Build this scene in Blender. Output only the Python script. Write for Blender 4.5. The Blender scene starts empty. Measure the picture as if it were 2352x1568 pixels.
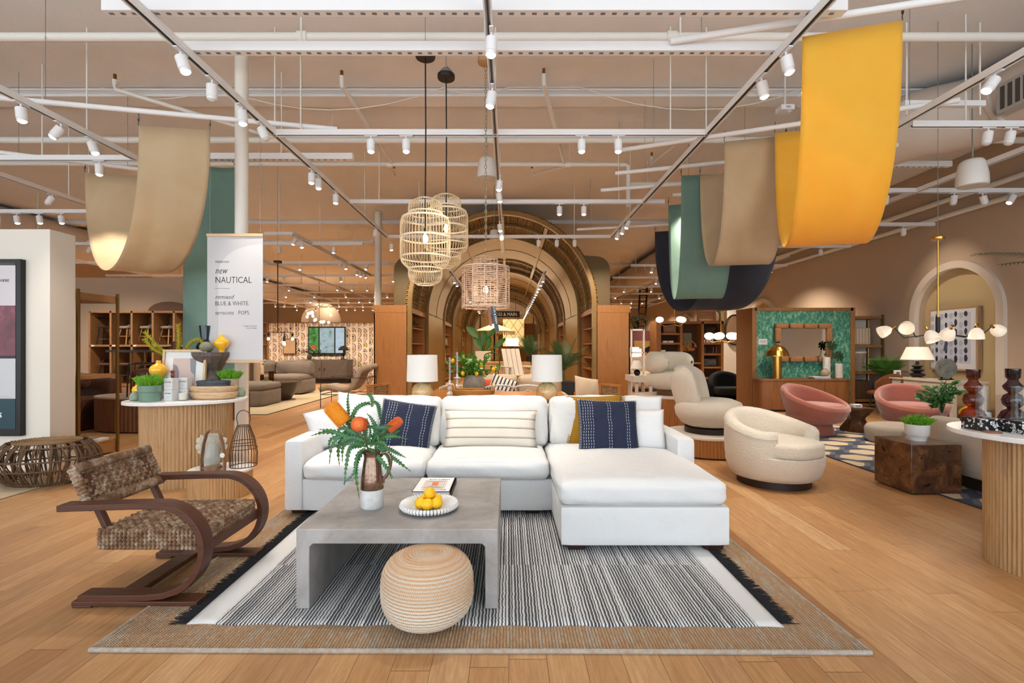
import bpy, math, random
from mathutils import Vector, Matrix
PI=math.pi; R=math.radians
random.seed(7)
SC=bpy.context.scene; COL=SC.collection
# ---------------------------------------------------------------- camera maths
FP=1130.0; CX=1168.0; CY=800.0; EH=1.35          # focal length, vanishing point (2352x1568 frame), eye height
def PX(px,py,Y): return Vector(((px-CX)*Y/FP, Y, EH-(py-CY)*Y/FP))
def FL(px,py,z=0.0):
    Y=(EH-z)*FP/(py-CY); return Vector(((px-CX)*Y/FP,Y,z))
cam=bpy.data.cameras.new('camera'); cam.lens=FP/2352*36; cam.sensor_width=36; cam.sensor_fit='HORIZONTAL'
cam.shift_x=(1176-CX)/2352; cam.shift_y=(CY-784)/2352; cam.clip_start=.05; cam.clip_end=200
co=bpy.data.objects.new('camera',cam); COL.objects.link(co); co.location=(0,0,EH); co.rotation_euler=(R(90),0,0); SC.camera=co
# ---------------------------------------------------------------- mesh builder
def fr(p):
    return Vector(p)
class MB:
    def __init__(s): s.v=[]; s.f=[]; s.mi=[]
    def add(s,vs,fs,mi=0,M=None):
        o=len(s.v)
        for v in vs:
            v=Vector(v)
            s.v.append(tuple(M@v) if M else tuple(v))
        for f in fs: s.f.append(tuple(i+o for i in f)); s.mi.append(mi)
        return s
    def box(s,c,d,rot=None,mi=0,taper=1.0):
        x,y,z=[k/2 for k in d]; t=taper
        vs=[(-x,-y,-z),(x,-y,-z),(x,y,-z),(-x,y,-z),(-x*t,-y*t,z),(x*t,-y*t,z),(x*t,y*t,z),(-x*t,y*t,z)]
        M=Matrix.Translation(c)
        if rot is not None:
            M=M@(rot if isinstance(rot,Matrix) else Matrix.Rotation(rot,4,'Z'))
        return s.add(vs,[(0,3,2,1),(4,5,6,7),(0,1,5,4),(1,2,6,5),(2,3,7,6),(3,0,4,7)],mi,M)
    def bb(s,x0,x1,y0,y1,z0,z1,mi=0):
        return s.box(((x0+x1)/2,(y0+y1)/2,(z0+z1)/2),(abs(x1-x0),abs(y1-y0),abs(z1-z0)),None,mi)
    def tube(s,pts,r,n=8,closed=False,caps=True,mi=0,flat=1.0,up=None):
        pts=[Vector(p) for p in pts]; N=len(pts)
        if N<2: return s
        rs=r if isinstance(r,(list,tuple)) else [r]*N
        T=[]
        for i in range(N):
            a=pts[(i-1)%N] if (closed or i>0) else pts[i]; b=pts[(i+1)%N] if (closed or i<N-1) else pts[i]
            t=(b-a); T.append(t.normalized() if t.length>1e-9 else Vector((0,0,1)))
        u=Vector(up) if up else (Vector((0,0,1)) if abs(T[0].z)<.9 else Vector((1,0,0)))
        u=(u-T[0]*u.dot(T[0])).normalized(); vs=[]
        for i in range(N):
            if up: u=Vector(up)
            u=(u-T[i]*u.dot(T[i]))
            u=u.normalized() if u.length>1e-6 else T[i].orthogonal().normalized()
            w=T[i].cross(u)
            for k in range(n):
                a=2*PI*k/n
                vs.append(pts[i]+(u*math.sin(a)*flat+w*math.cos(a))*rs[i])
        fs=[]
        for i in range(N if closed else N-1):
            j=(i+1)%N
            for k in range(n):
                l=(k+1)%n; fs.append((i*n+k,i*n+l,j*n+l,j*n+k))
        if caps and not closed:
            fs.append(tuple(range(n-1,-1,-1))); fs.append(tuple((N-1)*n+k for k in range(n)))
        return s.add(vs,fs,mi)
    def cyl(s,a,b,r,r2=None,n=16,mi=0,caps=True): return s.tube([a,b],[r,r if r2 is None else r2],n,False,caps,mi)
    def sweep(s,pts,prof,up,closed=False,mi=0,scale=None):
        # prof: (side,upward) pairs; up: constant vector
        pts=[Vector(p) for p in pts]; N=len(pts); n=len(prof); vs=[]; up=Vector(up)
        for i in range(N):
            a=pts[(i-1)%N] if (closed or i>0) else pts[i]; b=pts[(i+1)%N] if (closed or i<N-1) else pts[i]
            t=(b-a).normalized(); w=t.cross(up).normalized(); u=w.cross(t); k=scale[i] if scale else 1
            for (p,q) in prof: vs.append(pts[i]+w*p*k+u*q*k)
        fs=[]
        for i in range(N if closed else N-1):
            j=(i+1)%N
            for k in range(n):
                l=(k+1)%n; fs.append((i*n+k,i*n+l,j*n+l,j*n+k))
        if not closed:
            fs.append(tuple(range(n-1,-1,-1))); fs.append(tuple((N-1)*n+k for k in range(n)))
        return s.add(vs,fs,mi)
    def lathe(s,prof,n=28,c=(0,0,0),sx=1,sy=1,mi=0,M=None,wob=None):
        vs=[];fs=[];L=len(prof)
        for (r,z) in prof:
            for k in range(n):
                a=2*PI*k/n; rr=max(r,1e-4)
                if wob: rr*=wob(a,z)
                vs.append((c[0]+rr*sx*math.cos(a),c[1]+rr*sy*math.sin(a),c[2]+z))
        for i in range(L-1):
            for k in range(n):
                l=(k+1)%n; fs.append((i*n+k,i*n+l,(i+1)*n+l,(i+1)*n+k))
        if prof[0][0]>1e-3: fs.append(tuple(range(n-1,-1,-1)))
        if prof[-1][0]>1e-3: fs.append(tuple((L-1)*n+k for k in range(n)))
        return s.add(vs,fs,mi,M)
    def sph(s,c,r,nu=16,nv=10,mi=0,M=None):
        rx,ry,rz=(r,r,r) if not isinstance(r,(tuple,list)) else r
        vs=[(0,0,rz)]; fs=[]
        for j in range(1,nv):
            t=PI*j/nv
            for i in range(nu):
                a=2*PI*i/nu; vs.append((rx*math.sin(t)*math.cos(a),ry*math.sin(t)*math.sin(a),rz*math.cos(t)))
        vs.append((0,0,-rz)); e=len(vs)-1
        for i in range(nu):
            l=(i+1)%nu; fs.append((0,1+i,1+l)); fs.append((e,1+(nv-2)*nu+l,1+(nv-2)*nu+i))
            for j in range(nv-2):
                fs.append((1+j*nu+i,1+(j+1)*nu+i,1+(j+1)*nu+l,1+j*nu+l))
        T=Matrix.Translation(c)
        if M: T=T@M
        return s.add(vs,fs,mi,T)
    def grid(s,fn,nu,nv,cu=False,cv=False,mi=0):
        vs=[]; U=nu if cu else nu+1; V=nv if cv else nv+1
        for i in range(U):
            for j in range(V): vs.append(fn(i/nu,j/nv))
        fs=[]
        for i in range(nu):
            for j in range(nv):
                a=i%U;b=(i+1)%U;c=j%V;d=(j+1)%V
                fs.append((a*V+c,b*V+c,b*V+d,a*V+d))
        return s.add(vs,fs,mi)
    def rbox(s,c,d,r=.05,n=8,bulge=(0,0,0),rot=None,mi=0,noise=0,seed=0):
        # rounded, softly crowned block (cushions)
        vs=[];fs=[];idx={}
        h=[k/2 for k in d]; rr=[min(r,k*.98) for k in h]
        def warp(p):
            q=[p[i]*h[i] for i in range(3)]
            inn=[max(-(h[i]-rr[i]),min(h[i]-rr[i],q[i])) for i in range(3)]
            dv=[(q[i]-inn[i])/rr[i] for i in range(3)]; L=math.sqrt(sum(k*k for k in dv))
            mx=max(abs(k) for k in dv)
            if L>1e-6: dv=[k/L*mx for k in dv]
            o=[inn[i]+dv[i]*rr[i] for i in range(3)]
            a=[1-abs(p[i])**2.4 for i in range(3)]
            o[2]+=bulge[2]*p[2]*a[0]*a[1]; o[0]+=bulge[0]*p[0]*a[1]*a[2]; o[1]+=bulge[1]*p[1]*a[0]*a[2]
            if noise:
                k=noise
                o[2]+=k*p[2]*math.sin(p[0]*7+seed)*math.cos(p[1]*5+seed*2)*.6; o[1]+=k*p[1]*math.sin(p[0]*9+p[2]*4+seed)*.5
                o[0]+=k*p[0]*math.sin(p[1]*8+p[2]*5+seed*1.7)*.5
            return Vector(o)
        def cs(t):  # denser near edges
            return math.sin(t*PI/2)
        lin=[cs(-1+2*i/n) for i in range(n+1)]
        for ax in range(3):
            for sg in (-1,1):
                for i in range(n):
                    for j in range(n):
                        q=[]
                        for (a,b) in ((i,j),(i+1,j),(i+1,j+1),(i,j+1)):
                            p=[0,0,0]; p[ax]=sg; p[(ax+1)%3]=lin[a]; p[(ax+2)%3]=lin[b]
                            key=tuple(round(k,4) for k in p)
                            if key not in idx: idx[key]=len(vs); vs.append(warp(p))
                            q.append(idx[key])
                        fs.append(tuple(q) if sg>0 else tuple(q[::-1]))
        M=Matrix.Translation(c)
        if rot is not None: M=M@(rot if isinstance(rot,Matrix) else Matrix.Rotation(rot,4,'Z'))
        return s.add(vs,fs,mi,M)
    def pillow(s,w,h,t,M=None,n=14,mi=0,pinch=.06,seed=0):
        # throw pillow in the local XZ plane, thickness along Y
        def side(sg):
            def fn(u,v):
                a=2*u-1;b=2*v-1
                e=(1-a*a)*(1-b*b); th=t/2*(max(e,0)**.42)*(1+.05*math.sin(a*6+seed)*math.cos(b*5+seed))
                x=a*w/2*(1-pinch*(1-b*b)*abs(a)**2*.9-.0); z=b*h/2*(1-pinch*(1-a*a)*abs(b)**2*.9)
                p=Vector((x,sg*th,z)); return (M@p) if M else p
            return fn
        s.grid(side(-1),n,n,mi=mi); o=len(s.v)
        s.grid(lambda u,v:side(1)(1-u,v),n,n,mi=mi)
        return s
    def prism(s,poly,z0,z1,mi=0,M=None):
        n=len(poly); vs=[(x,y,z0) for x,y in poly]+[(x,y,z1) for x,y in poly]
        fs=[tuple(range(n-1,-1,-1)),tuple(range(n,2*n))]+[(i,(i+1)%n,n+(i+1)%n,n+i) for i in range(n)]
        return s.add(vs,fs,mi,M)
    def mesh(s,name,mats,smooth=True,ang=35):
        me=bpy.data.meshes.new(name); me.from_pydata(s.v,[],s.f)
        ms=mats if isinstance(mats,(list,tuple)) else [mats]
        for m in ms: me.materials.append(m)
        if len(ms)>1: me.polygons.foreach_set('material_index',s.mi)
        me.update()
        if smooth:
            me.shade_smooth()
            try: me.set_sharp_from_angle(angle=R(ang))
            except Exception: pass
        return me
def prop(o,label=None,cat=None,group=None,kind=None):
    if label: o['label']=label
    if cat: o['category']=cat
    if group: o['group']=group
    if kind: o['kind']=kind
    return o
def T(name,label,cat,loc=(0,0,0),rz=0,group=None,kind=None):
    o=bpy.data.objects.new(name,None); o.empty_display_size=.1; COL.objects.link(o)
    o.location=loc; o.rotation_euler=(0,0,rz) if not isinstance(rz,(tuple,list)) else rz
    return prop(o,label,cat,group,kind)
def P(mb,name,mat,parent,label=None,smooth=True,bev=0,ang=35,kind=None,loc=None,rot=None,weld=False):
    o=bpy.data.objects.new(name,mb.mesh(name,mat,smooth,ang)); COL.objects.link(o); o.parent=parent
    if loc is not None: o.location=loc
    if rot is not None: o.rotation_euler=rot
    fx(o,bev,weld); return prop(o,label,kind=kind)
def fx(o,bev,weld=False):
    if weld:
        m=o.modifiers.new('weld','WELD'); m.merge_threshold=.0005
    if bev:
        m=o.modifiers.new('bevel','BEVEL'); m.width=bev; m.segments=2; m.limit_method='ANGLE'; m.angle_limit=R(40); m.harden_normals=False
def O(mb,name,mat,label,cat,group=None,smooth=True,bev=0,ang=35,kind=None,weld=False):
    xs=[v[0] for v in mb.v]; ys=[v[1] for v in mb.v]; zs=[v[2] for v in mb.v]
    c=((min(xs)+max(xs))/2,(min(ys)+max(ys))/2,min(zs))
    mb.v=[(v[0]-c[0],v[1]-c[1],v[2]-c[2]) for v in mb.v]
    o=bpy.data.objects.new(name,mb.mesh(name,mat,smooth,ang)); COL.objects.link(o); o.location=c
    fx(o,bev,weld); return prop(o,label,cat,group,kind)
def S(mb,name,mat,smooth=False,bev=0,parent=None,label=None):
    o=bpy.data.objects.new(name,mb.mesh(name,mat,smooth)); COL.objects.link(o); fx(o,bev)
    if parent: o.parent=parent
    else: o['kind']='structure'
    if label: o['label']=label
    return o
def dup(root,loc=None,rz=None,label=None,group=None,scale=None):
    def rec(o,par):
        c=o.copy(); COL.objects.link(c)
        if par is not None: c.parent=par
        for ch in [k for k in o.children]: rec(ch,c)
        return c
    c=rec(root,None)
    if loc is not None: c.location=loc
    if rz is not None: c.rotation_euler=(0,0,rz) if not isinstance(rz,(tuple,list)) else rz
    if label: c['label']=label
    if group: c['group']=group
    if scale: c.scale=(scale,)*3 if not isinstance(scale,(tuple,list)) else scale
    return c
def arc(c,r,a0,a1,n,ax='XZ',ry=None):
    out=[]; ry=ry or r
    for i in range(n+1):
        a=R(a0+(a1-a0)*i/n); x=r*math.cos(a); y=ry*math.sin(a)
        out.append(Vector((c[0]+x,c[1],c[2]+y)) if ax=='XZ' else Vector((c[0]+x,c[1]+y,c[2])) if ax=='XY' else Vector((c[0],c[1]+x,c[2]+y)))
    return out
def bez(ps,n=10):
    # catmull-rom through points
    ps=[Vector(p) for p in ps]; out=[]
    for i in range(len(ps)-1):
        p0=ps[max(i-1,0)];p1=ps[i];p2=ps[i+1];p3=ps[min(i+2,len(ps)-1)]
        for k in range(n):
            t=k/n; out.append(.5*((2*p1)+(p2-p0)*t+(2*p0-5*p1+4*p2-p3)*t*t+(3*p1-p0-3*p2+p3)*t**3))
    out.append(ps[-1]); return out
# ---------------------------------------------------------------- materials
def lin(h):
    if isinstance(h,str):
        h=h.lstrip('#'); c=[int(h[i:i+2],16)/255 for i in (0,2,4)]
        return tuple(k/12.92 if k<=.04045 else ((k+.055)/1.055)**2.4 for k in c)+(1,)
    return tuple(h)+(1,) if len(h)==3 else tuple(h)
MC={}
class NT:
    def __init__(s,name):
        s.m=bpy.data.materials.new(name); s.m.use_nodes=True; s.t=s.m.node_tree; s.n=s.t.nodes; s.b=s.n['Principled BSDF']
    def new(s,t,**k):
        x=s.n.new(t)
        for a,v in k.items(): setattr(x,a,v)
        return x
    def set(s,x,i,v):
        if hasattr(v,'is_output'): s.t.links.new(v,x.inputs[i])
        else: x.inputs[i].default_value=v
    def coord(s,scale=(1,1,1),rot=(0,0,0),kind='Object'):
        tc=s.new('ShaderNodeTexCoord'); mp=s.new('ShaderNodeMapping'); s.t.links.new(tc.outputs[kind],mp.inputs[0])
        mp.inputs['Scale'].default_value=scale; mp.inputs['Rotation'].default_value=rot; return mp.outputs[0]
    def noise(s,vec,scale=5,detail=3,rough=.5,dist=0,out='Fac'):
        x=s.new('ShaderNodeTexNoise'); s.set(x,'Vector',vec); s.set(x,'Scale',scale); s.set(x,'Detail',detail); s.set(x,'Roughness',rough); s.set(x,'Distortion',dist)
        return x.outputs[out]
    def wave(s,vec,scale=5,dist=0,detail=0,prof='SIN',dirn='X',typ='BANDS',dscale=1):
        x=s.new('ShaderNodeTexWave',wave_type=typ,wave_profile=prof)
        if typ=='BANDS': x.bands_direction=dirn
        else: x.rings_direction=dirn
        s.set(x,'Vector',vec); s.set(x,'Scale',scale); s.set(x,'Distortion',dist); s.set(x,'Detail',detail); s.set(x,'Detail Scale',dscale); return x.outputs['Fac']
    def vor(s,vec,scale=5,feat='F1',out='Distance',rnd=1):
        x=s.new('ShaderNodeTexVoronoi',feature=feat); s.set(x,'Vector',vec); s.set(x,'Scale',scale); s.set(x,'Randomness',rnd); return x.outputs[out]
    def ramp(s,fac,stops,interp='LINEAR'):
        x=s.new('ShaderNodeValToRGB'); x.color_ramp.interpolation=interp; e=x.color_ramp.elements
        while len(e)<len(stops): e.new(.5)
        for k,(p,c) in zip(e,stops): k.position=p; k.color=lin(c)
        s.set(x,0,fac); return x.outputs[0]
    def mix(s,fac,a,b,blend='MIX'):
        x=s.new('ShaderNodeMix',data_type='RGBA',blend_type=blend); s.set(x,0,fac)
        for i,v in ((6,a),(7,b)): s.set(x,i,v if hasattr(v,'is_output') else lin(v))
        return x.outputs[2]
    def math(s,op,a,b=0.0,c=0.0,clamp=False):
        x=s.new('ShaderNodeMath',operation=op,use_clamp=clamp); s.set(x,0,a); s.set(x,1,b); s.set(x,2,c); return x.outputs[0]
    def sep(s,v):
        x=s.new('ShaderNodeSeparateXYZ'); s.set(x,0,v); return x.outputs
    def comb(s,a=0.0,b=0.0,c=0.0):
        x=s.new('ShaderNodeCombineXYZ'); s.set(x,0,a); s.set(x,1,b); s.set(x,2,c); return x.outputs[0]
    def wn(s,v,out='Value'):
        x=s.new('ShaderNodeTexWhiteNoise',noise_dimensions='3D'); s.set(x,0,v); return x.outputs[out]
    def bump(s,h,strength=.3,dist=.01):
        x=s.new('ShaderNodeBump'); s.set(x,'Height',h); s.set(x,'Strength',strength); s.set(x,'Distance',dist); s.t.links.new(x.outputs[0],s.b.inputs['Normal'])
    def p(s,**k):
        N={'col':'Base Color','rough':'Roughness','metal':'Metallic','trans':'Transmission Weight','ior':'IOR','coat':'Coat Weight','sheen':'Sheen Weight','alpha':'Alpha','em':'Emission Color','es':'Emission Strength','sub':'Subsurface Weight'}
        for a,v in k.items():
            if a in('col','em') and not hasattr(v,'is_output'): v=lin(v)
            s.set(s.b,N[a],v)
        return s
def M(name,col,rough=.6,metal=0,bump=None,var=None,coat=0,trans=0,ior=1.45,sheen=0,emit=None,es=0,alpha=1,stretch=(1,1,1),sub=0):
    if name in MC: return MC[name]
    t=NT(name); t.p(rough=rough,metal=metal,coat=coat,trans=trans,ior=ior,sheen=sheen,alpha=alpha)
    if var:
        v=t.coord(stretch); n=t.noise(v,var[0],4,.6); f=t.ramp(n,[(.3,'#000000'),(.7,'#ffffff')]); t.p(col=t.mix(f,col,var[1]))
    else: t.p(col=col)
    if bump:
        v=t.coord((1,1,1)); t.bump(t.noise(v,bump[0],2,.6),bump[1],.01)
    if emit: t.p(em=emit,es=es)
    if sub:
        t.p(sub=sub); t.b.inputs['Subsurface Radius'].default_value=(.01,.01,.01)
    MC[name]=t.m; return t.m
def glassm(name,col='#ffffff',refl=.12,tint=1.0,rough=.03):
    # thin clear wall: see-through with a mirror-like sheen that grows at grazing angles
    if name in MC: return MC[name]
    t=NT(name); tr=t.new('ShaderNodeBsdfTransparent'); t.set(tr,0,lin(col)); gl=t.new('ShaderNodeBsdfGlossy'); t.set(gl,'Roughness',rough); t.set(gl,0,(1,1,1,1))
    lw=t.new('ShaderNodeLayerWeight'); lw.inputs[0].default_value=.35; f=t.math('ADD',t.math('MULTIPLY',t.math('POWER',lw.outputs['Facing'],2.5),.22),t.math('MULTIPLY',refl,.15),clamp=True)
    mx=t.new('ShaderNodeMixShader'); t.set(mx,0,f); t.t.links.new(tr.outputs[0],mx.inputs[1]); t.t.links.new(gl.outputs[0],mx.inputs[2]); t.t.links.new(mx.outputs[0],t.n['Material Output'].inputs[0]); MC[name]=t.m; return t.m
def dome(mb,a,b,z0,z1,r=.04,e=2.4,n=56,crown=.02,k=6,c=(0,0),mi=0):
    # soft slab with an oblong outline and rounded edges
    prof=[(0,z0,0)]+[(1-math.sin(PI/2*i/k),z0+r*(1-math.cos(PI/2*i/k)),1) for i in range(k+1)]+[(1-math.cos(PI/2*i/k),z1-r*(1-math.sin(PI/2*i/k)),1) for i in range(k+1)]
    rings=[];
    for (q,z,f) in prof[1:]: rings.append([(x,y,z) for x,y in oblong(a-r*q,b-r*q,n,e,c=c)])
    for f in (.75,.45,.15): rings.append([(x,y,z1+crown*(1-f*f)) for x,y in oblong((a-r)*f,(b-r)*f,n,e,c=c)])
    vs=[p for r_ in rings for p in r_]; m=len(rings); fs=[(i*n+j,i*n+(j+1)%n,(i+1)*n+(j+1)%n,(i+1)*n+j) for i in range(m-1) for j in range(n)]
    fs.append(tuple(range(n-1,-1,-1))); fs.append(tuple((m-1)*n+j for j in range(n))); return mb.add(vs,fs,mi)
def oblong(a,b,n=96,e=2.3,fl=0,k=0,rz=0,c=(0,0)):
    out=[]
    for i in range(n):
        t=2*PI*i/n; x=a*math.copysign(abs(math.cos(t))**(2/e),math.cos(t)); y=b*math.copysign(abs(math.sin(t))**(2/e),math.sin(t))
        m=1+(fl*abs(math.sin(k*t)) if fl else 0); x*=m;y*=m
        out.append((c[0]+x*math.cos(rz)-y*math.sin(rz),c[1]+x*math.sin(rz)+y*math.cos(rz)))
    return out
def wood(name,c1,c2,c3=None,rough=.45,scale=1.0,axis='Z',bump=.15,coat=0):
    if name in MC: return MC[name]
    t=NT(name); st={'X':(.6,9,9),'Y':(9,.6,9),'Z':(9,9,.6)}[axis]
    v=t.coord(tuple(k*scale for k in st)); n=t.noise(v,2.2,5,.62,1.2); n2=t.noise(v,14,3,.6)
    c=t.ramp(n,[(.3,c1),(.52,c2),(.72,c3 or c1)]); c=t.mix(t.math('MULTIPLY',n2,.35),c,c3 or c1,'MULTIPLY')
    t.p(col=c,rough=rough,coat=coat); t.bump(n2,bump,.004); MC[name]=t.m; return t.m
def fabric(name,col,col2=None,scale=350,rough=.9,bump=.25,big=3):
    if name in MC: return MC[name]
    t=NT(name); v=t.coord(); w1=t.wave(v,scale/3.2,0,0,'SIN','X'); w2=t.wave(v,scale/3.2,0,0,'SIN','Z'); w3=t.wave(v,scale/3.2,0,0,'SIN','Y')
    h=t.math('ADD',t.math('ADD',w1,w2),w3); n=t.noise(v,big,3,.5)
    c=t.mix(t.ramp(n,[(.35,'#000000'),(.65,'#ffffff')]),col,col2 or col)
    t.p(col=c,rough=rough,sheen=.15); t.bump(h,bump,.002); MC[name]=t.m; return t.m
def boucle(name,col,col2):
    if name in MC: return MC[name]
    t=NT(name); v=t.coord(); n=t.vor(v,110,'SMOOTH_F1'); m=t.noise(v,60,3,.6)
    t.p(col=t.mix(m,col,col2),rough=.95,sheen=.3); t.bump(t.math('ADD',n,m),.9,.006); MC[name]=t.m; return t.m
# ---------------------------------------------------------------- setting materials
def floor_mat():
    t=NT('oak_planks'); v=t.coord((1,1,1)); x,y,z=[t.sep(v)[i] for i in range(3)]
    u=t.math('DIVIDE',x,.165); ui=t.math('FLOOR',u); uf=t.math('FRACT',u)
    off=t.math('MULTIPLY',t.wn(t.comb(ui,3.1,0)),7.3)
    w=t.math('DIVIDE',t.math('ADD',y,off),1.7); wi=t.math('FLOOR',w); wf=t.math('FRACT',w)
    rnd=t.wn(t.comb(ui,wi,1.7)); 
    g=t.comb(t.math('ADD',t.math('MULTIPLY',x,9.0),t.math('MULTIPLY',rnd,50.0)),t.math('MULTIPLY',y,.8),rnd)
    n=t.noise(g,2.4,6,.62,1.4); n2=t.noise(g,9,4,.7,.4)
    c=t.ramp(rnd,[(0,'#b18252'),(.3,'#c89a68'),(.6,'#bb8c5a'),(.85,'#d2a979'),(1,'#a27144')])
    c=t.mix(t.ramp(n,[(.32,'#000000'),(.62,'#ffffff')]),t.mix(.45,c,'#8d5a2e'),c)
    c=t.mix(t.math('MULTIPLY',t.ramp(n2,[(.42,'#ffffff'),(.6,'#000000')]),.22),c,'#7a4a26')
    kn=t.vor(t.comb(t.math('MULTIPLY',x,2.2),t.math('MULTIPLY',y,1.0),0),1.0); c=t.mix(t.ramp(kn,[(.0,'#ffffff'),(.09,'#000000')]),c,'#4d2c16')
    e=t.math('MULTIPLY',t.math('GREATER_THAN',uf,.014),t.math('GREATER_THAN',wf,.0018)); c=t.mix(e,'#5e3c20',c)
    t.p(col=c,rough=t.math('ADD',.36,t.math('MULTIPLY',n,.18))); t.bump(t.math('ADD',t.math('MULTIPLY',e,.6),t.math('MULTIPLY',n2,.3)),.2,.004); return t.m
FLOORM=floor_mat()
CEILM=M('ceiling_paint','#eeeceb',.9,bump=(60,.25),var=(1.2,'#e8e6e3'))
WALLM=M('wall_paint','#bda78f',.85,bump=(80,.1))
NICHEM=M('niche_paint','#c4ae83',.85)
TRIMM=M('trim_paint','#d9cbbb',.7)
PARTM=M('partition_paint','#e4dccf',.8)
DARKM=M('dark_void','#0d0b0a',.9)
WHITE=M('white_metal','#f0efee',.4)
WHITEP=M('white_pipe_paint','#e9e6dd',.5)
BLACK=M('black_metal','#141414',.45)
CHROME=M('chrome','#c9c9c9',.2,1)
BRASS=M('brass','#c79a4c',.25,1)
# ---------------------------------------------------------------- room shell
S(MB().bb(-17,8.95,-3,38,-.1,0),'floor',FLOORM)
cl=MB(); ys=[-3,6.88,13.95,21.0,28.0,38]
for a,b in zip(ys[:-1],ys[1:]): cl.bb(-17,8.6,a+(.05 if a>0 else 0),b,5.0,5.1)
S(cl,'ceiling',CEILM)
S(MB().bb(-17,8.6,-3,38,5.3,5.35),'dark_backing',DARKM)  # black sheet added over the ceiling to blacken gaps and stop light leaks
bm_=MB()
for y in ys[1:-1]: bm_.bb(-17,8.6,y+.05,y+.35,4.9,4.999)
S(bm_,'trim_2',CEILM)
# right wall with three round-headed niches
def arch_wall(x,y0,y1,H,arches,depth,mat,name):
    # wall plane X=x facing -X, openings (yc, r, spring)
    mb=MB(); th=.35
    cuts=sorted(arches); yy=y0
    for (yc,r,sp) in cuts:
        mb.bb(x,x+th,yy,yc-r,0,H)
        n=24
        for i in range(n):
            a0=PI*i/n;a1=PI*(i+1)/n
            ya,za=yc-r*math.cos(a0),sp+r*math.sin(a0); yb,zb=yc-r*math.cos(a1),sp+r*math.sin(a1)
            mb.add([(x,ya,za),(x,yb,zb),(x,yb,H),(x,ya,H),(x+depth,ya,za),(x+depth,yb,zb)],[(0,3,2,1),(0,1,5,4)])
        yy=yc+r
    mb.bb(x,x+th,yy,y1,0,H)
    return S(mb,name,mat)
AR=[(9.48,.87,2.03),(16.62,.87,2.03),(23.75,.87,2.03)]
arch_wall(8.6,-3,38,5.0,AR,.16,WALLM,'wall_right')
nb=MB(); tr=MB()
for yc,r,sp in AR:
    nb.bb(8.76,8.80,yc-1,yc+1,0,3.2)
    path=[Vector((8.58,yc-r-.06,0)),Vector((8.58,yc-r-.06,sp))]+[Vector((8.58,yc-(r+.06)*math.cos(PI*i/28),sp+(r+.06)*math.sin(PI*i/28))) for i in range(1,28)]+[Vector((8.58,yc+r+.06,sp)),Vector((8.58,yc+r+.06,0))]
    tr.sweep(path,[(-.07,-.05),(.07,-.05),(.07,.05),(-.07,.05)],(1,0,0))
S(nb,'wall_niches',NICHEM); S(tr,'trim_3',TRIMM)
bs=MB(); yy=-3
for yc,r,sp in AR: bs.bb(8.57,8.6,yy,yc-r-.13,0,.13); yy=yc+r+.13
bs.bb(8.57,8.6,yy,38,0,.13); S(bs,'baseboard_right',TRIMM)
S(MB().bb(-17.1,-17,-3,38,0,5),'wall_left',WALLM)
# back wall: sides, tunnel end, lit vaulted niche on the left
bw=MB(); n=24; xc,rr_,zs=-12.2,1.3,3.05; Y=32
bw.bb(-17,xc-rr_,Y,Y+.3,0,5); bw.bb(xc+rr_,-2.6,Y,Y+.3,0,5); bw.bb(2.4,8.6,Y,Y+.3,0,5); bw.bb(-2.6,2.4,37,37.2,0,5); bw.bb(-2.7,-2.6,Y,37,0,5); bw.bb(2.4,2.5,Y,37,0,5)
for i in range(n):
    a0=PI*i/n;a1=PI*(i+1)/n; xa,za=xc-rr_*math.cos(a0),zs+rr_*math.sin(a0); xb,zb=xc-rr_*math.cos(a1),zs+rr_*math.sin(a1)
    bw.add([(xa,Y,za),(xb,Y,zb),(xb,Y,5),(xa,Y,5),(xa,Y+1.2,za),(xb,Y+1.2,zb)],[(0,1,2,3),(0,4,5,1)])
bw.bb(xc-rr_,xc+rr_,Y,Y+.3,0,zs-.0); bw.bb(xc-rr_,xc+rr_,Y+1.2,Y+1.3,2,5)
S(bw,'wall_back',WALLM)
# shopfront behind the camera
fw=MB(); fw.bb(-17,8.6,-3.15,-3,4.3,5.35)
for x in (-17,-12.8,-8.6,-4.3,0,4.3,8.4): fw.bb(x,x+.2,-3.15,-3,0,4.3)
S(fw,'wall_front',WALLM)
# ---------------------------------------------------------------- light
w=bpy.data.worlds.new('world'); SC.world=w; w.use_nodes=True; bg=w.node_tree.nodes['Background']
bg.inputs[0].default_value=(.80,.90,1.0,1); bg.inputs[1].default_value=3.1
vs_=SC.view_settings; vs_.view_transform='Standard'; vs_.look='None'; vs_.gamma=1; vs_.use_curve_mapping=False; vs_.exposure=0.24
cy_=SC.cycles; cy_.max_bounces=5; cy_.diffuse_bounces=3; cy_.glossy_bounces=2; cy_.transmission_bounces=4; cy_.transparent_max_bounces=16; cy_.caustics_reflective=False; cy_.caustics_refractive=False; cy_.use_adaptive_sampling=True; cy_.adaptive_threshold=.14; cy_.adaptive_min_samples=18; cy_.use_light_tree=True; cy_.sample_clamp_indirect=6
def area_portal(loc,rot,sx,sy):
    l=bpy.data.lights.new('portal','AREA'); l.shape='RECTANGLE'; l.size=sx; l.size_y=sy; l.cycles.is_portal=True
    o=bpy.data.objects.new('portal',l); COL.objects.link(o); o.location=loc; o.rotation_euler=rot
area_portal((-4.2,-3.1,2.15),(R(90),0,0),25.6,4.3)
WARM=(1,.85,.69); NEUT=(1,.92,.83)
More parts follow.
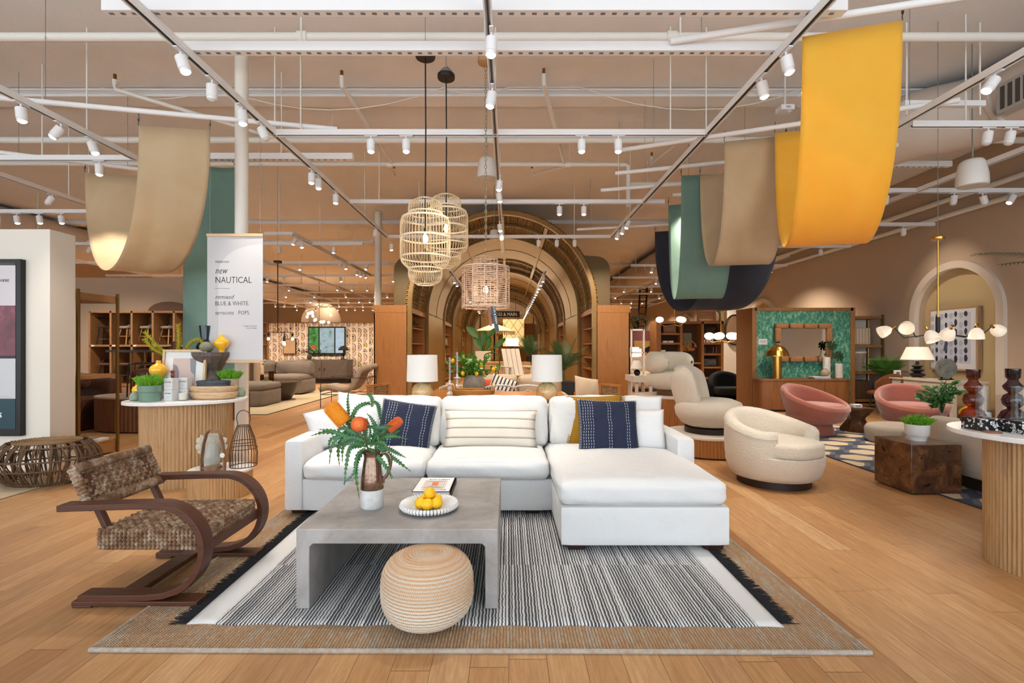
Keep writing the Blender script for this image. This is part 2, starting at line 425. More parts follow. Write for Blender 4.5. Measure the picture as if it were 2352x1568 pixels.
def spot(p,d,power,ang=70,blend=.6,col=WARM,r=.05):
    l=bpy.data.lights.new('spot','SPOT'); l.energy=power; l.spot_size=R(ang); l.spot_blend=blend; l.color=col; l.shadow_soft_size=r
    o=bpy.data.objects.new('spot',l); COL.objects.link(o); o.location=p
    o.rotation_euler=Vector(d).normalized().to_track_quat('-Z','Y').to_euler(); return o
def point(p,power,col=WARM,r=.06):
    l=bpy.data.lights.new('point_lamp','POINT'); l.energy=power; l.color=col; l.shadow_soft_size=r
    o=bpy.data.objects.new('point_lamp',l); COL.objects.link(o); o.location=p; return o
# ---------------------------------------------------------------- ceiling grid
TZ=3.8; TG='white lighting tracks of the ceiling grid'
def track(p0,p1,label,drops=(),slotted=False,z=TZ):
    d=Vector(p1)-Vector(p0); L=d.length; a=math.atan2(d.y,d.x)
    t=T('track_rail' if not slotted else 'strut_channel',label,'track' if not slotted else 'strut',p0,a,TG if not slotted else 'slotted white ceiling struts')
    if not slotted:
        mb=MB().bb(0,L,-.03,.03,-.012,.03); mb.bb(0,L,-.03,-.018,-.035,-.012); mb.bb(0,L,.018,.03,-.035,-.012); P(mb,'channel',WHITE,t,bev=.002)
        P(MB().bb(.01,L-.01,-.006,.006,-.03,-.0125),'conductor',BLACK,t,'dark slot along the underside')
    else:
        P(MB().bb(0,L,-.04,.04,-.04,.04),'channel',WHITE,t,bev=.003)
        mb=MB(); n=int(L/.085)
        for i in range(n): mb.bb(.03+i*.085,.065+i*.085,-.012,.012,-.042,-.0402)
        P(mb,'slots',M('slot_grey','#77777a',.8),t,'dark slots punched in the underside',smooth=False)
    for k in drops:
        P(MB().cyl((k,0,.03),(k,0,5.0-z),.008,n=6),'hanger_rod',WHITEP,t)
    return t
XL=[-7.15,-4.8,-2.66,-.15,2.25,4.27,6.33]
track((-2.66,.6,TZ),(-2.66,10.77,TZ),'long white track running away left of the pendants',(1.5,5,8.5))
track((-.15,.6,TZ),(-.15,12.6,TZ),'long white centre track running away above the rope pendant',(1.5,5,8.5))
track((2.25,.6,TZ),(2.25,10.77,TZ),'long white track running away past the yellow banner',(1.5,5,8.5))
track((-4.8,.6,TZ),(-4.8,6.33,TZ),'white track running away at the far upper left, above the partition',(2,5))
track((-7.15,2,TZ),(-7.15,8.79,TZ),'white track running away at the left frame edge toward the tan banner',(3,6))
track((4.27,.6,TZ),(4.27,7.6,TZ),'white track running away right of the yellow banner below the duct',(3,6))
track((6.33,1.5,TZ),(6.33,11.8,TZ),'outermost right white track running toward the brass chandelier',(3,7))
track((-2.66,5.59,TZ),(2.25,5.59,TZ),'nearest white cross track spanning between the side tracks',(.3,4.5))
track((-2.66,8.21,TZ),(2.6,8.21,TZ),'second white cross track just above the bamboo pendants',(.5,4.5))
track((-2.66,10.77,TZ),(2.25,10.77,TZ),'farthest white cross track in front of the arch',(.7,4.1))
track((-7.0,6.33,TZ),(-4.8,6.33,TZ),'white cross track at the left frame edge behind the tan banner',(1,))
track((-10.5,8.79,TZ),(-6.6,8.79,TZ),'white cross track above the partition carrying three spotlights',(1,3))
track((4.4,5.38,TZ),(9.6-1.1,5.38,TZ),'near right white cross track below the duct with two spotlights',(.6,3))
track((3.8,7.63,TZ),(8.5,7.63,TZ),'right white cross track with a row of angled spotlights',(1,3.4))
track((4.2,9.71,TZ),(8.4,9.71,TZ),'short white cross track beside the yellow banner foot',(1.5,))
track((3.9,11.8,TZ),(8.2,11.8,TZ),'far right white cross track below the yellow banner',(1,))
track((-5.2,10.5,TZ),(-4.6,10.5,TZ),'short white cross track right of the nautical sign',(.3,))
track((-4.6,10.5,TZ),(-4.6,16.6,TZ),'white track running back toward the far column',(1.5,4))
track((-3.0,3.66,TZ+.08),(2.5,3.66,TZ+.08),'nearest slotted strut at the top edge of the picture',(),True,TZ+.08)
track((-2.75,4.15,TZ+.08),(2.3,4.15,TZ+.08),'slotted strut above the pendant canopies',(1.0,4.2),True,TZ+.08)
track((-4.0,6.5,TZ+.08),(-2.05,6.5,TZ+.08),'short slotted strut behind the column',(1.0,),True,TZ+.08)
track((4.9,7.35,TZ+.3),(6.6,7.35,TZ+.3),'short slotted strut below the hanging loudspeaker',(),True,TZ+.3)
track((-6.5,3.9,TZ+.08),(-4.3,3.9,TZ+.08),'stub of slotted strut at the left frame edge',(1.5,),True,TZ+.08)
# spotlight heads -----------------------------------------------------------
LENS=M('lit_lens','#fff4e0',.4,emit=(1,.93,.8),es=9)
LOFF=M('unlit_lens','#d8d6d2',.3)
def make_head(on):
    t=T('spotlight','', 'spotlight')
    P(MB().bb(-.075,.075,-.016,.016,-.012,.0),'adapter',WHITE,t,bev=.002)
    P(MB().cyl((0,0,-.012),(0,0,-.06),.009,n=8),'stem',WHITE,t)
    b=MB().lathe([(.0,.0),(.043,0),(.046,-.004),(.046,-.105),(.041,-.107),(.041,-.13),(.036,-.131)][::-1],24)
    bo=P(b,'body',WHITE,t); bo.location=(0,0,-.05)
    c=P(MB().lathe([(.0,-.150),(.020,-.147),(.032,-.138),(.036,-.131)],24),'lens',LENS if on else LOFF,bo,'glowing round lens' if on else None)
    return t
H_ON=make_head(True); H_OFF=make_head(False); used={True:False,False:False}
SG='white cylinder spotlights on the ceiling tracks'
def head(p,along='Y',tilt=(0,0),on=True,label='',power=0,sc=1.0,zz=None):
    src=H_ON if on else H_OFF
    p=Vector(p); z=(TZ-.035) if zz is None else zz
    lc=(p.x,p.y,z); rz=PI/2 if along=='Y' else 0
    if not used[on]: used[on]=True; t=src; t.location=lc; t.rotation_euler=(0,0,rz); t['label']=label; t['group']=SG; t.scale=(sc,)*3
    else: t=dup(src,lc,rz,label,SG,sc)
    bo=[c for c in t.children if c.name.startswith('body')][0]
    d=Vector((math.sin(R(tilt[0])),math.sin(R(tilt[1])),-1)).normalized()
    q=(-d).rotation_difference(Vector((0,0,1))).inverted()
    bo.rotation_euler=(Matrix.Rotation(-rz,4,'Z')@q.to_matrix().to_4x4()).to_euler()
    if power: spot(Vector(lc)+Vector((0,0,-.05))+d*.16*sc,d,power,75,.7,NEUT)
    return t
def onX(px,X): return X*FP/(px-CX)
def hX(px,X,**k): return head((X,onX(px,X),0),'Y',**k)
def hY(px,Y,**k): return head(((px-CX)*Y/FP,Y,0),'X',**k)
HP=100
hX(415,-2.66,tilt=(20,0),power=HP,label='largest lit spotlight on the left track, nearest the camera')
hX(487,-2.66,tilt=(-3,4),on=False,label='unlit spotlight on the left track, second from the camera')
hX(555,-2.66,tilt=(6,0),power=HP,label='lit spotlight on the left track in front of the white column top')
hX(600,-2.66,tilt=(28,-5),on=False,label='spotlight tilted right on the left track, fourth from the camera')
hX(716,-2.66,tilt=(-2,0),power=HP,label='lit spotlight on the left track, left one of the close pair')
hX(731,-2.66,tilt=(2,0),label='lit spotlight on the left track, right one of the close pair')
hX(771,-2.66,tilt=(0,0),power=HP,label='single lit spotlight on the left track just after the close pair')
hX(863,-2.66,tilt=(-5,-15),on=False,label='unlit spotlight near the far end of the left track')
hX(899,-2.66,tilt=(0,0),label='small spotlight at the far corner of the left track')
hX(1805,2.25,tilt=(14,0),power=HP,label='largest lit spotlight on the right track, touching the yellow banner')
hX(1749,2.25,tilt=(12,0),power=HP,label='second lit spotlight on the right track, left of the yellow banner')
hX(1445,2.25,tilt=(-25,0),label='lit spotlight tilted left near the far end of the right track, nearest of three')
hX(1433,2.25,tilt=(-18,0),label='lit spotlight near the far end of the right track, middle of three')
hX(1421,2.25,tilt=(-18,0),power=30,label='lit spotlight near the far end of the right track, farthest of three')
head((-.13,3.75,0),tilt=(-2,0),power=HP,label='lit spotlight half hidden behind the rope pendant canopy')
head((-.15,4.55,0),tilt=(-10,0),power=HP,label='lit spotlight on the centre track just below the rope pendant canopy')
head((-.12,6.95,0),tilt=(-8,0),label='lit centre track spotlight, upper one beside the loudspeaker')
head((-.15,7.5,0),tilt=(8,0),power=HP,label='lit centre track spotlight, lower one beside the loudspeaker')
head((-.17,9.4,0),tilt=(5,-8),label='lit spotlight on the centre track in front of the arch crown')
head((-.15,10.1,0),tilt=(5,-12),power=HP,label='lowest lit spotlight of the centre track in front of the arch')
hY(852,5.59,power=HP,label='left lit spotlight of the pair left of the black pendant cords')
hY(933,5.59,label='right lit spotlight of the pair left of the black pendant cords')
hY(1336,5.59,power=HP,label='left lit spotlight of the pair on the nearest cross track, right side')
hY(1420,5.59,label='right lit spotlight of the pair on the nearest cross track, right side')
hY(1285,8.21,power=HP,label='left lit spotlight of the pair on the second cross track')
hY(1341,8.21,label='right lit spotlight of the pair on the second cross track')
for q,px in enumerate((1237,1279,1320)): hY(px,10.77,on=False,label='%s unlit spotlight of the three on the farthest cross track'%('left','middle','right')[q])
hX(48,-4.8,tilt=(6,0),power=HP,label='lit spotlight at the left frame edge, first on its track')
hX(140,-4.8,tilt=(-35,-15),label='lit spotlight tilted toward the left frame edge')
hX(210,-4.8,tilt=(22,0),power=HP,label='lit spotlight tilted right, just left of the tan banner top')
hY(228,6.33,power=HP,label='lit spotlight hanging in front of the pale half of the tan banner')
hX(120,-7.15,tilt=(-15,-25),on=False,label='unlit spotlight tilted left above the partition')
for q,px in enumerate((38,90,140)): hY(px,8.79,tilt=(8,0),label='%s spotlight of the three right above the partition'%('left','middle','right')[q],power=40 if q==1 else 0)
hX(2285,4.27,tilt=(-45,0),power=HP,label='lit spotlight tilted sharply left at the upper right below the duct grille')
hY(2270,5.38,tilt=(-10,0),on=False,label='left unlit spotlight of the pair at the right frame edge')
hY(2322,5.38,tilt=(-12,0),on=False,label='right unlit spotlight of the pair at the right frame edge')
hX(2215,6.33,tilt=(20,10),on=False,label='unlit spotlight left of the large hanging loudspeaker')
hY(2035,7.63,tilt=(-6,0),on=False,label='unlit spotlight partly behind the yellow banner edge')
hY(2192,7.63,tilt=(-10,0),on=False,label='unlit spotlight on the right cross track above the chandelier rod')
hY(2257,7.63,tilt=(25,5),on=False,label='spotlight tilted right on the right cross track')
hY(2328,7.63,tilt=(-40,0),power=HP,label='lit spotlight tilted left at the right frame edge')
hY(2075,9.71,on=False,label='unlit spotlight below the right edge of the yellow banner')
hY(1885,11.8,on=False,label='unlit spotlight close below the yellow banner')
hX(2012,6.33,tilt=(-25,0),power=HP,label='lit spotlight tilted left under the yellow banner corner')
hX(1990,6.33,tilt=(12,0),on=False,label='unlit spotlight under the yellow banner corner')
hX(1884,6.33,tilt=(5,0),power=40,label='lit spotlight in front of the plain right wall')
for q,(px,tl) in enumerate(((678,-20),(692,8),(782,-15),(793,10),(821,-8),(828,2),(836,30))):
    hX(px,-4.6,tilt=(tl,-4),label='lit spotlight number %s from the left along the slanting track above the grey sofa'%['one','two','three','four','five','six','seven'][q],power=60 if q in(0,3) else 0,on=q!=2)
# far grid, many small heads
k=0
for (x0,x1,yr) in ((-13.5,-3.4,(11.5,14,16.5,19,21.5,24,26.5,29)),(3.6,8.2,(14.5,17,19.5,22,24.5,27,29.5))):
    for y in yr:
        track((x0,y,TZ),(x1,y,TZ),'distant white cross track over the %s shop floor, %s'%('left' if x0<0 else 'right','nearest of its group' if y in(11.5,14.5) else 'farthest of its group' if y==29 or y==29.5 else 'among the others behind it'),(2.5,5.5) if x0<0 else (.8,3.6))
        x=x0+.5+random.random()
        while x<x1-.2:
            pw=0
            head((x,y,0),'X',tilt=(random.uniform(-20,20),random.uniform(-15,5)),on=random.random()<.85,label='tiny distant spotlight over the %s back of the shop'%('left' if x0<0 else 'right'),power=pw)
            x+=random.choice((.5,.55,1.3,1.9)); k+=1
for x in (-12,-9,-6.8): track((x,11.5,TZ),(x,29,TZ),'distant white track running back over the left shop floor')
for x in (5.4,7.4): track((x,13,TZ),(x,29.5,TZ),'distant white track running back over the right shop floor')
# broad pools of light from those rows
for y in (13.5,17.5,21.5,25.5,29):
    for x in (-11.5,-8,-5): spot((x,y,3.6),(random.uniform(-.2,.2),.1,-1),420,130,.8)
    for x in (4.6,7.2): spot((x,y,3.6),(.1,.1,-1),330,130,.8)
for y in (10.5,): 
    for x in (-10,-7): spot((x,y,3.6),(0,.3,-1),330,120,.8)
spot((6.2,9.0,3.6),(.0,.15,-1),170,120,.8); spot((5.2,7.0,3.6),(.1,.3,-1),200,125,.8); spot((3,8,3.6),(.1,.2,-1),220,125,.8)
spot((-2.6,10.2,3.65),(-.08,.75,-1),230,90,.8); spot((2.2,10.2,3.65),(.12,.75,-1),230,90,.8); spot((-.1,9.9,3.65),(0,.35,-1),230,125,.8); spot((-3.6,7.4,3.65),(-.1,.2,-1),220,125,.8); spot((0,7.0,3.65),(0,.1,-1),200,125,.8)  # headless spots, added to brighten the arch front and mid floor
# ---------------------------------------------------------------- sprinkler pipes, duct, conduit
def pipe(pts,r,label,cat='pipe',name='sprinkler_pipe',fl=()):
    t=T(name,label,cat,pts[0]); o=Vector(pts[0])
    P(MB().tube([Vector(p)-o for p in pts],r,14),'pipe_run',WHITEP,t)
    hg=MB(); pa_,pb_=Vector(pts[0]),Vector(pts[-1])
    if name=='sprinkler_pipe' and 'right wall' not in label:
        i0=max(range(len(pts)-1),key=lambda i:(Vector(pts[i+1])-Vector(pts[i])).length); A_,B_=Vector(pts[i0]),Vector(pts[i0+1])
        for f in (.08,.5,.92): p=A_.lerp(B_,f)-o; hg.cyl(p,(p.x,p.y,4.995-o.z),.006,n=6)
        P(hg,'hanger_rods',WHITEP,t)
    for q in fl: P(MB().cyl(Vector(q)-o-Vector((.05,0,0)),Vector(q)-o+Vector((.05,0,0)),r*1.35,n=14),'coupling',WHITEP,t)
    return t
pipe([(-9,5.14,4.6),(8.5,5.14,4.6)],.045,'thick white sprinkler pipe crossing the top of the picture',fl=[(-2.15,5.14,4.6),(1.7,5.14,4.6),(6.2,5.14,4.6)])
pipe([(-14,7.68,4.6),(8.5,7.68,4.6)],.05,'white sprinkler pipe crossing behind the tan banner and column')
pipe([(-10.2,8.7,3.5),(-10.2,8.7,4.6),(-10.1,8.7,4.62),(2.05,8.7,4.6),(2.12,8.7,4.57),(2.12,8.7,3.85)],.04,'white sprinkler pipe with an elbow dropping down at its right end',fl=[(-2.1,8.7,4.6),(1.05,8.7,4.6)])
pipe([(2.35,9.6,4.55),(6.9,9.6,4.55),(7.0,9.6,4.5)],.045,'white sprinkler pipe ending right of the yellow banner')
pipe([(8.5,2,4.22),(8.5,30,4.22)],.05,'upper pale pipe running along the right wall')
pipe([(8.5,2,3.92),(8.5,30,3.92)],.045,'lower pale pipe running along the right wall')
pipe([(-16.5,14.5,4.5),(-4,14.5,4.5),(-3.9,14.5,4.6),(-3.9,14.5,4.85)],.04,'distant white sprinkler pipe ending in an upturned elbow left of the arch')
BR=M('sprinkler_brass','#8a5f2a',.35,.8)
def arm(a,b,label,r=.03):
    t=T('sprinkler_branch',label,'pipe',a,0,'sprinkler branch pipes'); a=Vector(a); b=Vector(b)-a
    P(MB().tube([Vector((0,0,0)),b,b+Vector((0,0,.06)),b+Vector((0,0,.12))],r,12),'pipe_run',WHITEP,t)
    P(MB().cyl(b+Vector((0,0,.12)),b+Vector((0,0,.19)),.02,n=10),'sprinkler_head',BR,t,'brass sprinkler head')
arm((-2.06,8.7,4.62),PX(785,196,6.4),'slanting branch pipe with a brass head, left of the pendant cords')
arm((.98,8.7,4.62),PX(1249,192,6.4),'branch pipe with a brass head between the centre and right tracks')
arm((-2.1,8.7,4.58),PX(905,402,9.6),'short branch pipe pointing down left of the pendant cords')
arm((1.02,8.7,4.58),PX(1222,402,9.6),'short branch pipe pointing down right of the loudspeaker')
arm((-3.6,7.68,4.62),PX(264,205,6.3),'branch pipe with a brass head above the tan banner')
arm((2.7,7.68,4.6),PX(1497,375,8.7),'branch pipe with a brass head beside the green banner')
pipe([(-16,6.8,4.93),(8.5,6.8,4.93)],.012,'thin white conduit along the ceiling joint','conduit','conduit')
cb=[]
for x0,x1 in ((-5.6,-4.0),(-4.0,-.9),(-.9,.0),(1.0,4.1)):
    for i in range(9): u=i/8; cb.append((x0+(x1-x0)*u,6.75,4.93-.3*4*u*(1-u)*(x1-x0)/3))
O(MB().tube(cb,.006,6),'slack_cable',WHITEP,'thin white cable sagging in loops from the ceiling joint','cable')
DUCTM=M('duct_paint','#d8cdc1',.6)
dk=T('air_duct','large round beige duct curving away at the upper right','duct',(6.35,2,4.5)); o=Vector((6.35,2,4.5))
def dring(mb,p,q,r): mb.cyl(p,q,r,n=36,caps=False)
P(MB().tube([Vector(p)-o for p in ((6.35,1.0,4.5),(6.35,6.1,4.5))],.42,36,caps=True),'duct_section',DUCTM,dk)
P(MB().tube([Vector(p)-o for p in bez([(6.35,6.1,4.5),(6.25,6.55,4.5),(5.75,6.95,4.5),(5.6,7.4,4.5),(5.6,7.9,4.5)],6)],.45,36,caps=False),'duct_elbow',DUCTM,dk)
P(MB().tube([Vector(p)-o for p in ((5.6,7.9,4.5),(5.6,31.8,4.5))],.46,36,caps=False),'duct_section',DUCTM,dk)
P(MB().cyl(Vector((6.35,6.05,4.5))-o,Vector((6.35,6.11,4.5))-o,.47,n=36),'seam_ring',DUCTM,dk)
for i in range(6): y=9+i*3.2; P(MB().cyl(Vector((5.6,y,4.5))-o,Vector((5.6,y+.05,4.5))-o,.475,n=36),'seam_ring',DUCTM,dk)
gr=MB().bb(-.43,-.30,1.6,3.95,-.33,.02); g0=P(gr,'grille',M('grille_grey','#b9b6b0',.5),dk,bev=.004); g0.location=(-.02,0,0)
gl=MB()
for i in range(26): gl.bb(-.436,-.425,1.65+i*.088,1.70+i*.088,-.29,-.02)
P(gl,'grille_slots',M('grille_dark','#4d4a48',.7),g0,'dark slots of the grille',smooth=False)
dl=T('air_duct','large round beige duct running back high above the partition','duct',(-12.9,4,4.45)); P(MB().cyl((0,0,0),(0,27.9,0),.5,n=36),'duct_section',DUCTM,dl)
for i in range(8): P(MB().cyl((0,2+i*3,0),(0,2.05+i*3,0),.52,n=36),'seam_ring',DUCTM,dl)
tb=T('trapeze_bracket','white trapeze bracket carrying the round duct','bracket',(4.86,5.5,4.08)); P(MB().bb(-.45,.45,-.03,.03,-.03,.03),'crossbar',WHITE,tb)
for s in (-.41,.41): P(MB().cyl((s,0,-.12),(s,0,.91),.01,n=6),'rod',WHITEP,tb)
# fire strobe
fs=T('fire_strobe','small white fire strobe on the ceiling left of the yellow banner','alarm',PX(1803,250,6.6)+Vector((0,0,0)))
P(MB().bb(-.09,.09,-.08,.08,-.04,.03),'housing',WHITE,fs,bev=.01); P(MB().sph((.04,-.02,-.045),(.03,.03,.02)),'flash_lens',M('clear_plastic','#dddddd',.1,.3),fs); P(MB().cyl((0,0,.03),(0,0,5.0-fs.location.z),.012,n=8),'stem',WHITEP,fs)
# text helper: real lettering as thin raised mesh
def text(s,size,mat,parent,loc,rot,name='lettering',align='LEFT',shear=0,thin=0,ext=.0008,space=1.0,sx=1.0,label=None):
    cu=bpy.data.curves.new(name,'FONT'); cu.body=s; cu.size=size; cu.align_x=align; cu.shear=shear; cu.offset=thin; cu.extrude=ext; cu.space_character=space; cu.resolution_u=2
    ob=bpy.data.objects.new(name,cu); COL.objects.link(ob); bpy.context.view_layer.update()
    me=bpy.data.meshes.new_from_object(ob.evaluated_get(bpy.context.evaluated_depsgraph_get())); bpy.data.objects.remove(ob)
    me.materials.clear(); me.materials.append(mat)
    o=bpy.data.objects.new(name,me); COL.objects.link(o); o.parent=parent; o.location=loc; o.rotation_euler=rot; o.scale=(sx,1,1)
    if label: o['label']=label
    return o
text('FIRE',.035,M('fire_red','#7a2f2a',.6),fs,(-.03,-.081,-.02),(R(90),0,0))
# structural columns
def column(x,y,label,r=.075,z1=5.0):
    t=T('column',label,'column',(x,y,0)); P(MB().cyl((0,0,0),(0,0,z1),r,n=24),'shaft',M('column_paint','#ece6da',.6),t); P(MB().cyl((0,0,0),(0,0,.12),r+.02,n=24),'collar',M('column_paint','#ece6da',.6),t)
column(-3.2,5.9,'round white column behind the nautical sign'); column(-3.5,13.2,'slim round white column rising behind the left cabinet of the arch',.09)
def PW(mb,name,mat,parent,**k):
    o=parent.location
    pp=parent.parent
    while pp: o=o+pp.location; pp=pp.parent
    mb.v=[(v[0]-o[0],v[1]-o[1],v[2]-o[2]) for v in mb.v]
    return P(mb,name,mat,parent,**k)
# ---------------------------------------------------------------- banners and poles
def pole(a,b,label,z=3.9):
    A=PX(a[0],a[1],(z-EH)*FP/(CY-a[1])); B=PX(b[0],b[1],(z-EH)*FP/(CY-b[1]))
    t=T('banner_pole',label,'pole',A,0,'white tubes that carry the fabric banners')
    PW(MB().cyl(A,B,.028,n=16),'tube',WHITE,t)
    mb=MB()
    for k in (.12,.88): p=A.lerp(B,k); mb.cyl(p,(p.x,p.y,4.985),.003,n=5)
    PW(mb,'cable',M('cable_grey','#8a8a88',.5,.5),t); return t
pole((1540,95),(2210,-7),'white tube carrying the front of the yellow banner')
pole((1425,345),(2203,230),'white tube behind the yellow banner carrying the right tan banner')
pole((1413,398),(2062,333),'white tube carrying the top of the right green banner')
pole((1380,437),(1760,405),'white tube just behind the green banner top')
pole((1545,448),(1870,430),'short white tube above the navy banner')
pole((1325,527),(1600,512),'farthest white tube, left of the navy banner')
pole((0,225),(775,297),'long white tube crossing above the left tan banner')
pole((0,350),(330,390),'white tube carrying the pale back end of the left tan banner')
def linen(name,c1,c2,tr=.25):
    t=NT(name); v=t.coord(); a=t.wave(v,90,1.5,2,'SIN','X'); b=t.wave(v,90,1.5,2,'SIN','Z'); n=t.noise(v,1.6,3,.6,.6)
    c=t.mix(t.ramp(n,[(.3,'#000000'),(.7,'#ffffff')]),c1,c2); c=t.mix(t.math('MULTIPLY',t.math('ADD',a,b),.12),c,c2,'MULTIPLY')
    t.p(col=c,rough=.9,sheen=.1); t.bump(t.math('ADD',t.math('ADD',a,b),t.math('MULTIPLY',t.noise(v,9,3),2)),.18,.004)
    tr_=t.new('ShaderNodeBsdfTranslucent'); t.set(tr_,0,c); mx=t.new('ShaderNodeMixShader'); t.set(mx,0,tr); t.t.links.new(t.b.outputs[0],mx.inputs[1]); t.t.links.new(tr_.outputs[0],mx.inputs[2])
    t.t.links.new(mx.outputs[0],t.n['Material Output'].inputs[0]); return t.m
YEL=linen('yellow_linen','#fbc94a','#f6bd38'); TANL=linen('tan_linen','#dcc6a2','#cfb48c'); GRN=linen('sage_linen','#84a396','#77978a'); NAV=linen('navy_linen','#3a3e4b','#2e313c',.12)
def swag(name,label,mat,FL_,FR_,BL_,BR_,zb,amp=.018,seed=0,hooks=True):
    FL_,FR_,BL_,BR_=[Vector(p) for p in (FL_,FR_,BL_,BR_)]
    t=T(name,label,'fabric banner',((FL_.x+BR_.x)/2,(FL_.y+BR_.y)/2,zb),0,'fabric banners looped between white tubes')
    nv,nu=54,16
    def fn(u,v):
        a=PI*v; s=(1-math.cos(a))/2; A=FL_.lerp(FR_,u); B=BL_.lerp(BR_,u); p=A.lerp(B,s); zt=A.z+(B.z-A.z)*s; D=zt-zb
        p.z=zt-D*abs(math.sin(a))**.80
        w=math.sin(a)**.6 if 0<v<1 else 0
        d=(B-A); d.z=0; d.normalize()
        k=amp*w*(math.sin(u*7+seed+v*3)+.5*math.sin(u*15+seed*2-v*5))
        return p+Vector((d.x*k,d.y*k,k*.3))
    mb=MB().grid(fn,nu,nv)
    o=PW(mb,'cloth',mat,t); m=o.modifiers.new('solid','SOLIDIFY'); m.thickness=.003
    def hem(u,v):
        p=fn(u,v*.04)
        return p+Vector((0,-.004,0))
    if hooks:
        h=MB()
        for p in (FL_,FR_,BL_,BR_): h.tube([p+Vector((0,0,.13)),p+Vector((.006,0,.07)),p+Vector((-.004,0,.03)),p],.004,5); h.cyl(p+Vector((0,0,.05)),p+Vector((0,0,.075)),.009,n=8)
        PW(h,'hanging_hooks',M('hook_grey','#55575a',.4,.7),t)
    return t
swag('fabric_banner','wide yellow banner looping down at the upper right',YEL,(2.31,3.87,3.80),(2.98,3.72,3.83),(3.07,5.67,3.83),(3.78,5.5,3.84),2.35,seed=1)
swag('fabric_banner','right tan banner looping down left of the yellow banner',TANL,(2.58,5.88,3.82),(3.25,5.76,3.84),(2.66,6.83,3.75),(3.35,6.7,3.76),2.42,seed=2,amp=.01)
swag('fabric_banner','right sage green banner behind the right tan banner',GRN,(2.45,6.98,3.80),(3.15,6.9,3.8),(2.65,8.15,3.72),(3.3,8.0,3.74),2.11,seed=3,amp=.01)
swag('fabric_banner','dark navy banner sagging lowest behind the green banner',NAV,(3.55,8.55,3.80),(4.5,8.15,3.80),(3.05,10.25,3.78),(3.95,10.0,3.78),2.07,seed=4,amp=.035)
swag('fabric_banner','left tan banner looping above the white partition',TANL,(-3.97,5.28,3.74),(-3.30,5.44,3.76),(-5.82,6.76,3.77),(-5.2,6.95,3.78),2.31,seed=5)
g=T('fabric_banner','straight hanging sage green banner behind the nautical sign','fabric banner',(-3.95,6.6,.9),0,'fabric banners looped between white tubes')
o=PW(MB().grid(lambda u,v:Vector((-4.38+.80*u,6.6+.03*math.sin(u*8+v*2),.86+2.92*v)),16,30),'cloth',GRN,g); m=o.modifiers.new('solid','SOLIDIFY'); m.thickness=.003
PW(MB().cyl((-4.3,6.6,3.77),(-4.3,6.5,3.86),.004,n=5).cyl((-3.66,6.6,3.77),(-3.66,6.5,3.86),.004,n=5),'hanging_hooks',M('hook_grey','#55575a',.4,.7),g)
# ---------------------------------------------------------------- nautical sign
PAP=M('sign_paper','#bebbba',.8); PAP2=M('sign_paper_light','#cdcac9',.8); INK=M('sign_ink','#2b2b2e',.7); BAT=wood('pale_batten','#cfa981','#d9b78f',axis='X')
sg=T('hanging_sign','tall white fabric sign lettered new NAUTICAL, hung between pale wood battens','sign',(-2.945,5.3,1.21))
P(MB().bb(-.30,.30,-.002,.002,0,1.36),'sheet',PAP,sg)
pl=[(-.185,.33),(-.185,.86)]
pl=[(.3,0.02),(-.18,.02),(-.18,.95)]+[(-.18+.46*(1-math.cos(R(a))),.95+.31*math.sin(R(a))) for a in range(10,91,8)]+[(.3,1.26)]
mb=MB(); mb.add([(x,-.0035,z) for x,z in pl],[tuple(range(len(pl)))]); P(mb,'arch_print',PAP2,sg,smooth=False)
for z in (1.36,-.0): b=P(MB().bb(-.305,.305,-.012,.012,-.015,.015),'batten',BAT,sg,bev=.002); b.location=(0,0,z)
mb=MB()
for x in (-.27,.27): mb.tube([(x,0,1.375),(x,0,1.42),(x*1.0,0,1.9),(x,0,2.55)],.002,5); mb.lathe([(.012,1.385),(.012,1.39)],10,c=(x,0,0))
P(mb,'hanging_wires',M('cable_grey','#8a8a88',.5,.5),sg)
RX=(R(90),0,0)
def serif(s,size,loc,shear=0,sx=.9,**k): return text(s,size,INK,sg,(loc[0],-.004,loc[1]),RX,shear=shear,thin=-.0009 if size>.05 else -.0003,sx=sx,**k)
serif('TRENDING',.030,(-.215,1.063),space=1.2)
serif('new',.105,(-.215,.945),.35,.72); serif('NAUTICAL',.098,(-.215,.845),0,.83)
P(MB().bb(-.215,-.055,-.0045,-.0035,.785,.7875),'rule_line',INK,sg)
serif('remixed',.072,(-.215,.672),.35,.82); serif('BLUE & WHITE.',.066,(-.215,.604),0,.83)
serif('terracotta',.062,(-.215,.505),.35,.78); serif('POPS.',.062,(.035,.505),0,.83)
serif('SCAN TO SHOP',.018,(.235,.375),align='RIGHT',sx=1.0,space=1.15); serif('THIS TREND',.018,(.235,.352),align='RIGHT',sx=1.0,space=1.15)
# ---------------------------------------------------------------- rugs
def jute_mat():
    t=NT('jute_braid'); v=t.coord(); x,y,z=[t.sep(v)[i] for i in range(3)]
    row=t.wave(v,21,.6,2,'SIN','X',dscale=3); sub=t.wave(t.coord((1,1,1),(0,0,R(35))),42,1.5,2,'SIN','Y'); 
    n=t.noise(t.coord((14,1.3,1)),3,5,.7); n2=t.noise(t.coord((60,12,1)),2,3,.7)
    c=t.ramp(n,[(.2,'#a8682f'),(.38,'#cf9458'),(.5,'#c99d6f'),(.62,'#cdbda8'),(.8,'#a39b8d')])
    c=t.mix(t.math('MULTIPLY',t.ramp(n2,[(.35,'#ffffff'),(.6,'#000000')]),.45),c,'#5c4128'); c=t.mix(t.math('MULTIPLY',t.ramp(row,[(.0,'#ffffff'),(.40,'#000000')]),.85),c,'#5c4029')
    c=t.mix(t.math('MULTIPLY',sub,.28),c,'#e2cdb2')
    t.p(col=c,rough=.95); t.bump(t.math('ADD',row,t.math('MULTIPLY',sub,.5)),.8,.01); return t.m
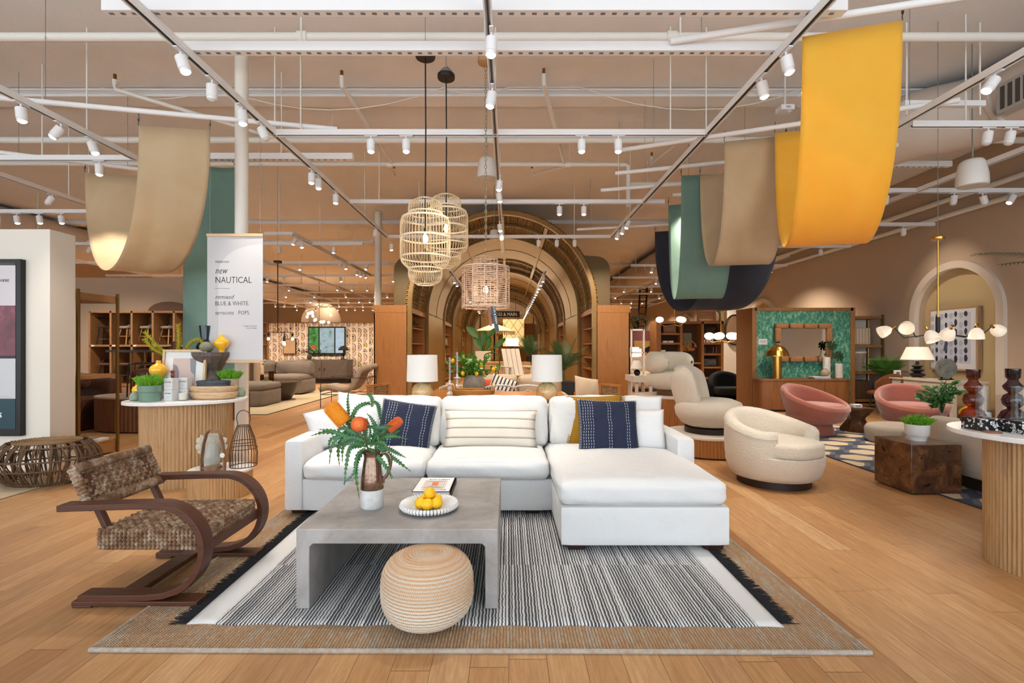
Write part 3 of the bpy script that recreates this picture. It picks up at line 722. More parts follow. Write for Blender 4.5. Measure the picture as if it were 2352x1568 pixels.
JUTE=jute_mat()
def quad_slab(mb,pts,z0,z1,sub=1,mi=0):
    return mb.prism(pts,z0,z1,mi)
jr=T('jute_rug','large tan braided jute rug under the striped rug and sofa','rug',(-.13,3.4,0))
PW(MB().prism([(-1.865,2.19),(1.60,2.17),(1.50,4.75),(-1.86,4.75)],.001,.012),'field',JUTE,jr,bev=.003)
PW(MB().tube([(-1.865,2.19,.009),(-.9,2.183,.009),(.3,2.18,.009),(1.60,2.17,.009)],.011,8).tube([(1.60,2.17,.009),(1.57,3,.009),(1.52,4.3,.009)],.008,8).tube([(-1.865,2.19,.009),(-1.86,4.6,.009)],.008,8),'bound_edge',M('jute_edge','#b7ada1',.95,bump=(200,.6),var=(40,'#a2917f')),jr,label='greyish bound edge')
def stripe_mat():
    t=NT('striped_wool'); v=t.coord(); x,y,z=[t.sep(v)[i] for i in range(3)]
    seg=t.math('FLOOR',t.math('ADD',t.math('MULTIPLY',y,1.18),.42)); sh=t.math('MULTIPLY',t.wn(t.comb(seg,2,3)),.05)
    wob=t.math('MULTIPLY',t.math('SUBTRACT',t.noise(t.coord((4,9,1)),3,3,.6),.5),.012)
    u=t.math('MULTIPLY',t.math('ADD',t.math('ADD',x,sh),wob),60.0); f=t.math('FRACT',u); k=t.wn(t.comb(t.math('FLOOR',u),seg,0))
    wd=t.math('ADD',t.math('ADD',.12,t.math('MULTIPLY',k,.45)),t.math('MULTIPLY',t.noise(t.coord((50,6,1)),2,3,.7),.35)); s=t.math('LESS_THAN',f,wd); fu=t.noise(v,260,2,.6)
    blk=t.mix(fu,'#1d1d20','#4d4d50'); wht=t.mix(fu,'#b4b2af','#e6e4e0'); c=t.mix(s,wht,blk)
    inn=t.math('MULTIPLY',t.math('GREATER_THAN',x,-1.43),t.math('LESS_THAN',x,1.2)); c=t.mix(inn,t.mix(fu,'#c9c7c4','#e4e2de'),c)
    t.p(col=c,rough=.95,sheen=.1); t.bump(t.math('ADD',t.math('MULTIPLY',s,-.5),fu),.6,.006); return t.m
bw_=T('striped_rug','black and white striped wool rug with dark fringe at its ends','rug',(0,0,0))
def rugpt(u,v):
    xl=-1.56-.03*v; xr=1.32-.0*v; y0=2.385-.012*u*2; return Vector((xl+(xr-xl)*u,y0+(4.6-y0)*v+.006*math.sin(u*60)*(1-v)**40,.0165+.001*math.sin(u*41+v*13)))
mb=MB().grid(rugpt,80,40); o=P(mb,'field',stripe_mat(),bw_); m=o.modifiers.new('solid','SOLIDIFY'); m.thickness=.006
fr_=MB(); rnd=random.Random(3)
for side in (0,1):
    for i in range(520):
        y=2.39+ (2.2*i/520)+rnd.uniform(-.004,.004); x0=(-1.56-.03*(y-2.385)/2.2) if side==0 else 1.32
        L=rnd.uniform(.06,.1)*(-1 if side==0 else 1); a=rnd.uniform(-.03,.03)
        fr_.tube([(x0,y,.018),(x0+L*.5,y+a*.4,.019),(x0+L,y+a+.012,.014)],[.0035,.003,.0012],4,caps=False)
P(fr_,'fringe',M('black_yarn','#1a191b',.95),bw_,kind='stuff')
# ---------------------------------------------------------------- concrete coffee table
def concrete():
    t=NT('concrete'); v=t.coord(); n=t.noise(v,3.2,7,.62,.6); n2=t.noise(v,45,3,.6); c=t.ramp(n,[(.28,'#706b66'),(.5,'#8e8984'),(.7,'#a7a3a0')])
    c=t.mix(t.math('MULTIPLY',n2,.25),c,'#c0bcb8'); s=t.math('GREATER_THAN',t.vor(v,38),.045); c=t.mix(s,'#55514d',c); t.p(col=c,rough=.5); t.bump(n2,.08,.002); return t.m
CONC=concrete()
ct=T('coffee_table','square grey concrete waterfall coffee table in front of the sofa','coffee table',(-.57,3.01,.020))
pr=[(-1.086,.02),(-1.086,.427),(-.054,.427),(-.054,.02),(-.12,.02),(-.12,.335),(-.137,.352),(-1.0,.352),(-1.018,.335),(-1.018,.02)]
mb=MB(); n=len(pr); vs=[(x,2.513,z) for x,z in pr]+[(x,3.51,z) for x,z in pr]
fs=[(0,1,8,9),(1,7,8),(1,2,6,7),(2,5,6),(2,3,4,5)]; fs=[f[::1] for f in fs]+[tuple(i+n for i in f[::-1]) for f in fs]+[(i,i+n,(i+1)%n+n,(i+1)%n) for i in range(n)]
mb.add(vs,fs); PW(mb,'tabletop_and_sides',CONC,ct,bev=.005,smooth=False)
# ---------------------------------------------------------------- pouf
pf=MB(); prof=[]; n=150
for i in range(n+1):
    a=-PI/2+PI*i/n; e=.62
    r=.222*abs(math.cos(a))**e; z=.165+.165*math.copysign(abs(math.sin(a))**.7,math.sin(a))
    prof.append([r,z])
L=[0]
for i in range(n): L.append(L[-1]+math.hypot(prof[i+1][0]-prof[i][0],prof[i+1][1]-prof[i][1]))
pts=[]; N=330; j=0
for i in range(N+1):
    s=L[-1]*i/N
    while j<n-1 and L[j+1]<s: j+=1
    q=(s-L[j])/max(L[j+1]-L[j],1e-6); r=prof[j][0]*(1-q)+prof[j+1][0]*q; z=prof[j][1]*(1-q)+prof[j+1][1]*q
    tx=prof[j+1][0]-prof[j][0]; tz=prof[j+1][1]-prof[j][1]; l=math.hypot(tx,tz) or 1; w=.0045*abs(math.sin(PI*s/.0165))
    pts.append((max(r+tz/l*w,0.0001),z-tx/l*w,s))
pf.lathe([(p[0],p[1]) for p in pts],72,wob=lambda a,z:1+.006*math.sin(a*110+z*160))
def pouf_mat():
    t=NT('pouf_cotton'); v=t.coord(); x,y,z=[t.sep(v)[i] for i in range(3)]; ang=t.math('ARCTAN2',y,x)
    hh=t.math('FRACT',t.math('ADD',t.math('MULTIPLY',z,64.0),t.math('MULTIPLY',ang,.16))); n=t.noise(v,3,2,.5); tw=t.math('SINE',t.math('ADD',t.math('MULTIPLY',ang,130.0),t.math('MULTIPLY',z,300.0)))
    top=t.math('GREATER_THAN',z,.29); c=t.mix(t.math('LESS_THAN',hh,t.math('ADD',.35,t.math('MULTIPLY',n,.3))),'#c39b74','#cdc3b2'); c=t.mix(t.math('MULTIPLY',t.ramp(tw,[(.0,'#000000'),(1,'#ffffff')]),.25),c,'#f0e3cf'); c=t.mix(t.math('MULTIPLY',top,.6),c,'#c79f78')
    t.p(col=c,rough=.95); t.bump(tw,.4,.003); return t.m
pf.v=[(v[0]-.398,v[1]+2.42,v[2]+.022) for v in pf.v]
O(pf,'pouf',pouf_mat(),'round tan and cream coiled cotton pouf under the coffee table edge','pouf',ang=80)
# ---------------------------------------------------------------- white sectional sofa
def linenw(name,c1,c2):
    t=NT(name); v=t.coord(); n=t.noise(t.coord((1,1,1)),5,4,.6,.8); w=t.noise(v,240,2,.5)
    t.p(col=t.mix(n,c1,c2),rough=.9,sheen=.1); t.bump(t.math('ADD',t.math('MULTIPLY',n,3),t.math('MULTIPLY',w,.4)),.30,.012); return t.m
SOF=linenw('white_slipcover','#d6d5d2','#dfdedc'); SOF2=linenw('white_slipcover_back','#d8d4cd','#e1ded7')
DKW=M('dark_foot','#2e1a10',.5)
so=T('sectional_sofa','large white slipcovered sectional sofa with a chaise on its right','sofa',(0,4.3,.0))
def sp(mb,name,mat=SOF,**k): return PW(mb,name,mat,so,**k)
sp(MB().rbox((-.66,4.42,.18),(2.10,.98,.26),.02,6),'seat_base')
sp(MB().rbox((.90,4.06,.18),(1.115,1.66,.26),.02,6),'chaise_base')
sp(MB().rbox((-.63,4.83,.50),(2.02,.16,.62),.04,6),'back_frame',SOF2); sp(MB().rbox((.9,4.83,.50),(1.10,.16,.62),.04,6),'back_frame',SOF2)
sp(MB().rbox((-1.715,4.41,.335),(.15,.99,.56),.025,6,bulge=(.006,0,.006)),'arm',label='left arm'); sp(MB().rbox((1.445,4.44,.335),(.15,.88,.56),.025,6,bulge=(.006,0,.006)),'arm',label='right arm')
sp(MB().rbox((-1.147,4.27,.383),(.975,.80,.155),.06,16,bulge=(.0,.012,.035),noise=.006,seed=1),'seat_cushion')
sp(MB().rbox((-.165,4.27,.383),(.985,.80,.155),.06,16,bulge=(.0,.012,.035),noise=.006,seed=2),'seat_cushion')
sp(MB().rbox((.895,3.96,.388),(1.12,1.45,.165),.06,18,bulge=(.0,.008,.04),noise=.006,seed=3),'chaise_cushion')
def tilt(c,ax=-12,az=0,ay=0): return Matrix.Translation(c)@Matrix.Rotation(R(az),4,'Z')@Matrix.Rotation(R(ax),4,'X')@Matrix.Rotation(R(ay),4,'Y')
for i,(x,w_) in enumerate(((-1.10,.93),(-.135,.98),(.865,.95))):
    mt=tilt((0,0,0),-10); sp(MB().rbox((x,4.63,.665),(w_,.22,.455),.055,14,bulge=(.01,.05,.015),rot=mt,noise=.012,seed=i+4),'back_cushion',SOF2)
for x,y in ((-1.69,4.02),(.19,4.02),(.45,3.30),(1.36,3.30),(-1.69,4.8),(1.4,4.8)): sp(MB().box((x,y,.035),(.11,.09,.03+.0),taper=1.15).box((x,y,.042),(.115,.095,.02)),'foot',DKW)
# price tag on the left arm
tg=T('price_tag','small brown leather price tag hanging on the left arm of the white sofa','tag',(-1.80,4.02,.50)); TAGL=M('tag_leather','#8a5a38',.6)
P(MB().rbox((0,0,0),(.012,.035,.075),.006,4),'tag_body',TAGL,tg); P(MB().tube([(0,0,.036),(.004,0,.06),(0,0,.085),(-.004,0,.06),(0,0,.036)],.0012,5),'cord',TAGL,tg)
# ---------------------------------------------------------------- throw pillows
WPM=linenw('white_pillow','#dbd9d5','#e3e1de')
def psurf(w,h,t_,a,b,seed=0,pinch=.06,off=.0012):
    e=max((1-a*a)*(1-b*b),0); th=t_/2*(e**.42)*(1+.05*math.sin(a*6+seed)*math.cos(b*5+seed))
    return Vector((a*w/2*(1-pinch*(1-b*b)*a*a*.9),-th-off,b*h/2*(1-pinch*(1-a*a)*b*b*.9)))
PG='throw pillows on the white sofa'
def cushion(label,mat,w,h,t_,c,ax=-15,az=0,ay=0,seed=0,name='throw_pillow',extra=None,grp=PG):
    M4=tilt((0,0,0),ax,az,ay); t=T(name,label,'pillow',c,0,grp); t.rotation_euler=M4.to_euler()
    P(MB().pillow(w,h,t_,seed=seed),'cover',mat,t,ang=70,weld=True)
    if extra: extra(t,w,h,t_,seed)
    return t
NAVP=M('navy_cotton','#1d2338',.9,bump=(300,.4),var=(8,'#232a42')); STW=M('white_thread','#e8e8e8',.8)
def stitches(cols):
    def fn(t,w,h,t_,seed):
        mb=MB()
        for a0 in cols:
            n=17
            for i in range(n):
                b0=-.93+1.86*i/n; b1=b0+1.86/n*.6; a=a0+.01*math.sin(i)
                mb.tube([psurf(w,h,t_,a,b0,seed),psurf(w,h,t_,a,(b0+b1)/2,seed),psurf(w,h,t_,a,b1,seed)],.0016,4)
        P(mb,'running_stitches',STW,t,'rows of white dashed stitching')
        mb=MB(); m=34
        for i in range(m):
            b=-1+2*(i+.5)/m
            for (p,q) in (((-.995,b),(-.93,b)),((.995,b),(.93,b)),((b,.995),(b,.94)),((b,-.995),(b,-.94))):
                mb.tube([psurf(w,h,t_,p[0],p[1],seed),psurf(w,h,t_,(p[0]+q[0])/2,(p[1]+q[1])/2,seed),psurf(w,h,t_,q[0],q[1],seed)],.0016,4)
        P(mb,'blanket_stitches',STW,t,'white blanket stitching around the edge')
    return fn
cushion('plain white pillow at the left end of the white sofa, lying lower and in front',WPM,.48,.36,.16,(-1.56,4.45,.66),-14,25,-14,1)
cushion('plain white pillow at the left end of the white sofa, behind the flowers',WPM,.46,.46,.15,(-1.36,4.50,.71),-16,8,6,2)
cushion('navy stitched pillow left of the striped pillow',NAVP,.50,.44,.15,(-.925,4.43,.655),-17,4,9,3,extra=stitches((-.72,-.62,-.52,-.42,.02,.12,.62,.72)))
def strp():
    t=NT('striped_cream'); v=t.coord(); z=t.sep(v)[2]; u=t.math('FRACT',t.math('ADD',t.math('DIVIDE',z,.083),.52)); 
    a=t.math('MULTIPLY',t.math('GREATER_THAN',u,.40),t.math('LESS_THAN',u,.45)); b=t.math('MULTIPLY',t.math('GREATER_THAN',u,.47),t.math('LESS_THAN',u,.57)); b2=t.math('MULTIPLY',b,t.math('GREATER_THAN',t.math('FRACT',t.math('MULTIPLY',u,28)),.5))
    c=t.mix(t.noise(v,7,3),'#dfd2bf','#e9dfce'); c=t.mix(b2,c,'#8f7a5c'); c=t.mix(a,c,'#23263a'); t.p(col=c,rough=.9); t.bump(t.noise(v,250,2),.3,.004); return t.m
cushion('long cream lumbar pillow with thin dark stripes in the middle of the white sofa',strp(),.84,.34,.17,(-.16,4.40,.635),-18,0,.5,4)
MUS=M('mustard_linen','#a87a18',.9,bump=(250,.5),var=(9,'#96690f'))
def fringe(t,w,h,t_,seed):
    mb=MB(); rn=random.Random(5)
    for i in range(26):
        b=-.97+1.94*i/25
        for s in (-1,1):
            p=psurf(w,h,t_,.985*s,b,seed,off=0); p.y=0; mb.tube([p,p+Vector((s*.018,-.003,-.006)),p+Vector((s*.036,rn.uniform(-.006,.006),-.022))],[.0055,.005,.0015],5)
    P(mb,'tassel_fringe',MUS,t)
cushion('mustard yellow tasselled pillow behind the right navy pillow',MUS,.50,.47,.13,(.80,4.50,.69),-17,-6,-2,5,extra=fringe)
cushion('plain white pillow against the right arm, upper one behind',WPM,.44,.44,.15,(1.19,4.54,.70),-15,-14,0,6)
cushion('plain white pillow against the right arm, lower one in front',WPM,.40,.36,.15,(1.17,4.33,.635),-16,-12,-2,7)
cushion('navy stitched pillow on the chaise in front of the mustard pillow',NAVP,.535,.475,.15,(.86,4.25,.675),-19,4,2,8,extra=stitches((-.86,-.78,-.7,-.62,-.54,-.04,.04,.56,.64)))
# ---------------------------------------------------------------- book
def quick(nm,col,**k): return M(nm,col,**k)
bk=T('art_book','large white art book with a dark spine lying on the coffee table','book',(-.478,3.215,.427))
P(MB().bb(-.118,.112,-.158,.158,.004,.032),'pages',M('page_edge','#dcdad8',.8,bump=(400,.3)),bk)
cv=P(MB().bb(-.123,.122,-.163,.163,0,.004).bb(-.123,.122,-.163,.163,.032,.036).bb(.112,.122,-.163,.163,0,.036),'cover',M('book_dark','#2b211e',.5),bk,bev=.001)
P(MB().bb(-.118,.108,-.160,.160,.0361,.0368),'cover_sheet',M('book_white','#efedea',.5),bk)
pc=MB().bb(-.075,.07,-.10,.085,.0369,.0372); ph=P(pc,'cover_photo',M('book_photo','#b9aaa2',.5),bk)
mb=MB()
for i in range(4): x=-.072+i*.013; mb.bb(x,x+.009,-.09+i*.016,.07-i*.008,.0373,.0375); mb.bb(-x-.014,-x-.005,-.09+i*.016,.07-i*.008,.0373,.0375)
P(mb,'cover_photo_columns',M('book_cols','#e3d8cf',.5),bk); P(MB().bb(-.02,.02,-.025,.04,.0376,.0378),'cover_photo_centre',M('book_orange','#e0762a',.5),bk)
INKB=M('book_ink','#3a3634',.7)
text('ENTRYWAYS OF MILAN',.0155,INKB,bk,(.085,-.122,.0372),(0,0,R(180)),sx=.95); text('INGRESSI DI MILANO',.0155,INKB,bk,(.082,.118,.0372),(0,0,R(180)),sx=.95)
# ---------------------------------------------------------------- scalloped bowl with lemons
MARB=M('white_marble','#e6e4e0',.3,var=(9,'#d2cfca'))
bo=T('scalloped_bowl','shallow white marble bowl with a ribbed scalloped rim','bowl',(-.456,2.83,.427))
nR=52; mb=MB().lathe([(.0,.006),(.06,.008),(.095,.012),(.125,.022),(.15,.036),(.150,.030),(.125,.012),(.085,.0),(0.0,.0)],52)
P(mb,'dish',MARB,bo)
mb=MB()
for i in range(nR):
    a=2*PI*i/nR; c,s=math.cos(a),math.sin(a)
    mb.tube([(c*.085,s*.085,.009),(c*.115,s*.115,.018),(c*.142,s*.142,.031),(c*.160,s*.160,.036),(c*.163,s*.163,.028),(c*.158,s*.158,.020),(c*.14,s*.14,.016)],[.003,.006,.0085,.0088,.0085,.008,.006],8)
P(mb,'rim_ribs',MARB,bo)
LEM=M('lemon_peel','#f2b50a',.4,bump=(160,.25),var=(6,'#f7c21d'),sub=.1)
def lemon_mb(): return MB().lathe([(.0,-.043),(.006,-.041),(.012,-.036),(.024,-.027),(.0315,-.012),(.033,.0),(.0315,.012),(.024,.026),(.012,.034),(.006,.038),(0,.040)],24)
lem=None
for k,(x,y,z,rx,rz_,lb) in enumerate(((-.045,-.035,.045,80,40,'lemon at the front left of the heap in the marble bowl'),(.0,-.055,.045,85,110,'lemon at the front middle of the heap in the marble bowl'),(.048,-.03,.045,80,150,'lemon at the front right of the heap in the marble bowl'),(-.028,.03,.045,80,80,'lemon at the back left of the heap in the marble bowl'),(.036,.033,.045,80,20,'lemon at the back right of the heap in the marble bowl'),(.003,-.005,.092,70,-30,'topmost lemon of the heap in the marble bowl'))):
    loc=(-.456+x,2.83+y,.427+z-.0); rt=(R(rx),0,R(rz_))
    if lem is None:
        lem=bpy.data.objects.new('lemon',lemon_mb().mesh('lemon',LEM)); COL.objects.link(lem); prop(lem,lb,'lemon','lemons in the marble bowl'); lem.location=loc; lem.rotation_euler=rt
    else: dup(lem,loc,rt,lb)
# ---------------------------------------------------------------- pitcher with banksias
BRZ=NT('bronze_glaze'); v=BRZ.coord(); nn=BRZ.noise(v,55,4,.6); BRZ.p(col=BRZ.mix(nn,'#5d3f2b','#a58d7c'),rough=.16,metal=.85); BRZ.bump(nn,.25,.003); BRZ=BRZ.m
pt=T('pitcher','tall bronze glazed pitcher with a white marbled foot, holding banksias','pitcher',(-.795,2.87,.427))
P(MB().lathe([(.0,.0),(.062,.0),(.067,.008),(.068,.05),(.067,.108),(.06,.108)],40),'marbled_foot',M('marbled_white','#d9d8d6',.6,bump=(30,.3),var=(14,'#b9b6b2')),pt)
P(MB().lathe([(.064,.104),(.0665,.11),(.064,.16),(.058,.21),(.051,.26),(.0455,.295),(.046,.31),(.052,.322),(.055,.328),(.050,.326),(.043,.31),(.043,.2),(.0,.15)],40,wob=lambda a,z:1+(.16*max(0,math.cos(a-PI))**8 if z>.305 else 0)),'body',BRZ,pt)
P(MB().tube(bez([(.045,0,.290),(.07,0,.317),(.098,0,.305),(.108,0,.262),(.098,0,.21),(.078,0,.175),(.066,0,.165),(.064,0,.14)],6),[.009]*36+[.010]*5+[.008]*2 if False else .0095,12,flat=1.0),'handle',BRZ,pt)
LEAFM=M('banksia_leaf','#1f5c3b',.45,var=(7,'#3a7a45'),coat=.1); MIDM=M('banksia_midrib','#8f9a3c',.5); STM=M('banksia_stem','#5d4a35',.7)
bq=T('banksia_bouquet','spray of orange banksia flowers with long serrated green leaves in the bronze pitcher','flowers',(-.795,2.87,.70))
U=2.87/FP
def bp(px,py,dy=0): 
    p=PX(px,py,2.87+dy); return p-Vector((-.795,2.87,.70))
lm=MB(); lr=MB()
def sleaf(path,w=.016,nrm=None):
    pts=bez(path,9); n=len(pts); rn=random.Random(int(path[-1][0]*1e4)&999); tw=rn.uniform(-.7,.7)
    L=[];Rr=[]; C=[]
    for i,p in enumerate(pts):
        a=pts[max(i-1,0)]; b=pts[min(i+1,n-1)]; t=(b-a).normalized(); vw=Vector((tw,-1,.3)).normalized()
        s=t.cross(vw).normalized(); nn_=s.cross(t); k=i/(n-1); ww=w*(.35+.65*math.sin(PI*min(k*1.15+.06,1))**.6)*(1-.75*max(0,k-.8)/.2)
        th=(1.35 if i%2 else .5); L.append(p+s*ww*th+nn_*.004+(t*.006 if i%2 else t*0)); Rr.append(p-s*ww*th+nn_*.004+(t*.006 if i%2 else t*0)); C.append(p)
    vs=L+C+Rr; fs=[]
    for i in range(n-1): fs+= [(i,i+1,n+i+1,n+i),(n+i,n+i+1,2*n+i+1,2*n+i)]
    lm.add(vs,fs); lr.tube([c+Vector((0,-.0012,0)) for c in C],.0011,4)
S0=(855,1030)
LV=[[(850,1025),(838,985),(842,940),(803,893)] ]
leaves=[([(832,1020),(800,1000),(750,992),(714,1001)],0),([(835,1018),(805,1005),(765,990),(733,986)],-.03),([(830,1015),(790,1000),(765,1020),(757,1064)],-.02),([(828,1012),(795,992),(778,1030),(780,1068)],.03),([(832,1025),(806,1030),(796,1070),(792,1112)],-.05),([(840,1030),(822,1045),(814,1085),(790,1110)],-.07),([(838,1030),(820,1060),(818,1090),(825,1143)],-.06),
([(850,1030),(868,1048),(885,1070),(904,1097)],-.09),([(846,1028),(870,1050),(890,1075),(900,1098)],.02),([(870,1020),(895,1045),(915,1060),(944,1083)],.06),([(868,1025),(892,1030),(912,1040),(932,1050)],.05),([(845,1015),(815,1005),(790,1010),(786,1020)],-.05),([(800,985),(802,950),(800,920),(803,893)],.02),([(805,985),(812,950),(828,930),(857,921)],.05),([(857,921),(868,930),(872,950),(875,975)],.08),([(800,975),(820,940),(842,928),(855,930)],.08),([(855,935),(856,920),(850,908),(838,905)],.1),([(845,980),(870,982),(890,980),(902,978)],-.05),([(850,1000),(880,1005),(905,1002),(937,1008)],0),([(880,1003),(900,1000),(912,992),(920,988)],.03),([(852,1020),(862,990),(855,965),(843,950)],.02),([(855,1022),(868,1000),(862,975),(850,955)],.06),([(848,1022),(840,1000),(842,975),(843,960)],.0),([(838,1010),(815,1000),(795,985),(785,970)],.02),([(830,1008),(805,1012),(788,1025),(786,1060)],.0),([(825,1005),(790,1000),(760,1010),(757,1035)],.04),([(858,1020),(880,1010),(890,990),(893,960)],.05),([(860,1025),(885,1040),(893,1055),(895,1080)],.0),([(852,1015),(875,1000),(890,985),(905,990)],.02),([(845,1020),(850,1005),(852,990),(848,970)],-.06),([(842,1025),(826,1020),(806,1025),(795,1045)],-.08),([(855,1020),(860,1008),(868,1000),(870,1025)],-.06),([(840,1018),(822,985),(810,965),(812,945)],0),([(835,1015),(812,990),(795,965),(797,945)],.06),([(826,1000),(800,985),(780,985),(775,1005)],0),([(850,1025),(866,1015),(884,1020),(892,1040)],-.03)]
for pts,d in leaves: sleaf([bp(x,y,d*(i/3)) for i,(x,y) in enumerate(pts)],.013)
P(lm,'leaves',LEAFM,bq,smooth=True,kind='stuff'); P(lr,'leaf_ribs',MIDM,bq,'yellow green midribs')
P(MB().tube([bp(855,1060),bp(840,1015),bp(795,970)],.005,7).tube([bp(855,1060),bp(842,1020),bp(832,980,-.03)],.005,7).tube([bp(856,1060),bp(868,1010),bp(890,988)],.004,7),'stems',STM,bq)
def banksia(c,d,L,r,mat,lab):
    d=Vector(d).normalized(); q=d.to_track_quat('Z','Y').to_matrix().to_4x4(); mb=MB(); rn=random.Random(int(L*1e4))
    mb.lathe([(.0,0),(r*.7,.004),(r*.9,L*.12),(r*.92,L*.5),(r*.86,L*.85),(r*.5,L*.98),(.0,L)],20,M=Matrix.Translation(c)@q)
    for i in range(900):
        k=(i+.5)/900; a=i*2.39996; z=L*k; rr=r*(1 if k<.85 else math.sqrt(max(0,1-((k-.85)/.17)**2)))
        p=Vector((rr*.86*math.cos(a),rr*.86*math.sin(a),z)); o_=Vector((math.cos(a),math.sin(a),.35 if k<.85 else 1.2)).normalized()
        o_+=Vector((rn.uniform(-.15,.15),rn.uniform(-.15,.15),0)); M4=Matrix.Translation(c)@q
        mb.tube([M4@p,M4@(p+o_*.008)],[.0014,.0006],3,caps=False)
    P(mb,'flower_spike',mat,bq,lab)
OR1=M('banksia_gold','#e2830c',.8,var=(120,'#f0a32e')); OR2=M('banksia_orange','#e4692a',.8,var=(90,'#f08a4c'))
banksia(bp(793,972),Vector((-.62,-.12,.78)),.145,.048,OR1,'large golden flower spike'); banksia(bp(832,976,.02),Vector((-.1,-.95,.25)),.075,.042,OR2,'round orange flower seen head on'); banksia(bp(892,986),Vector((.75,-.1,.6)),.092,.026,OR2,'small orange flower spike on the right')
# ---------------------------------------------------------------- woven rope armchair
def rope_mat(name,c1,c2,c3):
    t=NT(name); v=t.coord(); n=t.noise(v,18,4,.7); n2=t.noise(v,140,2,.6); c=t.ramp(n,[(.3,c1),(.5,c2),(.68,c3)]); t.p(col=t.mix(t.math('MULTIPLY',n2,.5),c,'#2a1d14','MIX'),rough=.85); t.bump(n2,.8,.004); return t.m
ROPE=rope_mat('abaca_rope','#5b3f2b','#95704f','#c4b29c'); WAL=wood('dark_walnut','#47230f','#5a2f18','#32180b',rough=.45,axis='X')
ac=T('rope_armchair','low armchair of dark bent wood with a woven rope seat and back','armchair',(-1.97,2.9,0))
def bead(pts,r,amp=.28,f=1.0):
    out=[];L=0;rs=[]
    for i,p in enumerate(pts):
        if i: L+=(pts[i]-pts[i-1]).length
        rs.append(r*(1+amp*math.sin(L*f*2*PI/.022)))
    return rs
def dense(pts,step=.006):
    out=[]
    for a,b in zip(pts[:-1],pts[1:]):
        a=Vector(a);b=Vector(b); n=max(1,int((b-a).length/step))
        for i in range(n): out.append(a.lerp(b,i/n))
    out.append(Vector(pts[-1])); return out
# frames
cp=[(-2.35,.515),(-2.15,.522),(-1.95,.528)]+[(-1.835+.235*math.cos(R(a)),.295+.235*math.sin(R(a))) for a in range(84,-70,-7)]+[(-1.80,.062),(-1.9,.052),(-2.05,.05),(-2.24,.05)]
for yc,lab in ((2.60,'near bent wood arm loop'),(3.21,'far bent wood arm loop')):
    PW(MB().sweep([Vector((x,yc,z)) for x,z in cp],[(-.016,-.045),(.016,-.045),(.018,0),(.016,.045),(-.016,.045)],(0,1,0)),'arm_loop',WAL,ac,bev=.003,label=lab,ang=50)
    PW(MB().bb(-2.27,-1.62,yc-.048,yc+.048,.012,.036).bb(-2.27,-2.17,yc-.046,yc+.046,.001,.014).bb(-1.74,-1.62,yc-.046,yc+.046,.001,.014),'runner',WAL,ac,bev=.004)
PW(MB().bb(-2.06,-1.96,2.63,3.19,.038,.068),'stretcher',WAL,ac,bev=.004)
PW(MB().box((-1.625,2.905,.285),(.03,.60,.05)),'front_rail',WAL,ac,bev=.004)
for yc in (2.70,3.12): PW(MB().sweep([Vector((-2.13,yc,.27)),Vector((-2.20,yc,.37)),Vector((-2.27,yc,.52)),Vector((-2.325,yc,.66))],[(-.014,-.02),(.014,-.02),(.014,.02),(-.014,.02)],(0,1,0)),'back_post',WAL,ac,bev=.003)
PW(MB().box((-1.9,2.67,.285),(.56,.03,.04)).box((-1.9,3.14,.285),(.56,.03,.04)),'side_rails',WAL,ac)
# back weave: plane from bottom to top edges, thickness ~.045
bA,bB=Vector((-2.255,0,.50)),Vector((-2.345,0,.695)); up=(bB-bA); H=up.length; up.normalize(); nrm=Vector((up.z,0,-up.x))
def bpnt(y,h,o): p=bA+up*h+nrm*o; return Vector((p.x,y,p.z))
wv=MB(); y0,y1=2.66,3.17; ny=20; nh=8; rr0=.0104
for i in range(ny+1):
    y=y0+(y1-y0)*i/ny; ps=[]
    for k in range(0,41): h=H*k/40; ps.append(bpnt(y,h,.006*math.sin(PI*nh*k/40+PI*i)))
    wv.tube(ps,bead(ps,rr0),6)
for j in range(1,nh):
    h=H*j/nh; ps=[]
    for k in range(0,101): y=y0+(y1-y0)*k/100; ps.append(bpnt(y,h,.006*math.sin(PI*ny*k/100+PI*j+PI/2)))
    wv.tube(ps,bead(ps,rr0),6)
PW(wv,'woven_back',ROPE,ac)
rim=MB()
for off in (-.014,0,.014):
    for hh in (.0,H): ps=dense([bpnt(y0-.02,hh,off),bpnt(y1+.02,hh,off)]); rim.tube(ps,bead(ps,.0125),7)
    for yy in (y0-.015,y1+.015): ps=dense([bpnt(yy,-.01,off),bpnt(yy,H+.01,off)]); rim.tube(ps,bead(ps,.0125),7)
for s in (-1,1):
    for i in range(42): y=y0-.02+(y1-y0+.04)*i/41; ps=[bpnt(y,(0 if s<0 else H)-.020,0),bpnt(y,(0 if s<0 else H)-.012,.02),bpnt(y,(0 if s<0 else H)+.016,.02),bpnt(y+.005,(0 if s<0 else H)+.02,0)]; rim.tube(bez(ps,3),.0085,6)
PW(rim,'back_rim',ROPE,ac,label='thick braided rim of the backrest')
st_=MB(); X0,X1,Y0,Y1,Z0,Z1=-2.21,-1.635,2.655,3.155,.275,.362
def zt(x): return Z1+ (x-X0)/(X1-X0)*.012
nx=25; nyy=21
for i in range(nx+1):
    x=X0+.008+(X1-X0-.016)*i/nx; top=[Vector((x,Y0+(Y1-Y0)*k/60,zt(x)+.006*math.sin(PI*nyy*k/60+PI*i))) for k in range(61)]
    ps=[Vector((x,Y0,Z0+.0))]+dense([(x,Y0-.004,Z0),(x,Y0-.004,zt(x)-.004)],.006)+top+dense([(x,Y1+.004,zt(x)-.004),(x,Y1+.004,Z0)],.006)
    st_.tube(ps,bead(ps,.0105,.25),6)
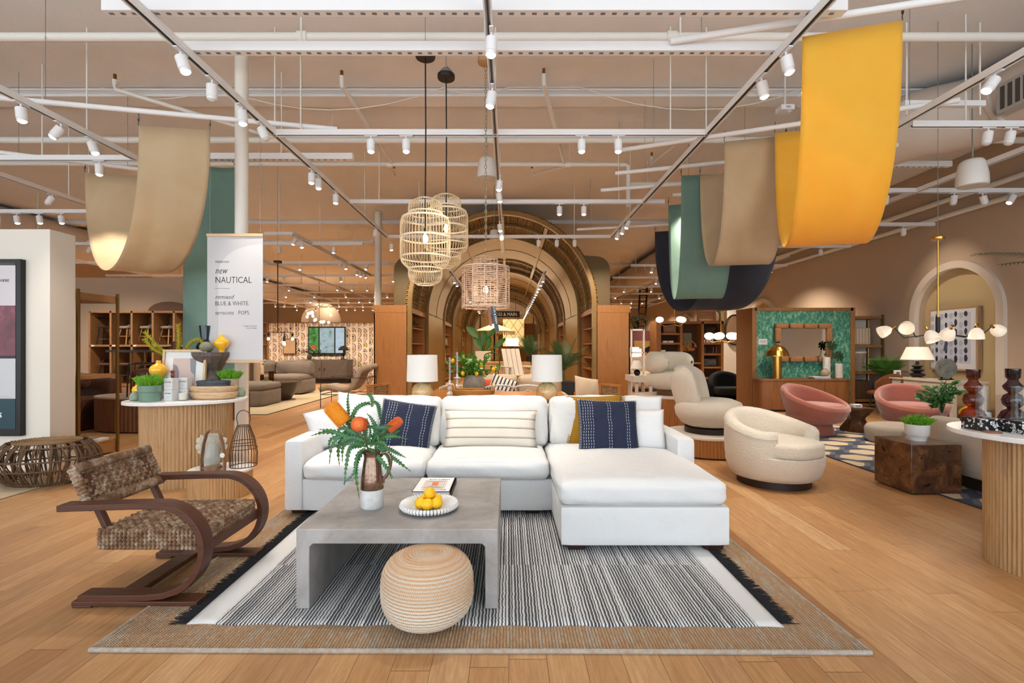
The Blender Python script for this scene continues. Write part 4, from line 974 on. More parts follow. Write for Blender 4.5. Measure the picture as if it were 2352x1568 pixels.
for j in range(nyy+1):
    y=Y0+.008+(Y1-Y0-.016)*j/nyy; top=[Vector((X0+(X1-X0)*k/70,y,zt(X0+(X1-X0)*k/70)+.006*math.sin(PI*nx*k/70+PI*j+PI/2))) for k in range(71)]
    ps=dense([(X0-.004,y,Z0),(X0-.004,y,zt(X0)-.004)],.006)+top+dense([(X1+.004,y,zt(X1)-.004),(X1+.004,y,Z0)],.006)
    st_.tube(ps,bead(ps,.0105,.25),6)
PW(st_,'woven_seat',ROPE,ac); PW(MB().bb(X0+.01,X1-.01,Y0+.01,Y1-.01,Z0,Z1-.012),'seat_core',M('rope_core','#4a3322',.9),ac)
# ================================================================ display table and partition on the left
OAKV=wood('fluted_oak','#a88152','#c09a69','#94693d',axis='Z',bump=.1); OAKX=wood('oak_board','#b08754','#c49b66','#9b7142',axis='X',bump=.1); QZ=M('white_quartz','#e9e7e4',.25,var=(12,'#dddad6'))
def plinth(name,label,cat,loc,a,b,h,th=.03,over=.0,rz=0,topmat=None,bodymat=None,group=None,base=False,e=2.1,k=40,pa=None,pb=None):
    t=T(name,label,cat,(loc[0],loc[1],0),rz,group)
    P(MB().prism(oblong(pa or a-.012,pb or b-.012,560,e,.024,k),.0 if not base else .02,h-th),'fluted_base',bodymat or OAKV,t,ang=20)
    P(MB().prism(oblong(a+over,b+over,96,e),h-th,h),'top',topmat or QZ,t,bev=.004,label='white stone top')
    if base: P(MB().prism(oblong((pa or a)-.03,(pb or b)-.03,64,e),0,.02),'toe_kick',BLACK,t)
    return t
plinth('display_table','oval display table on a fluted oak drum, crowded with plants and bowls','table',(-3.25,4.98),.54,.38,.84,.03,.0,R(20),pa=.395,pb=.27)
plinth('display_plinth','low round fluted plinth with a white top at the foot of the oval table','plinth',(-2.665,4.56),.27,.25,.243,.025,.0,R(10),k=34)
TBZ=.84
def onT(px,py,z=TBZ): return FL(px,py,z)
# plants ----------------------------------------------------------------
GRASS=M('succulent_green','#4f9416',.6,var=(30,'#82bb2c'),sub=.1); GRASS2=M('succulent_dark','#33690f',.6,var=(30,'#5d9a25'))
def tuft(mb,c,r,h,n=150,seed=1,droop=.5,w=.006):
    rn=random.Random(seed)
    for i in range(n):
        a=rn.uniform(0,2*PI); q=math.sqrt(rn.random())
        b=Vector((c[0]+r*.65*q*math.cos(a),c[1]+r*.65*q*math.sin(a),c[2])); L=h*rn.uniform(.6,1.05)*(1-.25*q)
        d=Vector((math.cos(a)*q*droop,math.sin(a)*q*droop,1)).normalized(); e=b+d*L
        mb.tube([b,b+d*L*.5+Vector((0,0,.005)),e],[w*.5,w*.8,w*.4],4)
        for k in range(9):
            f=.3+.7*k/9; p=b+d*L*f; aa=rn.uniform(0,2*PI); dd=(Vector((math.cos(aa),math.sin(aa),.7))).normalized(); mb.tube([p,p+dd*w*3],[w*.42,w*.25],3,caps=False)
def potted(name,label,loc,pot_prof,potmat,r,h,seed,sx=1,sy=1,n=150,cat='plant',droop=.7):
    t=T(name,label,cat,loc); P(MB().lathe(pot_prof,36,sx=sx,sy=sy),'pot',potmat,t); top=max(p[1] for p in pot_prof)
    P(MB().lathe([(0,top-.012),(max(p[0] for p in pot_prof)-.012,top-.012)],24,sx=sx,sy=sy),'soil',M('soil','#2c2118',.95),t)
    mb=MB(); tuft(mb,(0,0,top-.015),r,h,n,seed,droop,w=.006); P(mb,'foliage',GRASS,t,kind='stuff',smooth=False)
    return t
CEL=M('celadon_pot','#6f8c78',.35,coat=.3); p=onT(345,921)
potted('potted_succulent','feathery green plant in a sage green footed pot on the oval table',p,[(0,0),(.088,0),(.09,.01),(.092,.085),(.102,.095),(.105,.155),(.098,.155),(.09,.14),(.0,.14)],CEL,.13,.14,3,n=190)
YG=M('yellow_gloss','#f2b524',.12,coat=.6)
def yvase(label,loc,s=1.0,name='yellow_vase'):
    mb=MB().lathe([(.0,0),(.038,0),(.038,.03),(.045,.045),(.085,.085),(.098,.125),(.085,.165),(.045,.195),(.027,.205),(.025,.24),(.021,.24),(.02,.2),(0,.19)],36)
    mb.v=[(x*s+loc[0],y*s+loc[1],z*s+loc[2]) for x,y,z in mb.v]
    return O(mb,name,YG,label,'vase',ang=60)
rs=T('riser','small grey riser block behind the sage green pot','riser',(-3.60,5.06,.84)); P(MB().rbox((0,0,.09),(.16,.14,.18),.01,3),'block',M('riser_grey','#b9b4ab',.7),rs)
yvase('glossy yellow squat vase raised behind the sage green pot',(-3.60,5.06,1.02),.86)
yvase('glossy yellow vase mostly hidden at the left end of the oval table',(-3.685,4.925,.84),.75)
CRK=M('crackle_green','#93a08b',.4,bump=(60,.6),var=(40,'#7d8c74'))
O(MB().lathe([(0,0),(.035,0),(.05,.02),(.048,.05),(.03,.075),(.024,.09),(.02,.09),(0,.08)],28,c=(-3.64,4.80,.84)),'bud_vase',CRK,'small textured celadon bud vase at the left end of the oval table','vase',ang=60)
O(MB().lathe([(0,0),(.035,0),(.046,.025),(.044,.06),(.025,.085),(.02,.1),(.016,.1),(0,.09)],28,c=(-2.83,5.20,.84)),'bud_vase',CRK,'small grey green bud vase at the right end of the oval table','vase',ang=60)
# picture frame
PFR=wood('pale_frame','#c7a679','#d6b88b',axis='Z'); pf_=T('picture_frame','pale wood framed abstract print standing on the oval table','picture',(-3.375,5.09,.84)); pf_.rotation_euler=(R(-6),0,0)
w2,h2=.215,.50
mb=MB()
for s in (-1,1): mb.bb(s*w2-.012,s*w2+.012,-.015,.015,0,h2); 
mb.bb(-w2,w2,-.015,.015,0,.024); mb.bb(-w2,w2,-.015,.015,h2-.024,h2); P(mb,'frame',PFR,pf_,bev=.002)
P(MB().bb(-w2,w2,.0,.01,.01,h2-.01),'mat_board',M('mat_white','#e4e2df',.7),pf_)
P(MB().bb(-.12,.12,-.002,-.0005,.12,.41),'print',M('print_pink','#c9b3a9',.8),pf_)
P(MB().prism([(.06,.41),(.12,.41),(.12,.17),(.1,.26),(.07,.28)],-.0022,-.0035,M=Matrix.Rotation(R(90),4,'X')@Matrix.Scale(-1,4,(0,0,1))) if False else MB().add([(.055,-.003,.41),(.12,-.003,.41),(.12,-.003,.15),(.108,-.003,.24),(.07,-.003,.27)],[(0,1,2,3,4)]),'print_shape',M('print_grey','#8c8f8f',.8),pf_)
P(MB().add([(-.115,-.003,.14),(-.05,-.003,.14),(-.05,-.003,.27),(-.075,-.003,.33),(-.115,-.003,.35)],[(0,1,2,3,4)]),'print_shape',M('print_mauve','#8b828b',.8),pf_); P(MB().bb(-.119,.119,-.003,-.002,.12,.145),'print_band',M('print_tan','#a8917c',.8),pf_)
O(MB().lathe([(0,0),(.02,0),(.02,.16),(.024,.17),(.016,.19),(.02,.20),(.013,.22),(.02,.235),(.012,.25),(.019,.27),(.021,.285),(0,.29)],16,c=(-3.40,4.98,.84)),'turned_bottle',wood('redwood','#7a3d24','#8f4c2d'),'slim turned reddish wood bottle in front of the framed print','bottle')
# candle boxes
BOXW=M('candle_box_white','#dddbd9',.6); def_ink=INK
def cbox(label,loc,rz):
    t=T('candle_box',label,'box',loc,rz,'white candle boxes on the oval table'); P(MB().bb(-.042,.042,-.042,.042,0,.108),'carton',BOXW,t,bev=.002)
    text('APOTHEKE',.0135,INK,t,(0,-.0428,.068),RX,align='CENTER',sx=.95,name='printed_name'); P(MB().bb(-.018,.018,-.0427,-.0421,.038,.0395).bb(-.010,.010,-.0427,-.0421,.030,.0312),'printed_lines',M('rose_ink','#a4867f',.8),t); return t
b=onT(393,920.5); cbox('lower white candle box of the two stacked beside the sage green pot',(b.x-.03,b.y+.045,.84),R(-6)); cbox('upper white candle box of the two stacked beside the sage green pot',(b.x-.029,b.y+.045,.949),R(-3))
cbox('lower white candle box hidden behind the glass candle',(-3.245,4.94,.84),R(4)); cbox('upper white candle box above the glass candle',(-3.245,4.94,.949),R(2))
gc=T('jar_candle','cream candle in a clear glass in front of the white boxes','candle',(-3.195,4.83,.84)); GLS=glassm('clear_glass','#fbfdfd')
P(MB().lathe([(0,0),(.042,0),(.044,.09),(.041,.09),(.039,.006),(0,.006)],28),'glass',GLS,gc); P(MB().lathe([(0,.007),(.037,.007),(.038,.075),(0,.075)],24),'wax',M('cream_wax','#e9e0cf',.5,sub=.2),gc)
# bowls
BWL=wood('bleached_bowl','#c9a377','#dabb92','#b98f62',axis='X'); SLT=M('slate_bowl','#353b41',.6,bump=(40,.7),var=(22,'#4d545b'))
def bowl(name,label,c,r,h,mat,th=.02,sx=1,sy=1,g=None,rot=0):
    mb=MB().lathe([(0,0),(r*.8,0),(r*.93,h*.25),(r,h*.65),(r*.98,h),(r-th,h),(r-th*1.5,h*.5),(0,th)],40,sx=sx,sy=sy)
    mb.v=[(x+c[0],y+c[1],z+c[2]) for x,y,z in mb.v]; return O(mb,name,mat,label,'bowl',g,ang=60)
bowl('wooden_bowl','lower pale wooden bowl of the stacked pair on the oval table',(-2.99,4.99,.84),.235,.075,BWL,sy=.6); bowl('wooden_bowl','upper pale wooden bowl of the stacked pair, holding the slate dishes',(-2.99,4.99,.90),.235,.075,BWL,sy=.6)
bowl('slate_dish','lower dark slate dish resting in the wooden bowls',(-2.985,4.98,.945),.16,.05,SLT,.012,sy=.7); bowl('slate_dish','upper tilted dark slate dish on top of the stacked bowls',(-2.985,4.98,.975),.165,.05,SLT,.012,sy=.7)
# face pot plant
fp=potted('potted_succulent','feathery green plant in a pale pot with a face at the oval table right end',(-2.965,5.235,.84),[(0,0),(.082,0),(.085,.19),(.076,.19),(.07,.17),(0,.17)],M('whitewashed_pot','#cbbba5',.8,bump=(30,.4),var=(12,'#b3a28a')),.12,.13,9,n=150)
P(MB().tube([(.0,-.083,.14),(.004,-.095,.1),(.0,-.09,.09),(-.01,-.086,.092)],.004,6),'face_relief',M('whitewashed_pot','#cbbba5',.8),fp)
# hourglass stool with vases on it
gs=T('hourglass_riser','dark grey wood hourglass riser standing on the oval table','riser',(-3.19,5.275,.84)); GW=wood('grey_wood','#5a4c44','#6d5e55','#463a34')
P(MB().lathe([(0,0),(.15,0),(.15,.20),(.105,.28),(.12,.31),(.19,.43),(.195,.47),(0,.47)],12),'body',GW,gs,smooth=False)
P(MB().lathe([(0,.001),(.001,.001),(.001,.002),(0,.002)],6),'joint_line',GW,gs) if False else None
O(MB().sph((-3.17,5.16,1.31+.055),(.066,.066,.057),24,16),'crackle_ball',M('crackle_stone','#8d8a72',.5,bump=(25,.8),var=(18,'#6d6f5c')),'round crackled grey green ceramic ball on the hourglass riser','ornament')
yvase('glossy yellow vase on top of the hourglass riser',(-3.05,5.23,1.31),.78)
SMG=glassm('smoke_glass','#93a9ad',.3)
sv=T('smoke_glass_vase','smoky blue glass vase with a tall flared neck on the hourglass riser','vase',(-3.27,5.31,1.31)); P(MB().lathe([(0,.004),(.05,.004),(.085,.035),(.09,.06),(.075,.09),(.05,.12),(.045,.14),(.062,.285),(.057,.285),(.041,.14),(.045,.12),(.07,.088),(.084,.06),(.08,.04),(.048,.012),(0,.012)],36),'glass',SMG,sv)
# dried yellow stems
YD=M('dried_yellow','#b5a01a',.7,var=(40,'#7f8418')); vs1=T('dried_stems','thick mustard yellow needled stems in a vase behind the framed print','flowers',(-3.50,5.22,.84))
P(MB().lathe([(0,0),(.05,0),(.06,.1),(.035,.3),(.04,.34),(.035,.34),(.03,.3),(0,.28)],24),'vase',M('tan_ceramic','#8f7660',.6),vs1)
def stem(c,pts,r,nd):
    pts=bez(pts,8); mb=MB(); mb.tube(pts,r*.4,6); rn=random.Random(nd); n=len(pts)
    for i in range(nd):
        f=(i+.5)/nd*(n-1); k=int(f); q=f-k; p=pts[k].lerp(pts[min(k+1,n-1)],q); t=(pts[min(k+1,n-1)]-pts[max(k-1,0)]).normalized(); a=i*2.4
        u=t.orthogonal().normalized(); d=(u*math.cos(a)+t.cross(u)*math.sin(a)+t*.55).normalized(); mb.tube([p,p+d*r*rn.uniform(.9,1.2)],[.0045,.0018],4,caps=False)
    return mb
oo=Vector((-3.50,5.22,.84)); J=lambda px,py:PX(px,py,5.22)-oo
for pts in ([(0,0,.3),J(378,810),J(362,795),J(333,762)],[(0,0,.3),J(372,812),J(352,800),J(332,778)],[(0,0,.3),J(408,812),J(411,785),J(409,745)],[(0,0,.3),J(425,805),J(440,785),J(458,780),J(470,795)]):
    P(stem(None,pts,.030,150),'needled_stem',YD,vs1,smooth=False)
# ---------------------------------------------------------------- things on the low plinth
pz=.243
def onP(px,py): return FL(px,py,pz)
fvm=M('speckled_cream','#cfc8ba',.7,bump=(120,.4),var=(60,'#b9b1a2')); q=onP(489,1072); q=Vector((-2.775,4.60,pz))
fv=T('scalloped_vase','cream speckled cylinder vase with scalloped handles on the low plinth','vase',q)
P(MB().lathe([(0,0),(.06,0),(.066,.02),(.092,.22),(.094,.30),(.086,.30),(.084,.22),(.055,.02),(0,.02)],32),'body',fvm,fv)
for s in (-1,1):
    hm=MB()
    for i,(dx,dz) in enumerate(((.112,.245),(.118,.19),(.105,.145))): hm.cyl((s*dx,-.008,dz),(s*dx,.008,dz),.030 if i<2 else .022,n=18)
    P(hm,'handle',fvm,fv)
WLN=wood('lantern_wood','#7d5a3e','#8f6a4b',axis='Z'); q=Vector((-2.665,4.44,pz)); ln=T('glass_lantern','clear glass lantern with a looped wooden handle on the low plinth','lantern',q)
P(MB().lathe([(0,.045),(.06,.05),(.085,.09),(.082,.15),(.055,.235),(.05,.26),(.047,.26),(.052,.235),(.078,.15),(.08,.09),(.058,.056),(0,.052)],32),'glass',GLS,ln)
P(MB().sweep([Vector((-.10,0,.0)),Vector((-.105,0,.1)),Vector((-.085,0,.25))]+[Vector((-.07*math.cos(R(a)),0,.30+.08*math.sin(R(a)))) for a in range(0,181,18)]+[Vector((.085,0,.25)),Vector((.105,0,.1)),Vector((.10,0,0))],[(-.005,-.022),(.005,-.022),(.005,.022),(-.005,.022)],(0,1,0)),'handle',WLN,ln,bev=.001)
P(MB().cyl((0,0,.02),(0,0,.046),.07,n=20).bb(-.11,.11,-.015,.015,.02,.035).bb(-.012,.012,-.08,.08,.0,.03),'wood_base',WLN,ln)
tgp=M('paper_tag','#dedbd5',.8); P(MB().cyl((.10,-.03,.15),(.10,-.034,.15),.022,n=14),'swing_tag',tgp,ln)
RAT=M('dark_rattan','#5b4128',.6,bump=(80,.3)); q=Vector((-2.50,4.64,pz)); wl=T('wire_lantern','tall brown wire basket lantern with a round handle on the low plinth','lantern',q); mb=MB()
for i in range(26):
    a=2*PI*i/26; mb.tube([(.115*math.cos(a),.115*math.sin(a),0),(.12*math.cos(a),.12*math.sin(a),.12),(.095*math.cos(a),.095*math.sin(a),.26),(.055*math.cos(a),.055*math.sin(a),.38)],.003,5)
for r,z in ((.115,.004),(.119,.17),(.105,.23),(.055,.38)): mb.tube([(r*math.cos(2*PI*k/28),r*math.sin(2*PI*k/28),z) for k in range(28)],.0042,6,closed=True)
P(mb,'wire_cage',RAT,wl,kind=None); P(MB().tube([(-.055,0,.38)]+[(-.065*math.cos(R(a)),0,.45+.075*math.sin(R(a))) for a in range(-30,211,15)]+[(.055,0,.38)],.0045,7),'handle',RAT,wl)
# ---------------------------------------------------------------- partition with screen
pt_=T('partition','free standing cream partition block at the left holding a tall framed screen','partition',(-7.1,5.61,0)); PW(MB().bb(-9.1,-5.08,5.45,5.77,0,2.67),'panel',PARTM,pt_,smooth=False); PW(MB().bb(-9.12,-5.065,5.435,5.785,0,.10),'skirting',PARTM,pt_,smooth=False)
sc_=T('display_screen','tall black framed screen mounted on the cream partition, cut off by the left frame edge','screen',(-5.9,5.44,.39))
PW(MB().bb(-6.46,-5.345,5.39,5.449,.39,2.33),'bezel',M('screen_bezel','#15100f',.4),sc_,bev=.004)
def glow(nm,c,e): return M(nm,c,.4,emit=lin(c),es=e)
def scr(nm,c,z0,z1,e=.35,y=5.388): PW(MB().bb(-6.40,-5.40,y-.001,y,z0,z1),nm,glow('screen_'+nm,c,e),sc_,smooth=False)
scr('picture_wall','#b3adb0',1.82,2.26); t=NT('screen_leather'); v=t.coord(); n=t.noise(v,4,4,.6); c=t.ramp(n,[(.3,'#3d1a22'),(.6,'#6b3440'),(.8,'#8a6670')]); t.p(col=c,rough=.4,em=c,es=.3)
PW(MB().bb(-6.40,-5.40,5.387,5.388,1.27,1.82),'picture_sofa',t.m,sc_,smooth=False); scr('divider','#1d1517',1.24,1.27,0); scr('lower_panel','#a9aaac',.80,1.24); scr('upper_bar','#3a3433',2.26,2.29,.1)
PW(MB().add([(x,5.387,.47) for x in (-6.4,-5.4)]+[(-6.4+1.0*(1-i/20),5.387,.80+.035*math.sin(i*.55)) for i in range(21)],[tuple(range(23))]),'picture_wave',glow('screen_teal','#15323c',.3),sc_,smooth=False)
TXW=glow('screen_text','#e8e8e8',.6)
text('HERE',.042,M('screen_ink','#2a2a2c',.5),sc_,(.434,-.0545,1.69),RX,align='RIGHT',sx=1.0); text('S',.075,TXW,sc_,(.355,-.0555,.205),RX,align='RIGHT')
# beige rug and rattan drum
r2=T('sisal_rug','plain beige rug at the left frame edge under the rattan drum','rug',(-6.2,4.1,0)); SIS=M('sisal','#c7b595',.95,bump=(220,.6),var=(14,'#b8a583')); PW(MB().bb(-8.2,-4.53,3.3,5.06,.001,.012),'field',SIS,r2,bev=.003)
dr=T('rattan_drum','large openwork dark rattan drum table beside the cream partition','rattan table',(-4.67,4.99,.013),0); mb=MB(); RX_,RY_=.465,.37
def dp(a,k):
    # profile k 0 bottom..1 top
    z=.40*k; r=.58+.42*math.sin(PI*min(max(k*.86+.06,0),1))**.75
    return Vector((RX_*r*math.cos(a),RY_*r*math.sin(a),z))
for i in range(84):
    a=2*PI*i/84; sk=.14*math.sin(i*1.7); mb.tube([dp(a+sk*j/8,j/8) for j in range(9)],.0062 if i%6 else .010,6)
for k in (.06,.4,.62,.92): mb.tube([dp(2*PI*j/60,k) for j in range(60)],.009,6,closed=True)
for i in range(10): a=2*PI*i/10; mb.tube([dp(a,.05)*.95,dp(a+.2,.9)*.95],.010,6)
P(mb,'rattan_cage',RAT,dr)
top=MB()
for j in range(13): f=.62*(j+1)/13; top.tube([(RX_*f*math.cos(2*PI*q_/48),RY_*f*math.sin(2*PI*q_/48),.40) for q_ in range(48)],.0095,6,closed=True)
P(top,'coiled_top',M('rattan_top','#7a5c38',.6,bump=(90,.4)),dr)
# ---------------------------------------------------------------- brass framed shelf
BRF=M('antique_brass','#7c5f33',.35,.7); OKD=wood('shelf_oak','#8c6037','#a2764a','#79502c',axis='Y')
rk=T('brass_shelf','tall open shelf with brass posts and oak boards right of the cream partition','shelf',(-5.4,6.13,0))
for x in (-5.11,-5.62):
    for y in (5.84,6.43): PW(MB().bb(x-.014,x+.014,y-.014,y+.014,0,2.06),'post',BRF,rk,bev=.002)
for z,th in ((.10,.16),(1.0,.05),(1.98,.09)): PW(MB().bb(-5.62,-5.12,5.85,6.42,z-th/2,z+th/2),'board',OKD,rk,bev=.003)
bk2=T('white_book','flat white book on the lowest board of the brass shelf','book',(-5.28,6.25,.18)); P(MB().bb(-.13,.13,-.09,.09,0,.03),'cover',M('book_cream','#cfc9bf',.6),bk2,bev=.002); P(MB().bb(-.08,.06,-.05,.05,.03,.031),'cover_print',M('book_print','#7c7672',.6),bk2)
# ---------------------------------------------------------------- leather area behind
LEA=M('brown_leather','#4b2c1f',.45,bump=(35,.25),var=(5,'#5d392a'))
ls=T('leather_sofa','dark brown leather sofa seen behind the brass shelf','sofa',(-7.6,8.3,0)); PW(MB().rbox((-7.9,8.4,.265),(1.9,.9,.53),.06,6).rbox((-7.9,8.75,.55),(1.9,.3,.62),.10,8,noise=.01),'body',LEA,ls); PW(MB().rbox((-7.7,8.2,.80),(1.35,.28,.26),.11,10,noise=.02,bulge=(0,0,.03)),'headrest_cushion',LEA,ls)
lt=T('leather_side_table','small dark leather cube table with a round top and a white tag','side table',(-6.75,7.35,0)); PW(MB().rbox((-6.75,7.35,.27),(.42,.38,.52),.03,6),'body',LEA,lt); PW(MB().cyl((-6.75,7.35,.535),(-6.75,7.35,.555),.27,n=32),'round_top',M('dark_bronze','#5a4433',.4,.4),lt); P(MB().add([(.10,-.2,.42),(.18,-.2,.33),(.10,-.2,.24),(.02,-.2,.33)],[(0,3,2,1)]),'hanging_tag',tgp,lt)
plinth('display_plinth','oval fluted plinth with a stone top carrying a leather chair, behind the oval table','plinth',(-6.05,8.35),.85,.55,.57,.03,.01,0,M('stone_top','#c4b3a2',.4),wood('fluted_walnut','#7a5134','#8d6242','#683f26'),k=46,base=True)
lc=T('leather_chair','brown leather chair on thin black legs standing on the far oval plinth','chair',(-5.98,8.3,.57),R(-60))
P(MB().rbox((0,0,.36),(.56,.56,.13),.05,6,bulge=(0,0,.03)),'seat',LEA,lc); P(MB().rbox((0,.27,.63),(.56,.12,.55),.05,8,rot=Matrix.Rotation(R(-12),4,'X')),'backrest',LEA,lc)
P(MB().tube([(-.33,.3,.0),(-.33,.24,.53),(-.33,-.3,.53),(-.33,-.32,0)],.012,6),'arm_frame',BLACK,lc); P(MB().tube([(.33,.3,.0),(.33,.24,.53),(.33,-.3,.53),(.33,-.32,0)],.012,6).tube([(-.33,.24,.28),(.33,.24,.28)],.01,6).tube([(-.33,-.28,.28),(.33,-.28,.28)],.01,6),'arm_frame',BLACK,lc)
P(MB().bb(-.40,-.36,.16,.29,.50,.82),'swing_tag',M('navy_tag','#272c3a',.7),lc,'dark tag hanging from the arm'); P(MB().rbox((-.42,.2,.70),(.02,.08,.12),.01,3),'price_tag',TAGL,lc)
# console frame and tall tables behind the shelf
bt=T('brass_side_table','thin brass framed table with a dark top behind the brass shelf','side table',(-7.0,9.3,0))
for x in (-.28,.28):
    for y in (-.2,.2): P(MB().bb(x-.015,x+.015,y-.015,y+.015,0,1.28),'leg',BRF,bt)
P(MB().bb(-.42,.42,-.24,.24,1.28,1.32),'tabletop',M('dark_marble','#2b2521',.3,var=(10,'#46403b')),bt)
# cubby shelving with stools
CUB=wood('cubby_oak','#8f6640','#a77c52','#7d5532',axis='X'); cb_=T('cubby_shelving','oak cubby shelving holding bar stools along the back left','shelving',(-9.0,12.8,0))
x0,x1=-10.65,-6.9; nC=7; wC=(x1-x0)/nC
mb=MB()
for z in (.42,1.42,2.28): PW(MB().bb(x0,x1,12.5,13.1,z-.025,z+.025),'shelf_board',CUB,cb_,bev=.002)
for i in range(nC+1): x=x0+wC*i; PW(MB().bb(x-.025,x+.025,12.5,13.1,0,2.3),'upright',CUB,cb_,bev=.002)
PW(MB().bb(x0,x1,13.08,13.1,0,2.3),'back_panel',CUB,cb_); PW(MB().bb(x0,x1,12.52,13.1,.0,.4),'plinth_base',CUB,cb_)
for i in range(4): PW(MB().bb(x0+.05+wC*i,x0+.13+wC*i,12.49,12.5,1.40,1.44),'shelf_tag',M('tag_white','#ddd8ce',.7),cb_)
pb=T('back_partition','plain beige partition wall behind the cubby shelving','partition',(-12,13.3,0)); PW(MB().bb(-17,-6.75,13.2,13.4,0,3.25),'panel',WALLM,pb,smooth=False)
def stool(label,loc,rz,seatm,legm,back=True,h=.65,group='bar stools in the cubbies'):
    t=T('bar_stool',label,'stool',loc,rz,group)
    P(MB().rbox((0,0,h),(.40,.38,.07),.03,6),'seat',seatm,t)
    if back: P(MB().grid(lambda u,v:Vector((.2*math.cos(PI*u)*(1-.1*v),.17+.02*v if False else .0+.2*math.sin(PI*u)*(1+.2*v),h+.02+.17*v*math.sin(PI*u)**.6)),12,4),'backrest',seatm,t).modifiers.new('solid','SOLIDIFY').__setattr__('thickness',.03)
    for sx in (-1,1):
        for sy in (-1,1): P(MB().cyl((sx*.13,sy*.13,h-.02),(sx*.21,sy*.2,0),.014,n=8),'leg',legm,t)
    P(MB().tube([(-.18,-.175,.22),(.18,-.175,.22),(.18,.175,.22),(-.18,.175,.22)],.010,6,closed=True),'footrest',legm,t); return t
GF=M('grey_beige_fabric','#8f8173',.9); OKL=M('ash_leg','#a9855f',.5)
zc=1.445
ws=T('wishbone_stool','black wishbone bar stool in the first upper cubby','stool',(x0+wC*.5,12.78,zc),R(20),'bar stools in the cubbies')
P(MB().rbox((0,0,.45),(.38,.36,.04),.015,4),'seat',M('black_cord','#191716',.8),ws)
for sx,sy in ((-1,-1),(1,-1),(-1,1),(1,1)): P(MB().cyl((sx*.15,sy*.14,.46),(sx*.19,sy*.18,0),.014,n=8),'leg',BLACK,ws)
P(MB().tube([(-.17,.16,.14),(.17,.16,.14),(.17,-.16,.14),(-.17,-.16,.14)],.01,6,closed=True),'footrest',BLACK,ws); P(MB().tube([(-.24,.02,.7),(-.2,.16,.7),(0,.22,.7),(.2,.16,.7),(.24,.02,.7)],.014,7).tube([(0,.16,.46),(0,.17,.58),(-.09,.2,.7)],.01,6).tube([(0,.17,.58),(.09,.2,.7)],.01,6),'backrest',BLACK,ws)
for i in range(1,4): stool('beige upholstered bar stool in the %s upper cubby'%('','second','third','fourth')[i],(x0+wC*(i+.5),12.8,zc),R(-25),GF,OKL,h=.45)
for i in range(0,3): stool('dark framed stool in the %s lower cubby'%('first','second','third')[i],(x0+wC*(i+.5),12.8,.445),R(20),LEA,BLACK,h=.5,back=i!=1)
am=T('arched_mirror','arched dark headboard shape leaning above the cubby shelving','mirror',(-9.3+.3,13.05,2.31)); P(MB().prism([(.55*math.cos(PI*i/16),.28*math.sin(PI*i/16)) for i in range(17)],0,.03,M=Matrix.Rotation(R(90),4,'X')),'panel',M('ribbed_brown','#6b4c37',.6),am)
# beige rug, grey sofa group in the left middle distance
r3=T('wool_rug','large beige rug under the grey sofa group','rug',(-6.6,13,0)); PW(MB().prism([(-8.9,9.97),(-5.45,9.97),(-4.9,10.0),(-5.0,15.6),(-8.9,15.6)],.001,.012),'field',SIS,r3); PW(MB().tube([(-8.9,9.97,.008),(-4.9,9.97,.008),(-5.0,15.6,.008)],.008,6),'bound_edge',M('dark_edge','#3d332b',.9),r3)
GSO=linenw('taupe_linen','#6f6256','#7d6f62')
gso=T('grey_sofa','low deep taupe sofa in the left middle distance','sofa',(-7.2,14.8,0))
PW(MB().rbox((-7.1,14.75,.24),(2.25,1.05,.40),.04,6),'base',GSO,gso); PW(MB().rbox((-7.6,14.6,.49),(1.15,.95,.18),.08,8,bulge=(0,0,.03),noise=.01),'seat_cushion',GSO,gso); PW(MB().rbox((-6.52,14.6,.49),(1.05,.95,.18),.08,8,bulge=(0,0,.03),noise=.01),'seat_cushion',GSO,gso)
for x in (-7.62,-6.5): PW(MB().rbox((x,15.0,.74),(1.1,.34,.46),.12,10,bulge=(0,.05,.03),noise=.03,seed=x),'back_cushion',GSO,gso)
gch=T('grey_sofa_section','taupe sofa ottoman section cut off by the white column','sofa',(-6.5,11.85,0)); PW(MB().rbox((-6.25,11.75,.20),(1.2,1.0,.36),.03,6),'base',GSO,gch); PW(MB().rbox((-6.25,11.75,.45),(1.22,1.02,.17),.08,8,bulge=(0,0,.03),noise=.01),'seat_cushion',GSO,gch)
ob=T('oak_block_table','dark oak block table leg beside the white column','side table',(-5.55,9.6,0)); PW(MB().bb(-5.85,-5.12,9.3,9.75,.0,.48),'block',wood('dark_oak_block','#5c331a','#6f4124','#4a2812'),ob,bev=.006)
cushion('caramel velvet pillow on the taupe sofa',M('caramel_velvet','#a06a35',.7,sheen=.5),.55,.45,.18,(-7.75,14.45,.78),-15,10,0,1,grp='pillows on the taupe sofa')
BKP=NT('blob_weave'); v=BKP.coord(); n=BKP.vor(BKP.coord((10,1,16)),1.0); BKP.p(col=BKP.ramp(n,[(.25,'#1e1a17'),(.34,'#cdb794')]),rough=.9)
cushion('cream pillow with black woven marks on the taupe sofa',BKP.m,.5,.5,.16,(-7.35,14.3,.78),-15,5,-4,2,grp='pillows on the taupe sofa')
dt=T('round_coffee_table','dark bowl shaped round coffee table in front of the taupe sofa','coffee table',(-6.05,12.85,.012)); P(MB().lathe([(0,0),(.30,0),(.36,.04),(.47,.22),(.54,.44),(.56,.455),(.56,.465),(0,.465)],44),'body',wood('espresso','#2b1c14','#3a271b','#1f140e',rough=.35,axis='X'),dt)
gl_=[(-.34,-.1,.045,.19,'smaller amber glass hurricane on the dark round table'),(-.12,-.06,.065,.28,'larger amber glass hurricane on the dark round table')]
